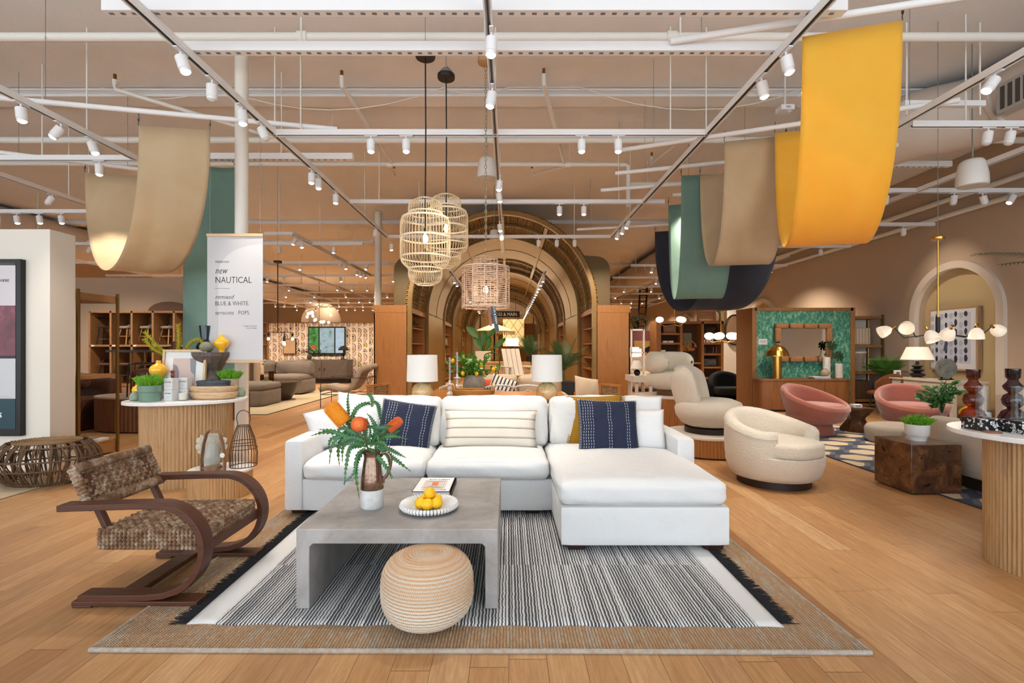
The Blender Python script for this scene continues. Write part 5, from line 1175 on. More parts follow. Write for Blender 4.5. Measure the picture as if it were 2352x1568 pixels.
for x,y,r,h,lb in gl_:
    O(MB().lathe([(0,0),(r,0),(r,h),(r-.004,h),(r-.004,.006),(0,.006)],24,c=(-6.05+x,12.85+y,.477)),'hurricane_glass',glassm('amber_glass','#d4b98f',.2),lb,'candle holder','amber glass hurricanes')
mo=T('moss_dish','shallow white dish of moss on the dark round table','dish',(-6.22,12.6,.477)); P(MB().lathe([(0,0),(.08,0),(.15,.04),(.145,.04),(.08,.01),(0,.01)],28),'dish',QZ,mo); mb=MB(); rn=random.Random(4)
for i in range(60): a=rn.uniform(0,6.28); r=.12*math.sqrt(rn.random()); mb.sph((r*math.cos(a),r*math.sin(a),.035+rn.random()*.02),rn.uniform(.012,.024),6,4)
P(mb,'moss',M('moss','#4c5b22',.9),mo,kind='stuff')
# sling chair
SLG=linenw('sling_linen','#9d8a76','#ab9883'); sl=T('sling_chair','beige sling lounge chair in a thin black frame','armchair',(-3.85,11.55,0))
fr_=MB()
for y in (11.2,11.9): PW(MB().tube([(-4.28,y,.0),(-4.28,y,.68),(-3.2,y,.68),(-3.2,y,.0)],.009,6).tube([(-4.28,y,.30),(-3.2,y,.30)],.009,6),'side_frame',BLACK,sl)
PW(MB().tube([(-3.2,11.2,.68),(-3.2,11.9,.68)],.009,6).tube([(-4.28,11.2,.30),(-4.28,11.9,.30)],.009,6),'cross_rail',BLACK,sl)
pp=bez([(-4.33,0,.40),(-4.15,0,.46),(-3.85,0,.40),(-3.62,0,.44),(-3.5,0,.62),(-3.38,0,.85),(-3.15,0,.93)],6)
def slg(u,v):
    f=u*(len(pp)-1); k=min(int(f),len(pp)-2); p=pp[k].lerp(pp[k+1],f-k); return Vector((p.x,11.24+.62*v,p.z+.01*math.sin(v*PI)))
o=PW(MB().grid(slg,40,10),'sling_pad',SLG,sl); m=o.modifiers.new('solid','SOLIDIFY'); m.thickness=.12; m.offset=0
st2=MB()
for k in range(4): y=11.28+.18*k; st2.sweep([Vector((-3.25,y,.70)),Vector((-3.32,y,.5)),Vector((-3.5,y,.33)),Vector((-3.8,y,.28))],[(-.003,-.02),(.003,-.02),(.003,.02),(-.003,.02)],(0,1,0))
PW(st2,'straps',SLG,sl)
# wallpapered wall, credenza and mirror
wp=NT('geo_wallpaper'); v=wp.coord(); x,y,z=[wp.sep(v)[i] for i in range(3)]
gx=wp.math('MULTIPLY',x,4.4); gz=wp.math('MULTIPLY',z,5.0); cell=wp.comb(wp.math('FLOOR',gx),wp.math('FLOOR',gz),0); r1=wp.wn(cell); r2_=wp.wn(cell,'Color'); fx_=wp.math('FRACT',gx); fz=wp.math('FRACT',gz)
d=wp.math('SQRT',wp.math('ADD',wp.math('POWER',fx_,2.0),wp.math('POWER',wp.math('SUBTRACT',fz,r1),2.0))); arcm=wp.math('LESS_THAN',wp.math('ABSOLUTE',wp.math('SUBTRACT',d,.6)),.10); inn=wp.math('LESS_THAN',d,.38)
cc=wp.ramp(r1,[(0,'#8d6f62'),(.25,'#9a7e45'),(.5,'#8a7264'),(.75,'#b08f7a'),(1,'#6f6a66')],'CONSTANT'); c=wp.mix(arcm,'#ded2c0',cc); c=wp.mix(inn,c,wp.ramp(wp.wn(wp.comb(wp.math('FLOOR',gz),wp.math('FLOOR',gx),4)),[(0,'#a58a4b'),(.4,'#c0a58f'),(.7,'#55524f'),(.8,'#9d8478')],'CONSTANT'))
wp.p(col=c,rough=.8)
wpp=T('wallpaper_wall','free standing wall panel papered in a tan and grey geometric pattern','wall panel',(-7.4,19.8,0)); PW(MB().bb(-9.6,-5.1,19.7,19.9,0,2.36),'panel',wp.m,wpp,smooth=False)
wn_=T('glowing_mirror','black framed mirror on the papered wall, reflected greenery painted as glowing panes','window',(-7.25,19.65,1.12)); P(MB().bb(-.74,.74,-.03,.03,0,1.1),'frame',BLACK,wn_)  # a mirror; its reflected outdoors is painted on as glowing colour panes
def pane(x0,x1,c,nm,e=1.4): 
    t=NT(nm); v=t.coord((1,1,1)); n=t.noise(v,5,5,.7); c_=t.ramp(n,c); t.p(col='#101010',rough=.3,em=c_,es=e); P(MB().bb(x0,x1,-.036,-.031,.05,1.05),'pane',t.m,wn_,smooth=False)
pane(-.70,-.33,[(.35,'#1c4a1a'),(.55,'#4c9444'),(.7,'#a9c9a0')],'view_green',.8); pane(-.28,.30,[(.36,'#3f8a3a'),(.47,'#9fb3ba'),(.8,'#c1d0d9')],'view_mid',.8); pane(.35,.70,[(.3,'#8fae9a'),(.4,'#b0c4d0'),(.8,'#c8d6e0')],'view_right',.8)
P(MB().bb(-.70,.70,-.034,-.030,.30,.33),'mirror_bar',BLACK,wn_)
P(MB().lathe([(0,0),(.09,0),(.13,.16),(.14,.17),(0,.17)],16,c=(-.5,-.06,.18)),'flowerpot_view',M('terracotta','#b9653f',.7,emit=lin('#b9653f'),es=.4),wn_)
cr=T('grey_credenza','grey sideboard with diagonal ribbed doors under the black framed mirror','sideboard',(-7.1,19.2,0)); GRW=wood('grey_stained','#5b524c','#6b615a','#4c443f')
PW(MB().bb(-8.15,-6.15,18.9,19.45,.18,.92),'cabinet',GRW,cr,bev=.006); PW(MB().bb(-8.1,-6.2,18.95,19.4,0,.18),'base',M('dark_base','#241d19',.6),cr)
for i,xc in enumerate((-7.65,-6.65)):
    d_=PW(MB().bb(xc-.46,xc+.46,18.88,18.9,.22,.88),'door',GRW,cr); mb=MB()
    for k in range(11): z=.26+.056*k; w0=.46-.07*k if i==0 else .46; mb.bb(xc-.44 if i==0 else xc+.42-.07*k if False else xc-.02+.04*k-.0,(xc+.40-.075*k) if i==0 else xc+.44,18.868,18.88,z,z+.02)
    mb.v=[(a-0,b,c_) for a,b,c_ in mb.v]; PW(mb,'ribs',M('rib_grey','#77706a',.6),cr); PW(MB().bb(xc+(.40 if i==0 else -.42),xc+(.42 if i==0 else -.40),18.855,18.88,.50,.60),'handle',BLACK,cr)
LBL='dark leafed branches in a vase on the grey sideboard'
dv=T('dark_branches',LBL,'plant',(-7.75,19.15,.92)); mb=MB(); rn=random.Random(8)
P(MB().lathe([(0,0),(.07,0),(.09,.1),(.04,.2),(0,.2)],16),'vase',M('smoke_vase','#4d4a48',.2),dv)
for i in range(170):
    a=rn.uniform(0,6.28); r=.48*math.sqrt(rn.random()); z=.15+rn.uniform(0,.42)*(1-r); p=Vector((r*math.cos(a),r*.5*math.sin(a),z)); d=Vector((rn.uniform(-1,1),rn.uniform(-1,1),rn.uniform(-.3,1))).normalized(); mb.sph(p,(.035,.02,.006),6,4,M=d.to_track_quat('X','Z').to_matrix().to_4x4())
P(mb,'leaves',M('burgundy_leaf','#332522',.5),dv,kind='stuff')
ml=T('mushroom_lamp','black dome table lamp on the grey sideboard','table lamp',(-6.42,19.15,.92)); P(MB().lathe([(0,0),(.12,0),(.12,.02),(.025,.03),(.025,.36),(0,.36)],20),'base',BLACK,ml); P(MB().lathe([(.2,.36),(.2,.40),(.12,.5),(.02,.54),(0,.54)],24),'shade',BLACK,ml)
fa=T('framed_print','tall framed beige print on the papered wall','picture',(-8.75,19.66,1.12)); P(MB().bb(-.26,.26,-.02,.02,0,.62),'frame',M('walnut_frame','#3f2a1c',.5),fa); P(MB().bb(-.23,.23,-.024,-.02,.03,.59),'print',M('print_beige','#b89c78',.8),fa)
s2=T('oak_bookcase','oak bookcase partly hidden behind the nautical sign','shelf',(-10.0,20.0,0))
for z in (.3,.9,1.5,1.95,2.38): PW(MB().bb(-10.75,-9.65,19.7,20.2,z-.03,z+.03),'board',CUB,s2)
for x in (-10.75,-10.0,-9.65): PW(MB().bb(x-.03,x+.03,19.7,20.2,0,2.4),'upright',CUB,s2)
tp=T('tv_panel','dark framed picture of a pale vase on the oak bookcase','picture',(-9.95,19.6,1.15)); P(MB().bb(-.35,.1,-.02,.02,0,.92),'frame',BLACK,tp); P(MB().bb(-.32,.07,-.025,-.021,.04,.88),'print',M('print_bluegrey','#8d949b',.5,emit=lin('#8d949b'),es=.2),tp)  # the print glows faintly by its own emission
# ================================================================ arched tunnel
XT=-.16; RT=2.26; SPR=2.40
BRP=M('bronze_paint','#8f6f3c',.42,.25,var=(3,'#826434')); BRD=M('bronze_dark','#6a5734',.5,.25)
cm=NT('corrugated_bronze'); v=cm.coord(); q_=cm.sep(v); wv_=cm.math('SINE',cm.math('MULTIPLY',cm.math('ARCTAN2',cm.math('SUBTRACT',q_[2],2.4),q_[0]),150.0)); cm.p(col=cm.mix(cm.math('MULTIPLY',cm.ramp(wv_,[(0,'#ffffff'),(1,'#000000')]),.22),cm.mix(cm.noise(v,2,2),'#ab8a52','#9c7b46'),'#5c4522'),rough=.35,metal=.5); cm.bump(wv_,.9,.03); COR=cm.m
CABO=wood('cabinet_oak','#a26a2c','#b1783a','#935e24',axis='Z',bump=.08)
at=T('arch_tunnel','long bronze barrel vaulted arcade with repeated ribs behind the sofa','arcade',(XT,11.9,0))
BND=[11.9,14.5,18.2,20.9,25.0,27.9,32.0,35.5]
def vault(y0,y1,r,mat,nm,th=.05,n=40):
    mb=MB(); vs=[];fs=[]
    for rr_,yy in ((r,y0),(r,y1),(r+th,y1),(r+th,y0)):
        for i in range(n+1): a=PI*i/n; vs.append((rr_*math.cos(a),yy-11.9,SPR+rr_*math.sin(a)))
    m=n+1
    for k in range(4):
        for i in range(n): a=k*m+i; b=((k+1)%4)*m+i; fs.append((a,b,b+1,a+1))
    mb.add(vs,fs); return P(mb,nm,mat,at,smooth=True)
for i in range(len(BND)-1):
    nic=i%2==0
    vault(BND[i]+(.0 if i else .12),BND[i+1],RT+.04 if nic else RT-.02,COR if nic else BRP,'corrugated_vault' if nic else 'smooth_vault')
    if not nic:
        for s in (-1,1): P(MB().bb(s*(RT-.02),s*(RT+.5),BND[i]-11.9,BND[i+1]-11.9,0,SPR-.02),'pier',BRP,at,smooth=False)
def ring(y,r0,r1,w,mat,nm,foot=True):
    mb=MB(); path=[Vector(((r0+r1)/2*math.cos(PI*i/48),y-11.9,SPR+(r0+r1)/2*math.sin(PI*i/48))) for i in range(49)]
    if foot: path=[Vector(((r0+r1)/2,y-11.9,0.0))]+path+[Vector((-(r0+r1)/2,y-11.9,0.0))]
    h=(r1-r0)/2; mb.sweep(path,[(-h,-w/2),(h,-w/2),(h,w/2),(-h,w/2)],(0,1,0)); P(mb,nm,mat,at,ang=50)
ring(11.96,RT-.07,RT+.03,.12,BRP,'front_ring')
for y in BND[1:-1]: ring(y,RT-.075,RT+.0,.09,BRP,'ring_rib')
for y in (13.2,16.4,19.6,23,26.5,30): ring(y,RT-.035,RT+.03,.05,BRP,'ring_rib',False)
for a in (60,90,118):
    P(MB().box(((RT-.04)*math.cos(R(a)),10.2,SPR+(RT-.04)*math.sin(R(a))),(.09,20.0,.05),Matrix.Rotation(R(90-a),4,'Y')),'ridge_purlin',BRP,at)
for s in (-1,1):
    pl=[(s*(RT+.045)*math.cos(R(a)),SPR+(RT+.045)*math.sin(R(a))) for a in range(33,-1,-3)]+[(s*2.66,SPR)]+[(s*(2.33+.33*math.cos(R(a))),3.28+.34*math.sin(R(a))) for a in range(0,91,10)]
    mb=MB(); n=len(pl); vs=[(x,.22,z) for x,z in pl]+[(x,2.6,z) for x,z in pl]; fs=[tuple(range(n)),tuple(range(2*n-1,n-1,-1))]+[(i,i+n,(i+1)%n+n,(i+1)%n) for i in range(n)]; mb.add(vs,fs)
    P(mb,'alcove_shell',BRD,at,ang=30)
# cabinets
def niche_cab(x0,x1,y0,y1,label,grp='oak niche cabinets of the arcade',zs=(.12,.80,1.11,1.49,1.90)):
    t=T('niche_cabinet',label,'cabinet',((x0+x1)/2,(y0+y1)/2,0),0,grp); inner=x1 if x0<0 else x0
    PW(MB().bb(x0,x1,y0,y0+.05,0,2.40),'end_panel',CABO,t,bev=.003); PW(MB().bb(x0,x1,y1-.05,y1,0,2.40),'end_panel',CABO,t)
    PW(MB().bb(x0-.004,x1+.004,y0-.006,y0+.0,2.22,2.40),'end_cap',CABO,t)
    bx=(x0,x0+.03) if x0<0 else (x1-.03,x1); PW(MB().bb(bx[0],bx[1],y0,y1,0,2.4),'back_panel',CABO,t)
    PW(MB().bb(x0,x1,y0,y1,2.36,2.40),'top',CABO,t); PW(MB().bb(inner-.03,inner+.03,y0+.05,y1,2.25,2.36),'header',CABO,t)
    for z in zs: PW(MB().bb(x0+.03,x1-.02,y0+.05,y1-.05,z-.025,z),'shelf_board',CABO,t)
    return t
niche_cab(-3.26,-2.47,11.9,14.45,'oak cabinet end left of the bronze arch'); niche_cab(2.15,2.94,11.9,14.45,'oak cabinet end right of the bronze arch')
for k,(a,b) in enumerate(((18.25,20.85),(25.05,27.85))):
    niche_cab(-2.95,-2.44,a,b,'%s oak niche cabinet deeper inside the arcade, left side'%('second','third')[k]); niche_cab(2.12,2.63,a,b,'%s oak niche cabinet deeper inside the arcade, right side'%('second','third')[k])
# things in the niches
BKL=M('black_leaf_green','#17351f',.35); VSG=M('grey_vase','#8b837a',.4)
def leafy(name,label,loc,potprof,potm,leaves,lm,lw=.05,L=.3,stemr=.005,seed=1,cat='plant',spread=1.0,up=.6,group=None):
    t=T(name,label,cat,loc,0,group); rn=random.Random(seed); top=max(p[1] for p in potprof); P(MB().lathe(potprof,24),'pot',potm,t)
    mb=MB(); st=MB()
    for i in range(leaves):
        a=2*PI*i/leaves*1.7+rn.uniform(-.3,.3); l=L*rn.uniform(.7,1.1); e=rn.uniform(.25,1)*spread; m1=Vector((math.cos(a)*e*l*.5,math.sin(a)*e*l*.5,top+l*up)); 
        st.tube(bez([(0,0,top-.02),m1*.5+Vector((0,0,top*.5)),m1],4),stemr,5)
        d=Vector((math.cos(a)*e,math.sin(a)*e,rn.uniform(-.3,.5))).normalized(); s=d.cross(Vector((0,0,1))).normalized(); l2=lw*3.2
        rows=[m1+d*l2*k/6+Vector((0,0,-.25*l2*(k/6)**2)) for k in range(7)]; wv=[.12,.75,1,.95,.75,.42,.03]
        vs=[]
        for r_,w_ in zip(rows,wv): vs+=[r_-s*lw*w_+Vector((0,0,lw*.25*w_)),r_,r_+s*lw*w_+Vector((0,0,lw*.25*w_))]
        fs=[]
        for k in range(6): fs+=[(3*k,3*k+1,3*k+4,3*k+3),(3*k+1,3*k+2,3*k+5,3*k+4)]
        mb.add(vs,fs)
    P(st,'stems',lm,t); P(mb,'leaves',lm,t,kind='stuff'); return t
VP=[(0,0),(.06,0),(.08,.08),(.05,.2),(.055,.22),(0,.2)]
leafy('potted_leaf_plant','broad dark leafed branches in a grey vase in the left niche of the arch',(-2.62,12.9,1.49),VP,VSG,8,BKL,.09,.42,seed=3)
O(MB().lathe(VP,24,c=(-2.62,12.6,1.11)),'patterned_vase',M('patterned_vase','#8d8782',.5,var=(30,'#39404a')),'grey patterned vase on the second shelf of the left niche','vase')
O(MB().lathe([(0,0),(.04,0),(.07,.05),(.025,.12),(.055,.17),(.02,.24),(.045,.29),(.02,.34),(.022,.42),(0,.42)],20,c=(2.48,12.9,1.49)),'amber_vase',M('dark_amber','#5b1f12',.15,coat=.5),'dark amber bubble bottle in the right niche of the arch','vase')
for i,x in enumerate((2.33,2.40,2.47,2.55)): O(MB().lathe([(0,0),(.028,0),(.03,.09),(.026,.09),(.025,.01),(0,.01)],16,c=(x,12.7+.1*i,1.11)),'tumbler',GLS,'clear tumbler on the second shelf of the right niche','glass','tumblers in the right niche')
hb=T('tan_bag','tan woven bag on the third shelf of the right niche','bag',(2.5,12.8,.80)); P(MB().rbox((0,0,.10),(.22,.3,.2),.04,5),'body',M('bag_tan','#a4714b',.8),hb); P(MB().tube([(-.11,-.08,.2),(-.2,-.05,.28),(-.2,.05,.28),(-.11,.08,.2)],.006,5),'handle',M('bag_tan','#a4714b',.8),hb)
tx=M('textile_mix','#6c6a66',.9,var=(14,'#c9bda9'))
for k,(y,z) in enumerate(((19,1.11),(19.2,.80),(19.6,1.49),(26,1.11),(26.4,1.49),(26,.80))):
    cushion('folded patterned pillow on a left shelf %s in the arcade'%('of the second niche' if y<21 else 'of the third niche'),tx,.35,.3,.12,(-2.55,y,z+.14),-10,60,0,k,grp='pillows on the niche shelves')
# platform and things on it
pf0=T('platform','low oak display platform just inside the arch','platform',(.1,14,0)); PW(MB().bb(-1.45,1.5,12.3,16.1,0,.34),'deck',OAKX,pf0,bev=.004)
WP=M('white_painted_wood','#e6ddd0',.5); ad=T('adirondack_chair','white slatted adirondack chair on the platform inside the arch','chair',(.22,13.35,.34),R(25))
for i in range(4): P(MB().box((-.21+.14*i,.26,.62),(.125,.025,.82),Matrix.Rotation(R(-22),4,'X')),'back_slat',WP,ad,bev=.003)
for i in range(5): P(MB().box((0,-.25+.11*i,.30-.02*i),(.56,.10,.022)),'seat_slat',WP,ad,bev=.003)
for s in (-1,1): P(MB().box((s*.34,-.05,.52),(.13,.66,.025)),'armrest',WP,ad,bev=.004); P(MB().box((s*.32,-.27,.26),(.03,.12,.52)),'front_leg',WP,ad); P(MB().box((s*.32,.22,.26),(.03,.1,.52)),'rear_leg',WP,ad)
OLV=M('olive_metal','#3c4a22',.4)
ov=T('olive_chair','olive green metal hoop backed chair on the platform','chair',(-.47,12.75,.34),R(-10)); P(MB().rbox((0,0,.45),(.42,.4,.03),.01,3),'seat',OLV,ov)
for sx in (-1,1):
    for sy in (-1,1): P(MB().cyl((sx*.17,sy*.16,.45),(sx*.22,sy*.22,0),.012,n=8),'leg',OLV,ov)
P(MB().tube([(-.2,.18,.45),(-.21,.2,.78)]+[(.21*-math.cos(R(a)),.21,.80+.1*math.sin(R(a))) for a in range(15,170,15)]+[(.21,.2,.78),(.2,.18,.45)],.014,8).tube([(-.2,.2,.7),(.2,.2,.7)],.01,6).tube([(-.2,.2,.6),(.2,.2,.6)],.01,6),'hoop_back',OLV,ov)
cs=T('console_block','oak counter behind the platform with planter and lamp on it','counter',(0,16.7,0)); PW(MB().bb(-1.3,1.35,16.4,17.0,0,.90),'body',OAKX,cs,bev=.004)
WPL=M('white_planter','#cfc8bd',.7)
bn=T('banana_plant','broad leafed banana plant in a square white planter inside the arcade','plant',(-.86,16.7,.90)); P(MB().box((0,0,.18),(.5,.4,.36)),'planter',WPL,bn,bev=.008)
BAN=M('banana_leaf','#17480f',.4,var=(4,'#2a6218')); mb=MB(); rn=random.Random(6)
def blade(mb,base,tip,w,droop=.15,n=10,face=(0,-1,0.3)):
    base=Vector(base); tip=Vector(tip); d=tip-base; s=d.normalized().cross(Vector(face).normalized()); s.normalize(); vs=[]
    for k in range(n+1):
        f=k/n; p=base+d*f+Vector((0,0,-droop*f*f)); ww=w*math.sin(PI*min(max(f*.93+.05,0),1))**.7; vs+=[p-s*ww+Vector((0,-.02,.02)),p,p+s*ww+Vector((0,-.02,.02))]
    fs=[]
    for k in range(n): fs+=[(3*k,3*k+1,3*k+4,3*k+3),(3*k+1,3*k+2,3*k+5,3*k+4)]
    mb.add(vs,fs)
stm=MB()
Q=lambda px,py:PX(px,py,16.6)-Vector((-.86,16.7,.90))
for b,tp_,w_ in (((1099,776),(1072,748),.13),((1108,805),(1088,772),.10),((1110,790),(1112,758),.11),((1120,775),(1140,752),.08),((1135,800),(1162,776),.09),((1120,800),(1126,772),.09)):
    stm.tube([(0,0,.3),Q(*b)],.02,6); blade(mb,Q(*b),Q(*tp_),w_,.03)
P(stm,'stalks',BAN,bn); P(mb,'leaves',BAN,bn)
LSH=M('lit_shade','#f6e3c8',.7,emit=(1,.8,.58),es=1.6)
for k,(x,lb) in enumerate(((.12,'rectangular shaded lit table lamp inside the arcade'),)):
    t=T('table_lamp',lb,'table lamp',(x,16.7,.90)); P(MB().cyl((0,0,0),(0,0,.02),.1,n=20).cyl((0,0,0),(0,0,.55),.02,n=10),'base',BLACK,t); P(MB().box((0,0,.66),(.44,.26,.26),taper=.95),'lamp_shade',LSH,t)
# palms
PALM=M('palm_green','#1d3d1b',.5,var=(6,'#2a5424')); PALM2=M('palm_bright','#3f6b28',.5,var=(6,'#547f33'))
def frond(mb,base,dirn,L,arch,w,n=27,leaf=.22,seed=0):
    rn=random.Random(seed); base=Vector(base); d=Vector(dirn).normalized(); pts=[]
    for k in range(n+1): f=k/n; pts.append(base+d*L*f+Vector((0,0,-arch*L*f*f*.9)))
    mb.tube(pts,[.008*(1-.8*k/n)+.001 for k in range(n+1)],5)
    for k in range(3,n+1):
        t=(pts[k]-pts[k-1]).normalized(); s=t.cross(Vector((0,0,1)));
        s=s.normalized() if s.length>1e-3 else Vector((1,0,0)); f=k/n; l=leaf*math.sin(PI*(f*.8+.12))**.6*rn.uniform(.85,1.1)
        for sg in (-1,1):
            e=pts[k]+(s*sg*.85+t*.7+Vector((0,0,-.15))).normalized()*l; m_=(pts[k]+e)/2+Vector((0,0,.01)); u=t*w*.38
            mb.add([pts[k]-u*.4,m_-u,e,m_+u,pts[k]+u*.4],[(0,1,2,3,4)])
def palm(name,label,loc,potfn,nf,L,z0,seed=0,mat=PALM,leaf=.2,up=1.0,trunk=.0,w=.011,arch=.55,group=None):
    t=T(name,label,'palm',loc,0,group); potfn(t); rn=random.Random(seed); mb=MB()
    for i in range(nf):
        a=2*PI*i/nf*1.618*1.0+rn.uniform(-.2,.2); e=rn.uniform(.25,1.0); frond(mb,(0,0,z0),(math.cos(a)*e,math.sin(a)*e,up*rn.uniform(.8,1.3)),L*rn.uniform(.75,1.1),arch*e,w,leaf=leaf,seed=i)
    if trunk: P(MB().cyl((0,0,z0-trunk),(0,0,z0+.02),.025,n=8),'trunk',M('palm_stem','#5d6b32',.7),t)
    P(mb,'fronds',mat,t,kind='stuff',smooth=False); return t
palm('areca_palm','large dark palm in a dark square planter at the right inside the arch',(1.22,10.9,0),lambda t:P(MB().box((0,0,.31),(.44,.44,.62)),'planter',M('dark_planter','#2a2a2c',.6),t,bev=.006),19,.92,.85,2,trunk=.25,leaf=.27,up=1.05,w=.014)
palm('areca_palm','smaller palm on the counter inside the arcade, right of the lit lamp',(.72,16.75,.90),lambda t:P(MB().cyl((0,0,0),(0,0,.2),.12,n=20),'pot',BLACK,t),14,.85,.2,5,leaf=.26,w=.016)
palm('parlor_palm','low palm beside the adirondack chair on the platform',(.85,14.6,.34),lambda t:P(MB().cyl((0,0,0),(0,0,.25),.14,n=20),'pot',WPL,t),14,.6,.25,7,leaf=.2,w=.014)
# umbrella
um=T('patio_umbrella','cream fringed patio umbrella deep inside the arcade','umbrella',(-.68,24,0)); P(MB().cyl((0,0,0),(0,0,2.6),.025,n=10).cyl((0,0,0),(0,0,.08),.25,n=24),'pole',BLACK,um)
CRM=M('cream_canvas','#d9c39b',.9)
P(MB().lathe([(.03,2.56),(.5,2.40),(1.0,2.20),(1.0,2.17),(.5,2.36),(.03,2.52)],8),'canopy',CRM,um,smooth=False)
mb=MB()
for i in range(60): a=2*PI*i/60; x,y=.98*math.cos(a),.98*math.sin(a); mb.tube([(x,y,2.19),(x,y,2.05-.04*abs(math.sin(i*.8)))],[.03,.018],4)
P(mb,'fringe',M('fringe_tan','#a98d65',.9),um)
# end wall decor
wm=NT('woven_reed'); v=wm.coord(); n=wm.noise(wm.coord((3,1,40)),2,3,.6); wm.p(col=wm.ramp(n,[(.3,'#8d6a3f'),(.6,'#b8925e'),(.8,'#c9a878')]),rough=.9); WRM=wm.m
ew=T('woven_wall_panel','tan woven reed wall panel at the end of the arcade','wall panel',(XT,36.8,0)); 
for i in range(4): x=-1.9+i*.98; PW(MB().bb(XT+x-.0,XT+x+.94,36.7,36.8,0,3.9),'reed_panel',WRM,ew,bev=.01)
pm=NT('diamond_panel'); v=pm.coord(); x,y,z=[pm.sep(v)[i] for i in range(3)]; a=pm.math('ABSOLUTE',pm.math('SUBTRACT',pm.math('FRACT',pm.math('MULTIPLY',x,1.6)),.5)); b=pm.math('ABSOLUTE',pm.math('SUBTRACT',pm.math('FRACT',pm.math('MULTIPLY',z,1.1)),.5)); d=pm.math('ABSOLUTE',pm.math('SUBTRACT',pm.math('ADD',a,b),.5)); pm.p(col=pm.mix(pm.math('LESS_THAN',d,.03),'#dcc89f','#6e5c3e'),rough=.9)
dpn=T('patterned_rug','cream rug with a dark diamond pattern hung at the end of the arcade','rug',(.35,34.5,1.6)); P(MB().rbox((0,0,.85),(1.5,.04,1.9),.02,4),'weave',pm.m,dpn)
sj=T('shop_sign','black hanging sign lettered JOSS & MAIN at the end of the arcade','sign',(-.17,29.5,3.22)); SJB=M('sign_black','#17140f',.5)
P(MB().bb(-.83,.83,-.03,.03,0,.36),'sign_board',SJB,sj); text('JOSS & MAIN',.30,M('sign_cream','#d9c9a8',.5,emit=lin('#d9c9a8'),es=.25),sj,(0,-.032,.075),RX,align='CENTER',sx=.80)
P(MB().cyl((.6,0,.36),(.6,0,1.3),.012,n=6).cyl((-.6,0,.36),(-.6,0,1.3),.012,n=6),'hanger_rod',BLACK,sj)
# tracks inside the tunnel
track((.95,12.6,3.35),(.95,31,3.35),'white track running back inside the arcade on the right',(),z=3.35)
track((-1.5,12.6,3.35),(-1.5,31,3.35),'white track running back inside the arcade on the left',(),z=3.35)
for i in range(22):
    y=13.2+i*.82; head((.95,y,0),'Y',tilt=(-12,0),on=True,zz=3.315,label='small lit spotlight in the long row inside the arcade, right side',power=0)
for i,y in enumerate((13.4,14.1,18,19,24,25)): head((-1.5,y,0),'Y',tilt=(12,0),on=True,zz=3.315,label='small lit spotlight inside the arcade, left side')
for y in (13.6,16.5,19.5,22.5,25.5,28.5,31.5): spot((.6,y,3.3),(-.25,.15,-1),165,140,.8,(1,.76,.48)); spot((-.9,y+1,3.3),(.2,.15,-1),150,140,.8,(1,.76,.48))
point((.1,15,2.6),50,(1,.74,.46),.3); point((0,24.5,2.9),60,(1,.72,.42),.3); spot((0,32,3.6),(0,1,-.3),380,110,.8,(1,.78,.5))  # warm lights set free inside the vault, no fixture around them
# ---------------------------------------------------------------- dining table behind the sofa
tb=T('dining_table','long honey oak dining table behind the sofa','dining table',(-.18,6.0,0)); HON=wood('honey_oak','#a8682b','#bd7a38','#96591f',axis='X')
PW(MB().bb(-1.08,.73,5.1,6.9,.71,.75),'tabletop',HON,tb,bev=.004)
for x in (-.98,.63):
    for y in (5.2,6.8): PW(MB().bb(x-.04,x+.04,y-.04,y+.04,0,.71),'leg',HON,tb,bev=.004)
ALB=NT('alabaster'); v=ALB.coord(); n=ALB.noise(ALB.coord((1,1,1),(.4,.3,0)),9,5,.6,2.0); ALB.p(col=ALB.ramp(n,[(.3,'#b88a52'),(.5,'#d9b57c'),(.7,'#e9cfa0')]),rough=.15,coat=.4); ALB=ALB.m
SHD=M('white_lamp_shade','#dedbd4',.85,bump=(300,.2),emit=(1,.96,.9),es=.04)
for px,lb in ((970,'left table lamp with white drum shade and round stone base'),(1256,'right table lamp with white drum shade and round stone base')):
    X=(px-CX)*5.35/FP; t=T('table_lamp',lb,'table lamp',(X,5.35,.75),0,'pair of table lamps behind the sofa')
    P(MB().cyl((0,0,0),(0,0,.02),.07,n=28),'foot',BRASS,t); P(MB().sph((0,0,.125),.115,32,20),'stone_ball',ALB,t); P(MB().cyl((0,0,.235),(0,0,.28),.014,n=12).cyl((0,0,.49),(0,0,.53),.006,n=8),'stem',BRASS,t)
    o=P(MB().lathe([(.168,.245),(.162,.53),(.159,.53),(.165,.245)],48),'lamp_shade',SHD,t)
WCH=M('white_ceramic','#e9e4dc',.3)
def candlestick(px,py,label,h,Y=5.75):
    X=(px-CX)*Y/FP; t=T('candlestick',label,'candlestick',(X,Y,.75),0,'white candlesticks on the dining table'); P(MB().lathe([(0,0),(.045,0),(.045,.012),(.014,.025),(.014,.035),(.036,.06),(.036,.075),(.014,.10),(.012,.11),(.03,.13),(.03,.145),(.012,.165),(.012,h-.03),(.042,h-.01),(.042,h),(.012,h+.002),(.012,h+.04),(0,h+.04)],24),'holder',WCH,t)
    mb=MB(); L=.27
    for k in range(2):
        mb.tube([(.006*math.cos(i*.5+PI*k),.006*math.sin(i*.5+PI*k),h+.03+L*i/50) for i in range(51)],.0065,6)
    P(mb,'twisted_candle',M('candle_lilac','#b7aeb9',.5),t)
candlestick(1033,905,'front white candlestick with a twisted lilac candle',.19); candlestick(1050,895,'taller white candlestick with a twisted lilac candle, standing behind',.25,6.0)
URN=M('stone_urn','#8f8577',.85,bump=(30,.6),var=(12,'#7b7266'))
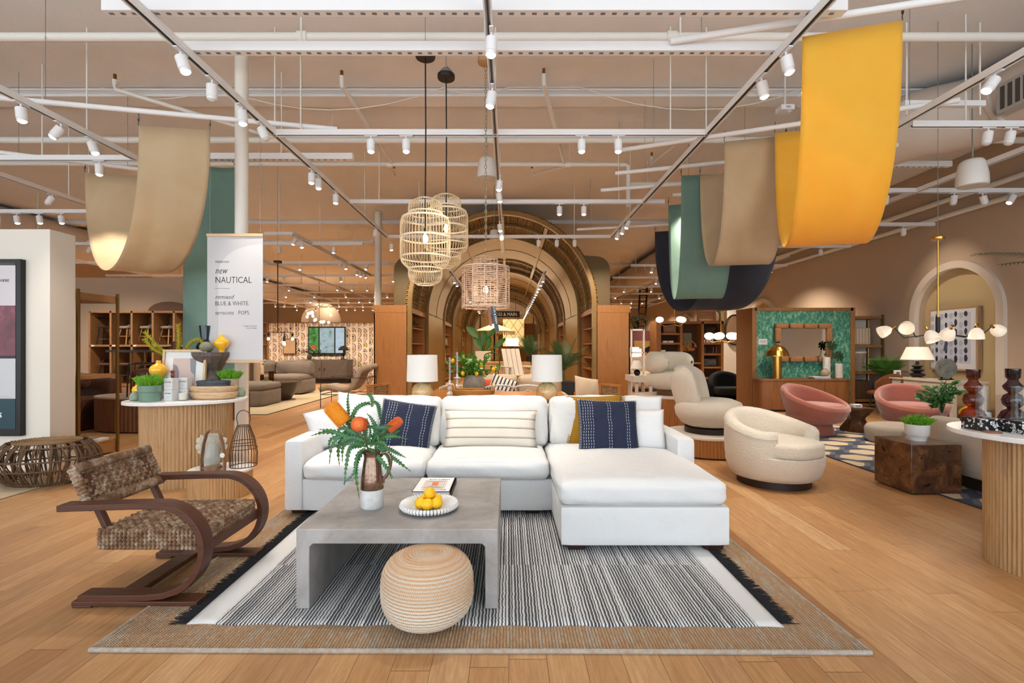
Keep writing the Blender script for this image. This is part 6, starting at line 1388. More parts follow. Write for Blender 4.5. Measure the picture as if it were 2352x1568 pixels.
le=T('lemon_branches','leafy lemon branches with yellow fruit in a rough grey urn on the dining table','plant',(-.435,6.25,.75)); P(MB().lathe([(0,0),(.09,0),(.13,.06),(.145,.14),(.13,.21),(.105,.25),(.11,.265),(.095,.265),(.09,.24),(0,.2)],36),'urn',URN,le)
LG=M('citrus_leaf','#2f6418',.4,var=(8,'#5b8d22')); mb=MB(); st=MB(); rn=random.Random(12); tips=[]
for i in range(26):
    a=rn.uniform(0,2*PI); e=rn.uniform(.2,1); tip=Vector((math.cos(a)*e*.50-.02,math.sin(a)*e*.22,.27+rn.uniform(.05,.36)*(1.1-.6*e))); pts=bez([(0,0,.2),tip*.5+Vector((0,0,.1)),tip],6); st.tube(pts,.003,5)
    for k in range(20):
        f=rn.uniform(.35,1)*(len(pts)-1); p=pts[int(f)]; d=Vector((rn.uniform(-1,1),rn.uniform(-1,1),rn.uniform(-.3,1))).normalized(); l=rn.uniform(.045,.075); s=d.orthogonal().normalized()*l*.27; mb.add([p,p+d*l*.35+s,p+d*l*.75+s*.8,p+d*l,p+d*l*.75-s*.8,p+d*l*.35-s],[(0,1,2,3,4,5)])
    tips.append(tip)
P(st,'branches',STM,le); P(mb,'leaves',LG,le,kind='stuff',smooth=False)
for (px,py) in ((1040,828),(1064,823),(1063,857),(1095,858),(1133,848),(1105,838)): 
    p=PX(px,py,6.15)-Vector((-.435,6.25,.75)); m=lemon_mb(); m.v=[(x*.75+p.x,y*.75+p.y,z*.75+p.z) for x,y,z in m.v]; P(m,'lemon_fruit',LEM,le,'yellow lemon')
WCK=M('wicker_honey','#b5803f',.6,bump=(120,.6)); tr_=T('wicker_tray','oval honey wicker tray with loop handles on the dining table','tray',(-.40,5.62,.75)); mb=MB()
for k in range(10): z=.008+k*.0135; rr=.9+.014*k; mb.tube([(.235*rr*math.cos(2*PI*j/40),.15*rr*math.sin(2*PI*j/40),z) for j in range(40)],.008,6,closed=True)
for k in range(1,8): mb.tube([(.2*k/8*math.cos(2*PI*j/30),.13*k/8*math.sin(2*PI*j/30),.008) for j in range(30)],.012,5,closed=True)
P(mb,'woven_body',WCK,tr_)
for s in (-1,1): P(MB().tube([(s*.22,-.07,.12),(s*.25,-.05,.18),(s*.25,.05,.18),(s*.22,.07,.12)],.006,6).tube([(s*.20,-.09,.12),(s*.215,-.06,.20),(s*.215,.03,.20),(s*.20,.05,.12)],.006,6),'handle',WCK,tr_)
sp_=T('orange_dish','small flat orange dish in the wicker tray holding two lemons','dish',(-.29,5.60,.77)); P(MB().lathe([(0,0),(.06,0),(.08,.012),(.075,.014),(0,.006)],28),'dish',M('orange_dish','#b5552a',.5),sp_)
for k,x in enumerate((-.325,-.262)): dup(lem,(x,5.60,.812),(R(85),0,R(60*k)),('left','right')[k]+' lemon on the orange dish in the wicker tray','lemons on the orange dish')
for k,x in enumerate((-.275,-.245,-.215,-.185)):
    bt_=T('blue_bottle','small dark blue bottle, number %s from the left in the wicker tray'%('one','two','three','four')[k],'bottle',(x+.0,5.70,.77),0,'blue bottles in the wicker tray'); P(MB().lathe([(0,0),(.014,0),(.0145,.07),(.007,.10),(.007,.125),(0,.125)],14),'glass',M('cobalt_glass','#1c2b66',.12,coat=.5),bt_); P(MB().cyl((0,0,.125),(0,0,.133),.009,n=10),'cap',M('bottle_cap','#8b8f9a',.3,.7),bt_)
vg=T('votive_glass','pale green votive candle glass in the wicker tray','candle holder',(-.435,5.53,.77)); P(MB().lathe([(0,0),(.035,0),(.036,.12),(.033,.12),(.032,.006),(0,.006)],22),'glass',glassm('greenish_glass','#eaf2e6'),vg); P(MB().cyl((0,0,.008),(0,0,.05),.028,n=18),'candle',M('cream_wax','#e9e0cf',.5),vg)
# bentwood chairs on the far side, woven chairs at the ends
for px,lb in ((1212,'white bentwood chair right of the striped pillow behind the dining table'),(1148,'white bentwood chair in the middle behind the dining table'),(1045,'white bentwood chair half hidden behind the left candlesticks')):
    X=(px-CX)*7.35/FP; t=T('bentwood_chair',lb,'chair',(X,7.45,0),PI,'white bentwood dining chairs'); P(MB().cyl((0,0,.44),(0,0,.465),.2,n=28),'seat',WCH,t)
    for sx in (-1,1):
        for sy in (-1,1): P(MB().cyl((sx*.14,sy*.14,.44),(sx*.19,sy*.19,0),.012,n=8),'leg',WCH,t)
    P(MB().tube([(-.24,-.12,.46),(-.25,-.1,.68),(-.23,.08,.76),(-.12,.2,.80),(0,.23,.81),(.12,.2,.80),(.23,.08,.76),(.25,-.1,.68),(.24,-.12,.46)],.014,8).tube([(-.14,.12,.46),(-.14,.2,.68),(0,.22,.74),(.14,.2,.68),(.14,.12,.46)],.010,8),'hoop_back',WCH,t)
for X,Y_,rz,lb in ((-1.68,6.9,R(60),'woven backed oak chair at the left end of the dining table'),(1.28,6.9,R(-60),'woven backed oak chair at the right end of the dining table')):
    t=T('woven_dining_chair',lb,'chair',(X,Y_,0),rz,'woven backed dining chairs'); P(MB().box((0,0,.45),(.44,.42,.03)),'seat',ROPE,t)
    for sx in (-1,1):
        for sy in (-1,1): P(MB().box((sx*.2,sy*.19,.22 if sy<0 else .42),(.035,.035,.44 if sy<0 else .84)),'leg',HON,t,bev=.003)
    P(MB().box((0,.2,.83),(.44,.035,.03)),'top_rail',HON,t); mb=MB()
    for i in range(12): z=.56+.022*i; mb.tube([(-.19+.38*k/24,.2+.007*math.sin(k*PI/2+i*PI),z) for k in range(25)],.009,5)
    P(mb,'woven_back',M('pale_rope','#a98a60',.9,bump=(150,.6),var=(60,'#7c6038')),t)
# outdoor sofa behind
OFB=linenw('sand_canvas','#b79f83','#c3ac90'); os_=T('outdoor_sofa','low sand coloured outdoor sofa between the dining table and the arch','sofa',(.25,9.4,0)); PW(MB().rbox((.2,9.5,.185),(1.9,.85,.37),.04,5),'base',OFB,os_); PW(MB().rbox((.2,9.3,.44),(1.8,.7,.16),.06,8),'seat_cushion',OFB,os_)
for x in (-.25,.62): PW(MB().rbox((x,9.75,.62),(.85,.24,.40),.09,8,bulge=(0,.03,.02),noise=.02,seed=x),'back_cushion',OFB,os_)
cushion('coral orange lumbar pillow on the outdoor sofa',M('coral_cloth','#c4532c',.9),.6,.28,.12,(-.25,9.42,.62),-12,0,0,1,grp='pillows on the outdoor sofa')
ssm=NT('navy_stripe'); v=ssm.coord(); f=ssm.math('FRACT',ssm.math('MULTIPLY',ssm.sep(v)[0],14.0)); ssm.p(col=ssm.mix(ssm.math('LESS_THAN',f,.4),'#cfc3b0','#2c2f3f'),rough=.9)
cushion('navy and cream striped pillow on the outdoor sofa',ssm.m,.5,.42,.14,(-.12,9.15,.62),-20,0,20,2,grp='pillows on the outdoor sofa')
cushion('sand coloured pillow leaning at the right end of the outdoor sofa',OFB,.48,.46,.18,(1.28,8.0,.66),-18,30,10,3,grp='pillows on the outdoor sofa')
w3=T('wood_lounge_chair','sand cushioned wooden lounge chair at the right before the arch','armchair',(1.4,8.1,0),R(-20)); P(MB().rbox((0,0,.36),(.62,.6,.14),.05,6),'seat_cushion',OFB,w3)
for s in (-1,1): P(MB().box((s*.36,0,.48),(.06,.66,.04)),'armrest',HON,w3,bev=.004); P(MB().box((s*.36,-.28,.24),(.05,.05,.48)),'leg',HON,w3); P(MB().box((s*.36,.28,.30),(.05,.05,.60)),'leg',HON,w3)
P(MB().box((0,0,.27),(.72,.62,.04)),'frame',HON,w3)
# ================================================================ right side
BOU=boucle('cream_boucle','#d2c4ae','#dccfbb'); BOU2=boucle('ivory_boucle','#cfc4ad','#d9cfba'); PNK=M('terracotta_pink_velvet','#a3604e',.85,sheen=.5,var=(3,'#975545'),bump=(180,.15)); DKB=M('dark_swivel_base','#2b1c14',.5)
def shell(mb,th0,n,sec):
    # sec(theta)-> closed list of (radial,z); theta=0 is the back (+Y)
    rings=[]
    for i in range(n+1):
        th=-th0+2*th0*i/n; rings.append([Vector((r*math.sin(th)*sx_,r*math.cos(th)*sy_,z)) for (r,z,sx_,sy_) in sec(th)])
    k=len(rings[0]); vs=[p for r in rings for p in r]; fs=[]
    for i in range(n):
        for j in range(k): l=(j+1)%k; fs.append((i*k+j,(i+1)*k+j,(i+1)*k+l,i*k+l))
    fs.append(tuple(range(k))); fs.append(tuple(n*k+j for j in range(k-1,-1,-1))); mb.add(vs,fs)
def tub(name,label,loc,rz,mat,hb=.70,ha=.50,R0=.45,wall=.14,zb=.09,group=None,power=1.0,th0=128,base='disc',belly=1.0):
    t=T(name,label,'armchair',loc,rz,group)
    def sec(th):
        f=.5+.5*math.cos(min(abs(th)/R(th0),1)*PI); h=ha+(hb-ha)*f**power; e=1-(max(0,(abs(th)/R(th0)-.82)/.18)**2*.20 if th0<170 else 0); out=[]
        w=wall*(.85+.15*f)
        H_=h-.07-zb; zz=[zb,zb+.12*H_,zb+.36*H_,zb+.7*H_,h-.07]; rr=[.85,.93,.985,1.0,.99]
        for r_,z in zip(rr,zz): out.append((R0*(r_ if belly==1 else (.62+.38*((z-zb)/H_)**.45))*e,z,1,1))
        for a in range(0,181,30): out.append(((R0-w/2+w/2*math.cos(R(a)))*e,h-.07+.07*math.sin(R(a)),1,1))
        out.append(((R0-w)*e,h*.6,1,1)); out.append(((R0-w)*e,zb+.1,1,1)); return out
    mb=MB(); shell(mb,R(th0),40,sec); P(mb,'shell',mat,t,ang=60)
    return t
def swivel(label,loc,rz,mat,s=1.0):
    t=tub('swivel_chair',label,loc,rz,mat,.71*s,.545*s,.45*s,.13*s,th0=134)
    lb=MB(); lb.lathe([(0,.08),(.37*s,.08),(.412*s,.13),(.438*s,.22),(.442*s,.31),(0,.31)],56); P(lb,'lower_body',mat,t,ang=50)
    P(dome(MB(),.315*s,.40*s,.305,.455,.045,2.8,crown=.02,c=(0,-.03)),'seat_cushion',mat,t,ang=60); P(MB().cyl((0,0,0),(0,0,.085),.33*s,n=48),'swivel_base',DKB,t); return t
swivel('cream boucle barrel swivel chair on the bare floor right of the sofa',(2.68,4.98,0),R(24),BOU,1.02)
# plinths with boucle chairs
plinth('display_plinth','round fluted plinth with a white top under the nearer armless boucle chair','plinth',(2.64,6.44),.56,.54,.262,.03,.0,0,M('plinth_cream','#dccfc0',.4),wood('fluted_honey','#a06a34','#b57c42','#8f5b2a'),k=44,base=True)
a1=T('armless_chair','armless cream boucle chair on the nearer round plinth','chair',(2.62,6.44,.262),R(58))
P(MB().cyl((0,0,0),(0,0,.07),.30,n=40),'swivel_base',DKB,a1); P(MB().lathe([(0,.08),(.26,.08),(.35,.12),(.42,.22),(.435,.31),(.40,.39),(.3,.43),(0,.44)],48,sx=1.0,sy=.98),'seat',BOU,a1,ang=80)
bm2=MB(); rb=Matrix.Rotation(R(-13),4,'X'); bm2.rbox((0,.30,.56),(.68,.24,.56),.12,18,bulge=(.03,.05,.03),rot=rb)
bm2.v=[(x,y-.16*(x/.34)**2,z) for x,y,z in bm2.v]; P(bm2,'backrest',BOU,a1,ang=80)
plinth('display_plinth','round fluted plinth with a cream top under the farther boucle chair','plinth',(2.84,8.55),.60,.58,.55,.03,.0,0,M('plinth_cream','#dccfc0',.4),wood('fluted_honey','#a06a34','#b57c42','#8f5b2a'),k=44,base=True)
a2=T('roll_back_chair','ivory boucle chair with a rolled wraparound back on the farther round plinth','chair',(2.86,8.55,.55),R(35))
P(MB().cyl((0,0,0),(0,0,.09),.27,n=40),'wood_base',wood('walnut_base','#6a4023','#7d4e2c'),a2); P(MB().lathe([(0,.10),(.3,.10),(.42,.15),(.46,.25),(.44,.34),(.34,.40),(0,.41)],48),'seat',BOU2,a2,ang=80)
rb=MB()
def rfn(u,v):
    a=R(-115+230*u); k=2*PI*v; e=max(0.02,(1-abs(2*u-1)**7))**.5; return Vector(((.355+.115*math.cos(k)*e)*math.sin(a),(.355+.115*math.cos(k)*e)*math.cos(a),.56+.185*e*math.copysign(abs(math.sin(k))**.85,math.sin(k))))
rb.grid(rfn,40,24,cv=True); P(rb,'rolled_back',BOU2,a2,ang=80)
# pink chairs
def pinkchair(label,loc,rz,g='terracotta pink tub chairs'):
    t=tub('tub_chair',label,loc,rz,PNK,.76,.45,.475,.085,.20,g,1.15,180,belly=.9)
    P(MB().lathe([(0,.17),(.24,.17),(.36,.20),(.40,.24),(.40,.30),(0,.32)],56),'bowl_body',PNK,t,ang=60); P(dome(MB(),.385,.385,.33,.475,.05,2.2,crown=.02,c=(0,-.02)),'seat_cushion',PNK,t,ang=60)
    P(MB().lathe([(0,0),(.30,0),(.305,.012),(.255,.17),(.25,.22),(0,.24)],40,sx=1.05,sy=.85),'flared_base',PNK,t); return t
pinkchair('terracotta pink tub chair nearest the green wallpaper panel',(4.82,7.75,.014),R(25)); pinkchair('terracotta pink tub chair in front of the white desk',(6.35,7.75,.014),R(-20))
# blue ikat rug
ik=NT('ikat'); v=ik.coord(); x,y,z=[ik.sep(v)[i] for i in range(3)]; wob=ik.math('MULTIPLY',ik.noise(ik.coord((3,40,1)),2,3,.6),.10)
u=ik.math('ADD',ik.math('MULTIPLY',x,1.55),ik.math('MULTIPLY',ik.math('FLOOR',ik.math('MULTIPLY',y,3.3)),.5)); fu=ik.math('FRACT',ik.math('ADD',u,wob)); k=ik.math('FRACT',ik.math('MULTIPLY',y,3.3)); d=ik.math('ADD',ik.math('ABSOLUTE',ik.math('SUBTRACT',fu,.5)),ik.math('MULTIPLY',ik.math('ABSOLUTE',ik.math('SUBTRACT',k,.5)),.35))
c=ik.ramp(d,[(0,'#c6b294'),(.30,'#c6b294'),(.31,'#5e6472'),(.42,'#3c414e')],'CONSTANT'); ik.p(col=c,rough=.95)
ir=T('ikat_rug','blue grey and cream ikat rug under the pink chairs','rug',(5.6,6.2,0)); PW(MB().bb(3.97,7.4,3.4,8.6,.001,.012),'field',ik.m,ir); PW(MB().tube([(7.4,3.4,.008),(3.97,3.4,.008),(3.97,8.6,.008),(7.4,8.6,.008)],.006,6),'bound_edge',M('ikat_edge','#3a3d45',.9),ir)
# teak cube
tk=NT('teak_burl'); v=tk.coord(); w=tk.noise(v,2.2,3,.6,0,'Color'); mv=tk.new('ShaderNodeVectorMath',operation='ADD'); tk.set(mv,0,v); sc2=tk.new('ShaderNodeVectorMath',operation='SCALE'); tk.set(sc2,0,w); sc2.inputs['Scale'].default_value=.75; tk.t.links.new(sc2.outputs[0],mv.inputs[1])
ce=tk.vor(mv.outputs[0],4.6); rings=tk.math('SINE',tk.math('MULTIPLY',ce,42.0)); edge=tk.vor(mv.outputs[0],4.6,'DISTANCE_TO_EDGE'); n=tk.noise(v,7,5,.65,.8)
c=tk.ramp(n,[(.25,'#2c1509'),(.45,'#52301a'),(.6,'#74492a'),(.8,'#95683f')]); c=tk.mix(tk.math('MULTIPLY',tk.ramp(rings,[(.2,'#000000'),(1,'#ffffff')]),.35),c,'#2a1409'); c=tk.mix(tk.math('MULTIPLY',tk.ramp(edge,[(0,'#ffffff'),(.03,'#000000')]),.6),c,'#1a0d06'); tk.p(col=c,rough=.3,coat=.35); tk.bump(tk.ramp(edge,[(0,'#000000'),(.03,'#ffffff')]),.25,.004)
cu=T('teak_cube','dark burled teak root cube table with a potted plant on top','side table',(3.94,4.76,.001)); PW(MB().bb(3.71,4.175,4.53,4.99,.013,.464),'block',tk.m,cu,bev=.006); mb=MB(); rn=random.Random(2)
HOL=M('black_hollow','#080503',1)
for (x,z,a,l) in ((3.86,.09,20,.035),(4.06,.40,0,.02),(3.80,.34,60,.012),(4.10,.12,80,.012),(3.95,.24,30,.014)): mb.sph((x,4.529,z),(l,.003,l*.3),14,8,M=Matrix.Rotation(R(-a),4,'Y'))
for (y,z,a,l) in ((4.87,.36,50,.03),(4.66,.2,80,.018),(4.76,.30,10,.012)): mb.sph((3.709,y,z),(.003,l,l*.3),14,8,M=Matrix.Rotation(R(a),4,'X'))
PW(mb,'root_hollows',HOL,cu)
potted('potted_succulent','feathery green plant in a white ceramic pot on the teak cube',(3.955,4.76,.464),[(0,0),(.072,0),(.076,.03),(.085,.045),(.096,.06),(.098,.155),(.09,.155),(.085,.14),(0,.14)],M('white_pot','#e7e4df',.3,coat=.3),.13,.12,21,n=190,droop=1.0)
# beige sofa seen from behind
BGS=linenw('oatmeal_linen','#c6b5a2','#cfc0ae'); bs_=T('beige_sofa','oatmeal sofa seen from its side and back at the right, beside the teak cube','sofa',(4.9,4.2,.012))
PW(MB().rbox((4.8,4.15,.37),(.96,2.0,.50),.08,10),'body',BGS,bs_); PW(MB().rbox((4.42,4.15,.40),(.22,2.0,.52),.09,8),'back',BGS,bs_); PW(MB().bb(4.42,5.2,3.25,5.05,.015,.12),'plinth_base',DKB,bs_)
dk2=T('sofa_side_table','round pale table top edge tucked behind the right display table','side table',(3.55,3.9,0)) if False else None
# ottoman, stool, table
ot=T('grey_ottoman','low round grey ottoman behind the teak cube','ottoman',(5.62,7.0,.012)); P(MB().lathe([(0,0),(.42,0),(.45,.03),(.455,.12),(.455,.19),(.43,.235),(.36,.25),(0,.255)],56),'body',linenw('grey_felt','#94897c','#9f9487'),ot,ang=60); P(MB().bb(-.36,-.345,-.29,-.28,.05,.09),'label_tab',BLACK,ot)
rt=wood('teak_root','#3d2010','#5f3a1e','#2c160a',rough=.35); hs=T('root_stool','dark hourglass root wood stool between the pink chairs','stool',(5.62,7.95,.013)); P(MB().lathe([(0,0),(.2,0),(.21,.05),(.13,.2),(.14,.24),(.22,.36),(.225,.39),(0,.39)],7,wob=lambda a,z:1+.12*math.sin(a*3+z*9)),'body',rt,hs,smooth=False)
wb=T('white_box','small white box on the root wood stool','box',(5.60,7.93,.403)); P(MB().bb(-.07,.07,-.05,.05,0,.05),'carton',BOXW,wb,bev=.003); P(MB().bb(-.04,.04,-.0505,-.05,.015,.035),'print',M('box_print','#8d8780',.7),wb)
bt2=T('black_coffee_table','oval black coffee table in front of the second pink chair','coffee table',(5.45,6.1,.013)); P(MB().prism(oblong(.46,.30,64),.40,.44),'top',M('black_table','#1d1916',.25),bt2,bev=.006); P(MB().lathe([(0,0),(.22,0),(.15,.15),(.13,.3),(.2,.4),(0,.4)],32),'pedestal',M('black_table','#1d1916',.25),bt2)
yvase('glossy yellow squat vase on the black coffee table',(5.56,5.95,.453),.95)
cv2=T('leafy_branches','leafy green branches in a clear round vase on the black coffee table','plant',(5.42,6.15,.453)); P(MB().lathe([(0,0),(.05,0),(.075,.05),(.06,.1),(.03,.13),(.035,.17),(.03,.17),(.025,.13),(0,.1)],28),'glass_vase',GLS,cv2); mb=MB(); st=MB(); rn=random.Random(19)
for i in range(22):
    a=rn.uniform(0,2*PI); e=rn.uniform(.3,1); tip=Vector((math.cos(a)*e*.27,math.sin(a)*e*.2,.22+rn.uniform(.08,.34)*(1.2-.6*e))); pts=bez([(0,0,.08),(tip.x*.35,tip.y*.35,tip.z*.75),tip],6); st.tube(pts,.0028,5)
    for k in range(15):
        f=rn.uniform(.35,1)*(len(pts)-1); p=pts[int(f)]; d=Vector((math.cos(a)+rn.uniform(-1,1),math.sin(a)+rn.uniform(-1,1),rn.uniform(-.6,.8))).normalized(); l=rn.uniform(.06,.10); s_=d.orthogonal().normalized()*l*.22; mb.add([p,p+d*l*.35+s_,p+d*l*.75+s_*.7,p+d*l,p+d*l*.75-s_*.7,p+d*l*.35-s_],[(0,1,2,3,4,5)])
P(st,'stems',PALM if 'PALM' in globals() else LG,cv2); P(mb,'leaves',M('deep_leaf','#214a1f',.45,var=(8,'#3a6a2a')),cv2,kind='stuff',smooth=False)
# green wallpapered panel
gw=NT('green_damask'); v=gw.coord(); n=gw.noise(gw.coord((4,4,2)),4,6,.75,.6); n2=gw.vor(gw.coord((1,1,.7)),22); n3=gw.noise(v,1.2,2); c=gw.ramp(gw.math('ADD',n,gw.math('MULTIPLY',n2,.18)),[(.42,'#1f6b58'),(.56,'#2f7f68'),(.66,'#6fa58b'),(.78,'#a9c09a')]); c=gw.mix(gw.math('MULTIPLY',n3,.35),c,'#1b5547'); gw.p(col=c,rough=.6)
gp=T('green_wall_panel','oak framed partition papered in mottled emerald green','wall panel',(6.6,11.3,0)); PW(MB().bb(5.52,7.66,11.0,11.6,0,2.20),'core',gw.m,gp,smooth=False); OKM=wood('mid_oak','#8d5e37','#a0703f','#7d5230')
PW(MB().bb(5.44,5.54,10.98,11.75,0,2.26),'side_frame',OKM,gp,bev=.003); PW(MB().bb(7.64,7.74,10.98,11.75,0,2.26),'side_frame',OKM,gp,bev=.003); PW(MB().bb(5.5,7.7,10.98,11.75,2.19,2.26),'top_frame',OKM,gp,bev=.003)
wc=T('wall_card','small white information card on the green panel','card',(5.68,10.99,1.50)); P(MB().bb(-.1,.1,-.004,.004,-.065,.065),'card',PAP2,wc); P(MB().bb(-.07,.07,-.0055,-.0042,.01,.02).bb(-.05,.05,-.0055,-.0042,-.012,-.006),'printed_lines',M('card_ink','#84807b',.7),wc)
MIR=M('mirror_glass','#e8e6e2',.02,1); mr=T('rope_mirror','rectangular mirror in a chunky wrapped rope frame on the green panel','mirror',(6.55,10.93,1.48)); mb=MB()
RPB=M('wrapped_seagrass','#8a5d39',.8,bump=(90,.9),var=(50,'#a97a50'))
def seg(cx,cz,w_,h_,nm='frame_block'): P(MB().rbox((cx,0,cz),(w_,.09,h_),.03,6),nm,RPB,mr)
for i in range(4): x=-.48+.32*i; seg(x,.37,.29,.12); seg(x,-.37,.29,.12)
for s in (-1,1):
    for z in (-.17,.17): seg(s*.57,z,.13,.32)
P(MB().bb(-.52,.52,.0,.02,-.32,.32),'mirror_glass',MIR,mr); P(MB().bb(-.55,.55,.021,.05,-.36,.36),'backing',DKB,mr)
# credenza
CRW=wood('credenza_oak','#84532c','#9a6537','#744623',axis='Z'); cz=T('oak_credenza','rounded end oak sideboard in front of the green panel','sideboard',(6.35,10.7,0)); 
P(MB().prism(oblong(.98,.25,96,5),.05,.66),'cabinet',CRW,cz,ang=30); P(MB().prism(oblong(1.0,.265,96,5),.66,.70),'top',CRW,cz,bev=.004); P(MB().prism(oblong(.93,.22,64,5),0,.05),'plinth_base',DKB,cz)
for i,x in enumerate((-.29,.14,.57)): P(MB().bb(x-.205,x+.205,-.262,-.247,.09,.64),'door',CRW,cz,bev=.003)
bl=T('brass_lamp','brass mushroom table lamp with a ribbed dome on the oak sideboard','table lamp',(5.80,10.62,.70)); P(MB().cyl((0,0,0),(0,0,.50),.088,n=32),'column',BRASS,bl); P(MB().lathe([(.235,.48),(.235,.50),(.20,.60),(.13,.68),(.03,.725),(0,.728)],24),'dome_shade',BRASS,bl,ang=8); P(MB().sph((0,0,.735),.022,12,8),'finial',BRASS,bl)
O(MB().bb(-.16,.16,-.11,.11,0,.025).rbox((0,0,0),(.001,.001,.001),.0004,1) if False else MB().bb(6.55,6.90,10.52,10.74,.70,.725),'art_book',M('book_blue','#9aa7b8',.6),'lower pale blue book on the oak sideboard','book','books on the oak sideboard',bev=.002)
O(MB().bb(6.52,6.88,10.53,10.74,.7255,.752),'art_book',M('book_cream','#cfc9bf',.6),'upper cream book on the oak sideboard','book','books on the oak sideboard',bev=.002)
O(MB().lathe([(0,0),(.04,0),(.085,.04),(.09,.09),(.06,.135),(.03,.15),(.03,.17),(0,.17)],28,c=(6.82,10.60,.752)),'round_vase',M('pearl_vase','#b9a48c',.15,.2),'round pearly vase standing on the books on the oak sideboard','vase')
RBW=M('ribbed_white','#d8d2c8',.6)
def ribv(label,loc,h,r): 
    return O(MB().lathe([(0,0),(r*.9,0)]+[(r*(1+.05*math.sin(i*PI/1.5)),.01+(h-.02)*i/60) for i in range(61)]+[(r*.8,h),(0,h-.03)],28,c=loc),'ribbed_vase',RBW,label,'vase','white ribbed vases on the oak sideboard',ang=70)
ribv('taller white ribbed cylinder vase with monstera leaves on the oak sideboard',(6.98,10.8,.70),.46,.075); ribv('shorter white ribbed cylinder vase at the right of the oak sideboard',(7.2,10.72,.70),.32,.075)
ms=T('monstera_leaves','two dark monstera leaves standing in the taller ribbed vase','leaves',(6.98,10.8,1.10)); mb=MB(); st=MB()
def monst(c,r,rot,nm):
    pts=[]
    for i in range(72):
        a=2*PI*i/72; rr=r*(1-.25*math.sin(a)) if False else r*(.85+.15*math.cos(a)); cut=.55 if (i%8 in(3,4) and abs(math.sin(a))>.25) else 1; pts.append(Vector((rr*math.cos(a)*1.15*cut,0,rr*math.sin(a)*cut)))
    M4=Matrix.Translation(c)@Matrix.Rotation(R(rot),4,'Y'); vs=[M4@p for p in pts]+[M4@Vector((0,-.01,0))]; mb.add(vs,[(i,(i+1)%72,72) for i in range(72)]); st.tube([(0,0,0),c],.006,6)
monst(Vector((.09,-.02,.32)),.12,30,''); monst(Vector((.24,-.04,.10)),.12,60,''); P(mb,'leaf_blades',M('monstera','#1f3a1c',.4),ms,smooth=False); P(st,'stems',M('monstera','#1f3a1c',.4),ms)
# tall brass and oak shelf by the wall
r4=T('oak_display_shelf','tall oak and brass shelf standing between the green panel and the right wall','shelf',(8.15,11.4,0))
for x in (7.85,8.55): 
    for y in (11.25,11.75): PW(MB().bb(x-.02,x+.02,y-.02,y+.02,0,2.12),'post',BRF,r4)
for z in (.06,.16,.80,1.40,2.06): PW(MB().bb(7.86,8.54,11.24,11.76,z-.03,z+.03),'board',OKM,r4,bev=.003)
PW(MB().bb(7.86,8.54,11.74,11.76,0,2.06),'back_panel',PARTM,r4)
ro=T('folded_rug','folded cream striped textile on the upper shelf of the oak and brass shelf','textile',(8.15,11.5,1.43)); P(MB().rbox((0,0,.20),(.44,.3,.40),.04,6),'fold',M('cream_textile','#cdb9a0',.9),ro); mb=MB()
for i in range(6): mb.bb(-.2+.07*i,-.195+.07*i,-.152,-.149,.02,.38)
P(mb,'stripes',M('stripe_brown','#6b4f3a',.9),ro)
hk=T('wire_stool','cream hourglass wire stool on the middle shelf of the oak and brass shelf','stool',(8.15,11.5,.83)); mb=MB(); HRP=M('cream_wire','#c9b8a2',.7)
for i in range(15): z=.01+.028*i; r_=.17-.05*math.sin(PI*i/14); mb.tube([(r_*math.cos(2*PI*k/24),r_*math.sin(2*PI*k/24),z) for k in range(24)],.006,5,closed=True)
for k in range(8): a=2*PI*k/8; mb.tube([((.17-.05*math.sin(PI*i/14))*math.cos(a),(.17-.05*math.sin(PI*i/14))*math.sin(a),.01+.028*i) for i in range(15)],.006,5)
P(mb,'wire_body',HRP,hk); P(MB().cyl((0,0,.41),(0,0,.45),.185,n=28),'top',M('cream_seat','#d8c8b2',.8),hk)
bk4=T('storage_basket','brown woven basket on the lowest board of the oak and brass shelf','basket',(8.15,11.5,.19)); P(MB().rbox((0,0,.21),(.48,.36,.42),.03,5),'body',M('basket_brown','#5a4029',.9,bump=(80,.7)),bk4)
# white desk by the niche
DSK=M('whitewashed_desk','#cfc4b4',.6,var=(20,'#c3b7a5'),stretch=(1,1,8)); de=T('white_desk','whitewashed desk along the right wall below the abstract painting','desk',(8.05,9.3,0))
PW(MB().bb(7.74,8.36,8.55,10.1,.74,.77),'top',DSK,de,bev=.003); PW(MB().bb(7.77,8.33,8.58,10.07,.60,.74),'apron_drawers',DSK,de,bev=.003)
for x in (7.79,8.31):
    for y in (8.62,10.03): PW(MB().bb(x-.035,x+.035,y-.035,y+.035,0,.60),'leg',DSK,de,bev=.003)
for y in (9.0,9.55): PW(MB().bb(7.762,7.772,y-.22,y+.22,.62,.72),'drawer',DSK,de,bev=.002)
dl2=T('black_ceramic_lamp','lit table lamp with stacked black discs and a wide white shade on the white desk','table lamp',(8.10,9.75,.77)); P(MB().cyl((0,0,0),(0,0,.015),.09,n=24),'foot',BRASS,dl2); P(MB().lathe([(0,.015),(.08,.02),(.13,.055),(.135,.07),(.08,.095),(.05,.11),(.1,.135),(.115,.155),(.09,.175),(.045,.195),(.08,.215),(.095,.235),(.06,.26),(.03,.275),(.03,.33),(0,.33)],36),'disc_body',M('matte_black_ceramic','#17181c',.5),dl2,ang=50)
P(MB().lathe([(.27,.36),(.17,.61),(.165,.61),(.265,.36)],48),'lamp_shade',M('glow_shade','#f4e6cf',.8,emit=(1,.86,.66),es=.35),dl2); point((8.10,9.75,1.22),9,WARM,.05)
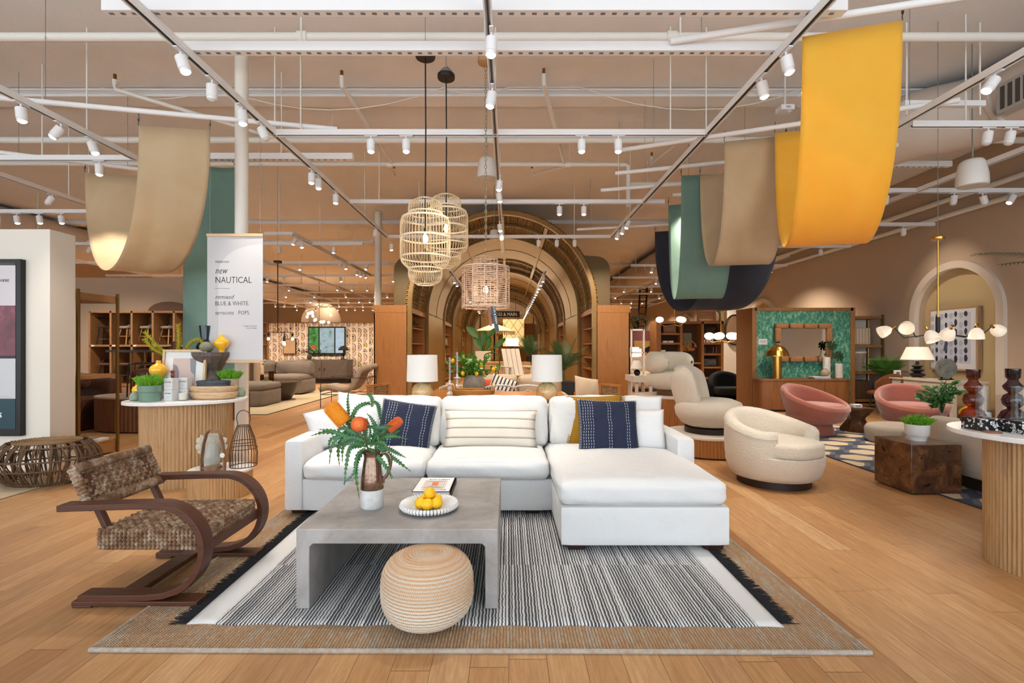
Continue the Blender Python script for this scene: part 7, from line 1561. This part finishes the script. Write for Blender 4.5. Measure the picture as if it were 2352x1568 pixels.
ag=T('stone_sculpture','round grey agate slice sculpture on a stand on the white desk','sculpture',(8.05,9.05,.77)); P(MB().cyl((0,-.03,.21),(0,.03,.21),.18,n=40),'disc',M('agate','#5f625f',.4,var=(9,'#8c8e86')),ag,rot=None); P(MB().bb(-.12,.12,-.03,.03,0,.02).bb(-.09,-.08,-.02,.02,0,.08).bb(.08,.09,-.02,.02,0,.08),'stand',BLACK,ag)
ph2=T('photo_frame','tiny white photo frame at the far end of the white desk','picture',(7.9,10.0,.77)); P(MB().bb(-.06,.06,-.02,.02,0,.14),'frame',BOXW,ph2); P(MB().bb(-.035,.035,-.0215,-.02,.035,.105),'photo',M('photo_grey','#6d6a72',.6),ph2)
dc=T('desk_chair','rust brown upholstered chair with a navy tag tucked at the white desk','chair',(7.55,9.85,0),R(-70)); RST=M('rust_fabric','#6f3d1c',.85); P(MB().rbox((0,0,.46),(.46,.46,.09),.04,6),'seat',RST,dc); P(MB().grid(lambda u,v:Vector((.26*math.cos(PI*u),.05+.24*math.sin(PI*u),.48+.36*v*(.45+.55*math.sin(PI*u)))),16,5),'backrest',RST,dc).modifiers.new('solid','SOLIDIFY').thickness=.04
for sx in (-1,1):
    for sy in (-1,1): P(MB().cyl((sx*.16,sy*.16,.44),(sx*.2,sy*.2,0),.014,n=8),'leg',BLACK,dc)
P(MB().bb(-.29,-.28,-.02,.05,.55,.72),'swing_tag',M('navy_tag','#272c3a',.7),dc)
palm('kentia_palm','bushy palm in a pot behind the white desk by the right wall',(7.98,10.42,0),lambda t:P(MB().lathe([(0,0),(.15,0),(.19,.35),(.17,.35),(0,.3)],24),'pot',M('stone_pot','#8c857c',.8),t),26,.58,.72,11,PALM2,leaf=.3,up=1.2,w=.014,trunk=.15)
# abstract painting in the niche (plain generic blotches)
ap=T('abstract_painting','large framed white painting with dark blue brush marks in the arched niche','painting',(8.72,9.6,.92)); FRW=wood('pale_picture_frame','#a98a6c','#bb9c7d')
PP=lambda y0,y1,z0,z1,x0,x1,nm,m,**k: P(MB().bb(x0,x1,y0,y1,z0,z1),nm,m,ap,**k)
PP(-.52,.52,0,1.22,-.06,.03,'frame',FRW,bev=.003); PP(-.485,.485,.035,1.185,-.066,-.06,'canvas',M('canvas_white','#d8d6d8',.8))
mb=MB(); mb2=MB(); rn=random.Random(31)
for c in range(4):
    y=.34-.21*c
    for r_ in range(6):
        z=1.08-.17*r_+rn.uniform(-.02,.02); w_=rn.uniform(.025,.04); h_=rn.uniform(.05,.08)
        mb=MB(); mb.add([(-.0675,y+w_*math.cos(a)*rn.uniform(.85,1.1),z+h_*math.sin(a)*rn.uniform(.9,1.1)) for a in [2*PI*k/14 for k in range(14)]],[tuple(range(14))]); P(mb,'brush_mark',M('ink_blue','#2a2d45',.6),ap,smooth=False)
        mb2=MB(); mb2.add([(-.0668,y+.1+.04*math.cos(a),z-.03+.06*math.sin(a)) for a in [2*PI*k/14 for k in range(14)]],[tuple(range(14))]); P(mb2,'pale_mark',M('ink_pale','#a9adbd',.7),ap,smooth=False)
PP(-.39,.39,.14,1.12,-.0664,-.0660,'wash',M('wash_grey','#bfc2cd',.8))
spot((7.0,9.5,3.7),(1,.05,-.75),60,60,.8)
# ---------------------------------------------------------------- oval display table, right foreground
plinth('display_table','oval display table with a white top and fluted oak drum, cut by the right edge','table',(3.44,2.97),.615,.51,.84,.03,.0,R(-12),pa=.42,pb=.36,k=46)
TRZ=NT('terrazzo'); v=TRZ.coord(); n=TRZ.vor(v,60,'F1','Color'); s_=TRZ.sep(n)[0]; e=TRZ.vor(v,60,'DISTANCE_TO_EDGE'); TRZ.p(col=TRZ.mix(TRZ.math('MULTIPLY',TRZ.math('GREATER_THAN',s_,.50),TRZ.math('GREATER_THAN',e,.07)),'#0f0e10','#d9d7d4'),rough=.3); TRZ=TRZ.m
AMB=glassm('amber_bubble','#c07f62',.3); PUR=glassm('plum_bubble','#8f727c',.3)
def tb_(px,py,z=.84): return FL(px,py,z)
for (x,y,w_,lb) in ((2.98,3.10,.13,'left black and white terrazzo block under the narrow glass'),(3.12,2.98,.16,'right black and white terrazzo block under the wide glass'),(3.30,3.02,.13,'third terrazzo block partly behind the tall jar')):
    O(MB().bb(x-w_/2,x+w_/2,y-.07,y+.07,.84,.915),'terrazzo_block',TRZ,lb,'block','terrazzo blocks on the right display table',bev=.003)
def gtube(label,loc,r,h): return O(MB().lathe([(0,0),(r,0),(r,h),(r-.003,h),(r-.003,.008),(0,.008)],32,c=loc),'glass_cylinder',GLS,label,'glass','clear glass cylinders on the terrazzo blocks')
gtube('narrow clear glass cylinder on the left terrazzo block',(2.98,3.09,.915),.036,.20); gtube('wide clear glass cylinder on the right terrazzo block',(3.12,2.97,.915),.062,.20)
def bubble(label,loc,mat,s=1.0): 
    pr=[(0,0),(.03,.0),(.065,.03),(.072,.065),(.055,.105),(.026,.125),(.05,.15),(.056,.18),(.045,.21),(.022,.225),(.046,.25),(.05,.27),(.03,.295),(.024,.31),(.036,.325),(.038,.38),(.034,.38),(.03,.33),(0,.32)]
    return O(MB().lathe([(r*s,z*s) for r,z in pr],32,c=loc),'bubble_vase',mat,label,'vase','stacked bubble glass vases',ang=60)
bubble('amber bubble glass vase behind the narrow glass cylinder',(3.06,3.24,.84),AMB,.98); bubble('plum bubble glass vase behind the wide glass cylinder',(3.24,3.16,.84),PUR,1.0)
O(MB().rbox((3.15,3.25,.885),(.05,.04,.09),.006,3),'white_votive',BOXW,'small white votive block between the bubble vases','candle')
jr_=T('glass_jar','tall glass jar with terracotta pods at the right frame edge','jar',(3.15,2.755,.84)); P(MB().lathe([(0,0),(.065,0),(.068,.01),(.068,.2),(.064,.2),(.064,.012),(0,.012)],32),'glass',GLS,jr_); mb=MB(); rn=random.Random(4)
for i in range(26): a=rn.uniform(0,6.28); r_=.04*math.sqrt(rn.random()); mb.sph((r_*math.cos(a),r_*math.sin(a),.035+.11*rn.random()),(.013,.013,.028),8,6,M=Matrix.Rotation(rn.uniform(-.5,.5),4,'X'))
P(mb,'terracotta_pods',M('terracotta_pod','#b5693f',.7),jr_,kind='stuff')
dk3=T('small_drum_riser','small fluted oak drum riser with a white top at the right frame edge','riser',(3.53,3.14,.84)); P(MB().prism(oblong(.15,.15,240,2,.012,24),0,.27),'fluted_drum',OAKV,dk3,ang=20); P(MB().prism(oblong(.155,.155,64,2),.27,.30),'top',QZ,dk3)
O(MB().cyl((2.93,2.98,.84),(2.93,2.98,.848),.045,n=24),'wood_coaster',wood('coaster','#7d4a2c','#8f5a38'),'small brown wooden coaster beside the left terrazzo block','coaster')
# ---------------------------------------------------------------- middle right distance
sh=T('oak_room_divider','large oak open shelving divider beyond the boucle chairs','shelving',(6.35,17.5,0)); XS=[5.35,6.03,6.13,6.78,6.88,7.5]
for x in (5.32,6.08,6.83,7.52): PW(MB().bb(x-.045,x+.045,17.3,17.75,0,2.30),'upright',OKM,sh,bev=.003)
PW(MB().bb(5.2,5.3,17.3,18.1,0,2.32),'side_panel',OKM,sh)
PW(MB().bb(5.3,7.56,17.3,17.75,2.22,2.31),'top_board',OKM,sh)
for (a,b) in ((5.36,6.04),(6.87,7.48)):
    for z in (.3,.68,1.14,1.52,1.86): PW(MB().bb(a,b,17.32,17.73,z-.03,z+.03),'shelf_board',OKM,sh)
PW(MB().bb(5.3,7.56,17.73,17.76,0,2.3),'back_panel',M('dark_back','#4b3527',.8),sh)
cushion('mauve textured pillow on the top left shelf of the oak divider',M('mauve_cloth','#8d705f',.9,var=(20,'#7a5e50')),.5,.30,.14,(5.72,17.45,2.03),-8,0,0,1,grp='pillows on the oak divider'); cushion('dark plaid pillow on the lower right shelf of the oak divider',M('dark_plaid','#33363c',.9,var=(9,'#5a5c60')),.5,.28,.14,(7.15,17.45,.85),-8,0,0,2,grp='pillows on the oak divider'); cushion('dark brown pillow on the top right shelf of the oak divider',M('dark_cloth','#40332b',.9),.45,.24,.12,(7.15,17.45,2.0),-8,0,0,3,grp='pillows on the oak divider')
for k,x in enumerate((5.45,5.65)): O(MB().bb(x,x+.17,17.36,17.5,1.55,1.62),'white_box',BOXW,('left','right')[k]+' small white box on the oak divider','box','white boxes on the oak divider')
bowl('stacked_bowl','lower cream bowl on the oak divider',(5.46,17.42,1.17),.10,.07,WCH); bowl('stacked_bowl','upper cream bowl on the oak divider',(5.46,17.42,1.225),.10,.07,WCH)
O(MB().bb(5.68,5.92,17.45,17.5,1.17,1.45),'glass_block',GLS,'square clear glass vase on the oak divider','vase')
for k,x in enumerate((6.93,7.03,7.12,7.22)): O(MB().lathe([(0,0),(.04,0),(.04,.12+.03*(k%2)),(0,.12)],16,c=(x,17.42,1.55)),'ceramic_cup',WCH,'small cream ceramic cup in the row on the oak divider','cup','ceramic cups on the oak divider')
for k,x in enumerate((6.95,7.25,7.35)): O(MB().lathe([(0,0),(.04,0),(.04,.24),(.036,.24),(.036,.01),(0,.01)],16,c=(x,17.42,1.17)),'glass_vase',GLS,'clear glass vase in the right bay of the oak divider','vase','glass vases on the oak divider')
pa=T('divider_picture','black framed grey and yellow abstract picture in the middle bay of the oak divider','picture',(6.38,17.66,1.22)); P(MB().bb(-.22,.22,-.02,.02,0,.72),'frame',BLACK,pa); P(MB().bb(-.19,.19,-.025,-.02,.03,.69),'print',M('print_sage','#7c8377',.8),pa); P(MB().add([(-.19,-.026,.03),(.19,-.026,.03),(.19,-.026,.33),(-.05,-.026,.25),(-.19,-.026,.12)],[(0,1,2,3,4)]),'print_shape',M('print_gold','#b08a3c',.8),pa)
fl=T('blossom_branches','pink blossom branches in a tan vase in the middle bay of the oak divider','flowers',(6.38,17.4,.86)); P(MB().lathe([(0,0),(.07,0),(.08,.2),(.05,.28),(0,.26)],20),'vase',M('tan_vase','#a58468',.7),fl); mb=MB(); m2=MB(); rn=random.Random(5)
for i in range(16):
    e=Vector((rn.uniform(-.25,.25),rn.uniform(-.1,.1),.45+rn.uniform(0,.35))); mb.tube([(0,0,.26),e],.004,4)
    for k in range(3): p=e+Vector((rn.uniform(-.05,.05),rn.uniform(-.05,.05),rn.uniform(-.12,.03))); m2.sph(p,rn.uniform(.02,.03),6,4)
P(mb,'branches',M('dark_twig','#2b2a1e',.8),fl); P(m2,'blossoms',M('pink_blossom','#c97b68',.7),fl,kind='stuff')
fg=T('figure_eight_ornament','cream figure eight ornament in the middle bay of the oak divider','ornament',(6.33,17.33,1.18)); P(MB().tube([(.05*math.cos(a),0,.06+.055*math.sin(a)) for a in [2*PI*i/20 for i in range(20)]],.014,6,closed=True).tube([(.035*math.cos(a),0,.16+.042*math.sin(a)) for a in [2*PI*i/20 for i in range(20)]],.012,6,closed=True).box((0,0,0),(.05,.05,.01)),'rings',WCH,fg); fg.location.z=1.0; PW(MB().bb(6.13,6.78,17.32,17.73,.80,.86),'shelf_board',OKM,sh); fl.location.z=.86; fg.location.z=.87
# mirrors over the divider
def lean_mirror(label,loc,w_,h_,mat,rnd_=False):
    t=T('leaning_mirror',label,'mirror',loc,0,'mirrors above the oak divider')
    if rnd_: P(MB().tube([(w_*math.cos(a),0,h_*math.sin(a)+h_) for a in [2*PI*i/40 for i in range(40)]],.03,8,closed=True),'frame',mat,t); P(MB().sph((0,.01,h_),(w_-.01,.008,h_-.01),32,12),'mirror_glass',M('dim_mirror','#8a745c',.15,.6),t)
    else:
        mb=MB()
        for s in (-1,1): mb.bb(s*w_-.04,s*w_+.04,-.025,.025,0,h_)
        mb.bb(-w_,w_,-.025,.025,0,.06); mb.bb(-w_,w_,-.025,.025,h_-.08,h_); P(mb,'frame',mat,t,bev=.01); P(MB().bb(-w_,w_,.0,.015,.02,h_-.03),'mirror_glass',M('dim_mirror','#8a745c',.15,.6),t)
    return t
lean_mirror('scalloped brown framed mirror on top of the oak divider',(7.08,17.6,2.31),.30,.42,M('brown_scallop','#5a3620',.6)); lean_mirror('small black oval mirror beside the scalloped mirror',(7.62,18.2,2.31),.20,.24,BLACK,True)
hw=T('mirror_wall','pale partition carrying mirrors behind the oak divider','partition',(8.15,18.6,0)); PW(MB().bb(7.75,8.56,18.5,18.7,0,2.9),'panel',PARTM,hw,smooth=False)
lean_mirror('tall black and brass rectangular mirror on the pale partition',(7.95,18.45,1.7),.16,1.15,BRF); lean_mirror('large round black rimmed mirror on the pale partition',(8.45,18.4,1.5),.35,.55,BLACK,True)
pw=T('purple_wall_panel','plum purple painted wall panel in the right distance','wall panel',(6.2,22.3,0)); PW(MB().bb(5.5,8.3,22.2,22.4,0,2.15),'panel',M('plum_paint','#6b3b3c',.8),pw,smooth=False)
dkp=T('distance_picture','tan picture with a dark shape on the plum wall','picture',(6.1,22.1,.95)); P(MB().bb(-.45,.75,-.03,.03,0,.75),'frame',M('gold_frame','#a8824e',.6),dkp); P(MB().add([(.1,-.032,.45),(.5,-.032,.65),(.15,-.032,.2),(-.1,-.032,.3)],[(0,3,2,1)]),'print_shape',BLACK,dkp)
# white table group left of it
wt=T('white_console','white square legged table behind the boucle chairs','table',(2.9,11.0,0)); WG=M('white_lacquer','#ddd3c6',.5)
PW(MB().bb(2.70,3.55,10.6,11.4,.62,.75),'top',WG,wt,bev=.003)
for x in (2.78,3.08,3.47):
    for y in (10.68,11.3): PW(MB().bb(x-.03,x+.03,y-.03,y+.03,0,.62),'leg',WG,wt)
etg=T('white_shelf_frame','thin white open shelf frame behind the white table','shelf',(3.12,11.9,0)); 
for x in (2.97,3.27): PW(MB().bb(x-.02,x+.02,11.88,11.92,0,1.82),'upright',WG,etg)
for z in (.75,1.25,1.80): PW(MB().bb(2.97,3.27,11.88,11.92,z-.02,z+.02),'crossbar',WG,etg)
pll=T('pleated_lamp','pleated white shade lamp with a black ball base on the white table','table lamp',(2.82,10.8,.75)); P(MB().sph((-.0,0,.07),.07,20,12),'ball_base',BLACK,pll); P(MB().lathe([(.15,.16),(.08,.34),(.077,.34),(.147,.16)],60,wob=lambda a,z:1+.03*math.sin(a*30)),'pleated_shade',WG,pll)
bst=T('black_dining_chair','black framed chair with a woven seat under the white table','chair',(3.35,10.3,0),R(20)); P(MB().box((0,0,.44),(.42,.4,.03)),'seat',M('woven_seat_tan','#a07b48',.9),bst)
for sx in (-1,1):
    for sy in (-1,1): P(MB().box((sx*.2,sy*.19,.24),(.035,.035,.48)),'leg',BLACK,bst)
for i,(x,y,z,w_,lb) in enumerate(((3.75,15.2,.8,.30,'lit rectangular shaded lamp in the right distance'),(4.35,17.0,.75,.26,'square shaded lamp beside the plum wall'))):
    t=T('table_lamp',lb,'table lamp',(x,y,z)); P(MB().cyl((0,0,-z),(0,0,.3),.03,n=12),'base',BRF,t); P(MB().box((0,0,.44),(w_*1.6,w_,.30)),'lamp_shade',LSH,t)
bd=T('distant_bed','low cream upholstered bed in the right distance','bed',(4.7,16.2,0)); PW(MB().rbox((4.4,15.9,.35),(1.7,1.2,.5),.08,6).rbox((4.4,16.5,.62),(1.7,.2,.95),.08,6),'body',OFB,bd)
bc=T('black_velvet_chair','large black velvet curved chair behind the armless boucle chair','armchair',(5.72,12.75,0)); bc.scale=(.85,.85,.8); P(MB().grid(lambda u,v:Vector((.62*math.cos(PI*(.05+.9*u)),.5*math.sin(PI*(.05+.9*u)),.0+.93*v*(.35+.65*math.sin(PI*(.05+.9*u))**.7))),24,8),'shell',M('black_velvet','#0a090c',.9),bc).modifiers.new('solid','SOLIDIFY').thickness=.14; P(MB().rbox((0,.0,.32),(.95,.7,.25),.08,6),'seat',M('black_velvet','#0e0d12',.8),bc)
nc=T('navy_chair','dark navy rounded chair behind the ivory boucle chair','armchair',(4.0,12.2,0)); P(MB().rbox((0,0,.45),(.8,.7,.8),.3,10),'body',M('navy_velvet','#1b2030',.8,sheen=.3),nc)
leafy('white_flowering_plant','small dark leafed plant with pale flowers near the navy chair',(4.15,11.2,.0),[(0,0),(.1,0),(.13,.6),(.11,.6),(0,.5)],M('stone_pot','#8c857c',.8),16,M('mixed_leaf','#3c5222',.6,var=(30,'#d3d3a0')),.035,.35,seed=14)
leafy('trailing_plant','dark trailing leafed plant on top of the plum wall',(5.75,22.3,2.15),[(0,0),(.1,0),(.12,.1),(.1,.1),(0,.08)],BLACK,26,BKL,.11,.75,seed=15,spread=1.4)
ldd=T('wood_ladder','dark wooden ladder leaning against the right wall in the distance','ladder',(6.3,21.5,0))
for x in (0,.32): PW(MB().cyl((5.75+x,21.9,2.2),(6.05+x,22.6,4.2),.04,n=8),'rail',M('ladder_dark','#33211a',.7),ldd)
for i in range(7): f=(i+.5)/7; PW(MB().cyl((5.75+.3*f,21.9+.7*f,2.2+2*f),(6.07+.3*f,21.9+.7*f,2.2+2*f),.022,n=6),'rung',M('ladder_dark','#33211a',.7),ldd)
palm('tall_palm','dark palm fronds reaching in at the right frame edge',(6.05,4.7,0),lambda t:P(MB().lathe([(0,0),(.18,0),(.22,.4),(.2,.4),(0,.35)],24),'pot',M('stone_pot','#8c857c',.8),t),9,1.3,2.0,3,PALM,leaf=.22,up=.5,trunk=1.6,w=.02,arch=.35)
# ================================================================ pendants, chandeliers, loudspeakers
BAM=M('bamboo_pale','#ead2ab',.55,var=(30,'#dfc193')); RDC=M('black_cord','#17130f',.6); GALV=M('galvanised','#8d9493',.35,.8)
BULB=M('glowing_bulb','#ffe9c4',.3,emit=(1,.83,.56),es=14)
def bulb(parent,loc,r=.03,name='bulb'):
    b=P(MB().lathe([(0,.05),(.012,.05),(.013,.035),(r,.0),(r*.95,-.02),(r*.5,-.042),(0,-.048)],20),name,BULB,parent,'glowing bulb'); b.location=loc; P(MB().cyl((0,0,.045),(0,0,.10),.015,n=12),'socket',BLACK,b); return b
def bamboo(label,loc,zc,H=.86,Rr=.25):
    # loc at the shade bottom; zc height of the canopy above it
    t=T('bamboo_pendant',label,'pendant lamp',loc,0,'bamboo lantern pendants'); s=H/.86; q=Rr/.25
    prof=[(.085,0),(.145,.03),(.17,.09),(.17,.145),(.18,.165),(.235,.22),(.25,.29),(.25,.44),(.25,.60),(.235,.66),(.19,.70),(.17,.72),(.17,.78),(.15,.83),(.085,.86)]
    prof=[(r*q,z*s) for r,z in prof]; mb=MB(); pb=bez([(r,0,z) for r,z in prof],3)
    for i in range(46): a=2*PI*i/46; mb.tube([Vector((p.x*math.cos(a),p.x*math.sin(a),p.z)) for p in pb],.0031,4)
    P(mb,'vertical_canes',BAM,t); hm=MB()
    for r,z,w_ in ((.253,.27,.016),(.254,.47,.018),(.235,.665,.018),(.175,.155,.014),(.172,.72,.012),(.088,.0,.012),(.088,.86,.012)):
        hm.sweep([Vector((r*q*math.cos(2*PI*k/48),r*q*math.sin(2*PI*k/48),z*s)) for k in range(48)],[(-.003,-w_/2),(.003,-w_/2),(.003,w_/2),(-.003,w_/2)],(0,0,1),closed=True)
    P(hm,'hoops',M('bamboo_hoop','#f0dcba',.5),t)
    P(MB().tube([(0,0,.52*s),(0,0,.86*s),(.004,0,(zc+.86)/2),(0,0,zc)],.007,8),'cord',RDC,t)
    c=P(MB().lathe([(0,zc),(.095,zc),(.10,zc+.01),(.10,zc+.045),(.07,zc+.05),(0,zc+.05)],32),'canopy',BLACK,t); P(MB().lathe([(.075,zc+.05),(.075,zc+.08),(.05,zc+.11),(0,zc+.112)],24),'junction_box',GALV,c,'galvanised box top')
    P(MB().tube([(0,0,zc+.11),(.02,0,zc+.14),(0,0,zc+.16),(0,0,5.0-loc[2])],.003,5),'hanging_wire',M('cable_grey','#8a8a88',.5,.5),t); bulb(t,(0,0,.47*s)); return t
bamboo('front larger bamboo lantern pendant on a black cord',(-.845,5.0,2.0),2.30); bamboo('rear bamboo lantern pendant half hidden behind the larger one',(-.72,5.68,2.29),2.17,.82,.25)
point((-.845,5.0,2.45),7,WARM,.03); point((-.72,5.68,2.72),7,WARM,.03)
ROPM=M('rope_blush','#e6cbb4',.8,bump=(160,.6),var=(40,'#bf9a7c')); rp=T('rope_drum_pendant','rope wrapped drum pendant with an inner shade and swing tags','pendant lamp',(-.255,5.5,1.79)); mb=MB(); Rr=.262
for i in range(22): z=.02+.44*i/21; mb.tube([(Rr*math.cos(2*PI*k/40),Rr*math.sin(2*PI*k/40),z) for k in range(40)],.0040 if 0<i<21 else .011,5,closed=True)
for k in range(12): a=2*PI*k/12; mb.tube([(Rr*math.cos(a),Rr*math.sin(a),.0),(Rr*math.cos(a),Rr*math.sin(a),.465)],.007,6)
P(mb,'rope_cage',ROPM,rp)
mb=MB()
for i in range(18): z=.02+.53*i/17; mb.tube([(.135*math.cos(2*PI*k/32),.135*math.sin(2*PI*k/32),z+.02) for k in range(32)],.0032,5,closed=True)
for k in range(16): a=2*PI*k/16; mb.tube([(.137*math.cos(a),.137*math.sin(a),.04),(.137*math.cos(a),.137*math.sin(a),.555)],.0035,5)
for z in (.03,.46):
    for k in range(4): a=PI/2*k+.4; mb.tube([(.135*math.cos(a),.135*math.sin(a),z),(Rr*math.cos(a),Rr*math.sin(a),z)],.005,5)
P(mb,'inner_shade',ROPM,rp); ch=MB(); z=.50; k=0
while z<2.72: 
    M4=Matrix.Translation((0,0,z))@Matrix.Rotation(PI/2*(k%2),4,'Z'); ch.tube([M4@Vector((.014*math.cos(a),0,.026*math.sin(a))) for a in [2*PI*i/12 for i in range(12)]],.003,5,closed=True); z+=.042; k+=1
P(ch,'chain',M('chain_brass','#9a8a6a',.4,.6),rp); P(MB().tube([(0,0,.40),(.004,0,1.5),(0,0,2.72)],.004,6),'cord',M('pale_cord','#b8a88c',.7),rp)
c=P(MB().lathe([(0,2.72),(.04,2.722),(.085,2.745),(.09,2.76),(.09,2.80),(0,2.80)],32),'canopy',wood('canopy_oak','#b58d60','#c69f72',axis='X'),rp); P(MB().lathe([(.078,2.80),(.078,2.85),(.05,2.87),(0,2.87)],24),'junction_box',GALV,c)
P(MB().cyl((0,0,2.87),(0,0,5.0-1.79),.003,n=5),'hanging_wire',M('cable_grey','#8a8a88',.5,.5),rp); bulb(rp,(0,0,.22)); point((-.255,5.5,1.98),7,WARM,.03)
tg2=P(MB().box((.11,-.22,-.12),(.045,.004,.28),Matrix.Rotation(R(-10),4,'Y')),'swing_tag',M('slate_tag','#3c4a5c',.6),rp,'slate blue tag'); P(MB().rbox((.055,-.2,-.10),(.035,.006,.2),.008,3,rot=Matrix.Rotation(R(-6),4,'Y')),'leather_tag',M('tag_pink_leather','#9c6a50',.7),rp); P(MB().cyl((.09,-.2,.02),(.085,-.22,.0),.002,n=5),'tag_string',RDC,rp)
text('JOSS & MAIN',.030,WCH,rp,(.086,-.2245,0.008),(R(90),R(80),0),name='tag_lettering',sx=1.1)
# loudspeakers
def speaker(label,p,s=1.0,tz=5.0):
    t=T('hanging_loudspeaker',label,'loudspeaker',p,0,'white hanging loudspeakers'); P(MB().lathe([(0,-.15*s),(.14*s,-.145*s),(.15*s,-.12*s),(.145*s,-.02*s),(.125*s,.10*s),(.11*s,.135*s),(.09*s,.15*s),(0,.15*s)],10,M=None),'housing',M('speaker_white','#e3e0d9',.45),t,ang=50); P(MB().cyl((0,0,-.1475*s),(0,0,-.152*s),.125*s,n=28),'grille',M('speaker_grille','#cfcbc3',.7),t); P(MB().cyl((0,0,.15*s),(0,0,tz-p[2]),.006,n=6).bb(-.03,.03,-.02,.02,.145*s,.17*s),'hanging_cable',M('cable_green_grey','#7e8781',.6),t); return t
speaker('white hanging loudspeaker beside the centre track above the arch',PX(1118,387,7.3),1.0); speaker('large white hanging loudspeaker at the upper right',PX(2233,398,5.9),1.05); speaker('small distant white loudspeaker in front of the arch crown',PX(1135,539,14.5) if False else PX(1135,539,11.0),.72)
# big brass chandelier
cd=T('brass_chandelier','wide black and brass chandelier with six alabaster cups over the pink chairs','chandelier',(4.80,5.5,1.50)); ALC=M('alabaster_cup','#f3e6d2',.4,emit=(1,.87,.7),es=.28,var=(14,'#e2cdb0'),sub=.1)
P(MB().cyl((0,0,-.05),(0,0,.20),.021,n=12),'hub',BLACK,cd); P(MB().cyl((0,0,.20),(0,0,1.06),.008,n=8),'rod',BRASS,cd); P(MB().lathe([(0,1.06),(.06,1.06),(.065,1.07),(.065,1.09),(.045,1.11),(0,1.11)],28),'canopy',BRASS,cd); P(MB().cyl((0,0,1.11),(0,0,3.5),.003,n=5),'hanging_wire',M('cable_grey','#8a8a88',.5,.5),cd)
for (px,py,d) in ((2037,758,(-.75,.2,-.35)),(2083,748,(-.55,-.6,-.45)),(2137,768,(.1,-.5,-.9)),(2243,762,(.05,.1,-1)),(2287,755,(.8,.3,-.35)),(2180,762,(.2,.8,-.8))):
    Yc=5.5+(-.25 if py>760 or px==2083 else .2); c0=PX(px,py,Yc)-Vector((4.80,5.5,1.50)); dd=Vector(d).normalized(); tp0=c0-dd*.045
    elb=Vector((tp0.x*.72,tp0.y*.72,-.03)); P(MB().tube([(0,0,.02),elb,tp0-dd*.03],.006,7),'arm',BLACK,cd)
    q=dd.to_track_quat('Z','Y').to_matrix().to_4x4(); M4=Matrix.Translation(tp0)@q; P(MB().lathe([(0,0),(.02,.0),(.05,.03),(.066,.075),(.070,.12),(.066,.12),(.05,.05),(0,.02)],28,M=M4),'alabaster_cup',ALC,cd); P(MB().lathe([(0,-.045),(.018,-.045),(.009,-.02),(.016,.002),(0,.004)],14,M=M4),'brass_cap',BRASS,cd)
P(MB().box((.06,-.03,-.13),(.035,.003,.10),Matrix.Rotation(R(12),4,'Y')),'swing_tag',M('navy_tag','#272c3a',.7),cd)
point((4.80,5.5,1.40),10,WARM,.3)
# globe chandeliers in the distance
OPL=M('opal_globe','#fff3df',.4,emit=(1,.88,.68),es=1.6)
def globe_ch(label,loc,gl,r,rodtop):
    t=T('globe_chandelier',label,'chandelier',loc,0,'distant opal globe chandeliers'); P(MB().cyl((0,0,0),(0,0,rodtop-loc[2]),.012,n=8),'rod',BRASS,t); P(MB().cyl((0,0,rodtop-loc[2]-.05),(0,0,rodtop-loc[2]),.09,n=20),'canopy',BLACK,t)
    for g in gl: P(MB().tube([(0,0,-.05),(g[0]*.7,g[1]*.7,-.10),(g[0],g[1],g[2]-r)],.012,6),'arm',BRASS,t); P(MB().sph(g,(r,r,r*.78),20,12),'globe',OPL,t)
    return t
globe_ch('wide brass chandelier with opal globes in front of the oak divider',(6.0,13.9,1.62),[(-.33,0,.08),(-.12,-.2,.08),(.02,.25,.08),(.22,-.15,.08),(.42,.1,.08)],.13,3.7)
globe_ch('smaller black chandelier with three opal globes above the oak divider',(5.6,16.6,2.2),[(-.5,0,.12),(.12,-.2,.12),(.3,.1,.12)],.13,3.8)
gc2=T('glass_globe_pendant','black branching pendant with clear glass globes before the papered wall','pendant lamp',PX(638,765,9.5)); GB=glassm('thin_glass','#ffffff',.05)
zz=gc2.location.z; P(MB().cyl((0,0,0),(0,0,3.0-zz),.010,n=8),'rod',BLACK,gc2); P(MB().cyl((0,0,3.0-zz),(0,0,3.04-zz),.075,n=20),'canopy',BLACK,gc2); P(MB().cyl((0,0,3.04-zz),(0,0,5-zz),.003,n=5),'hanging_wire',M('cable_grey','#8a8a88',.5,.5),gc2)
for (x,y,z) in ((-.13,-.1,-.10),(.15,-.05,-.20),(.24,.1,-.10),(.02,.22,-.16)):
    P(MB().tube([(0,0,.02),(x,y,.02),(x,y,z+.10)],.007,6),'arm',BLACK,gc2); P(MB().cyl((x,y,z+.04),(x,y,z+.10),.02,n=12),'socket_cup',BLACK,gc2); P(MB().sph((x,y,z-.02),.085,20,14),'glass_globe',GB,gc2); P(MB().sph((x,y,z-.01),.026,12,8),'bulb',BULB,gc2)
# distant starburst chandelier at the vaulted niche
sb=T('bubble_chandelier','cluster chandelier of small lit globes before the vaulted niche at the back','chandelier',PX(733,737,26)); zz=sb.location.z; P(MB().cyl((0,0,0),(0,0,5-zz),.012,n=6),'rod',BLACK,sb); mb=MB(); rn=random.Random(3)
for i in range(20): a=rn.uniform(0,6.28); k=rn.uniform(-.6,.5); r_=(.55+.45*k if k<.1 else .6); mb.sph((r_*math.cos(a),r_*math.sin(a),k),.07,8,6)
P(mb,'lit_globes',BULB,sb); point((-12.2,32.6,4.0),40,WARM,.2)
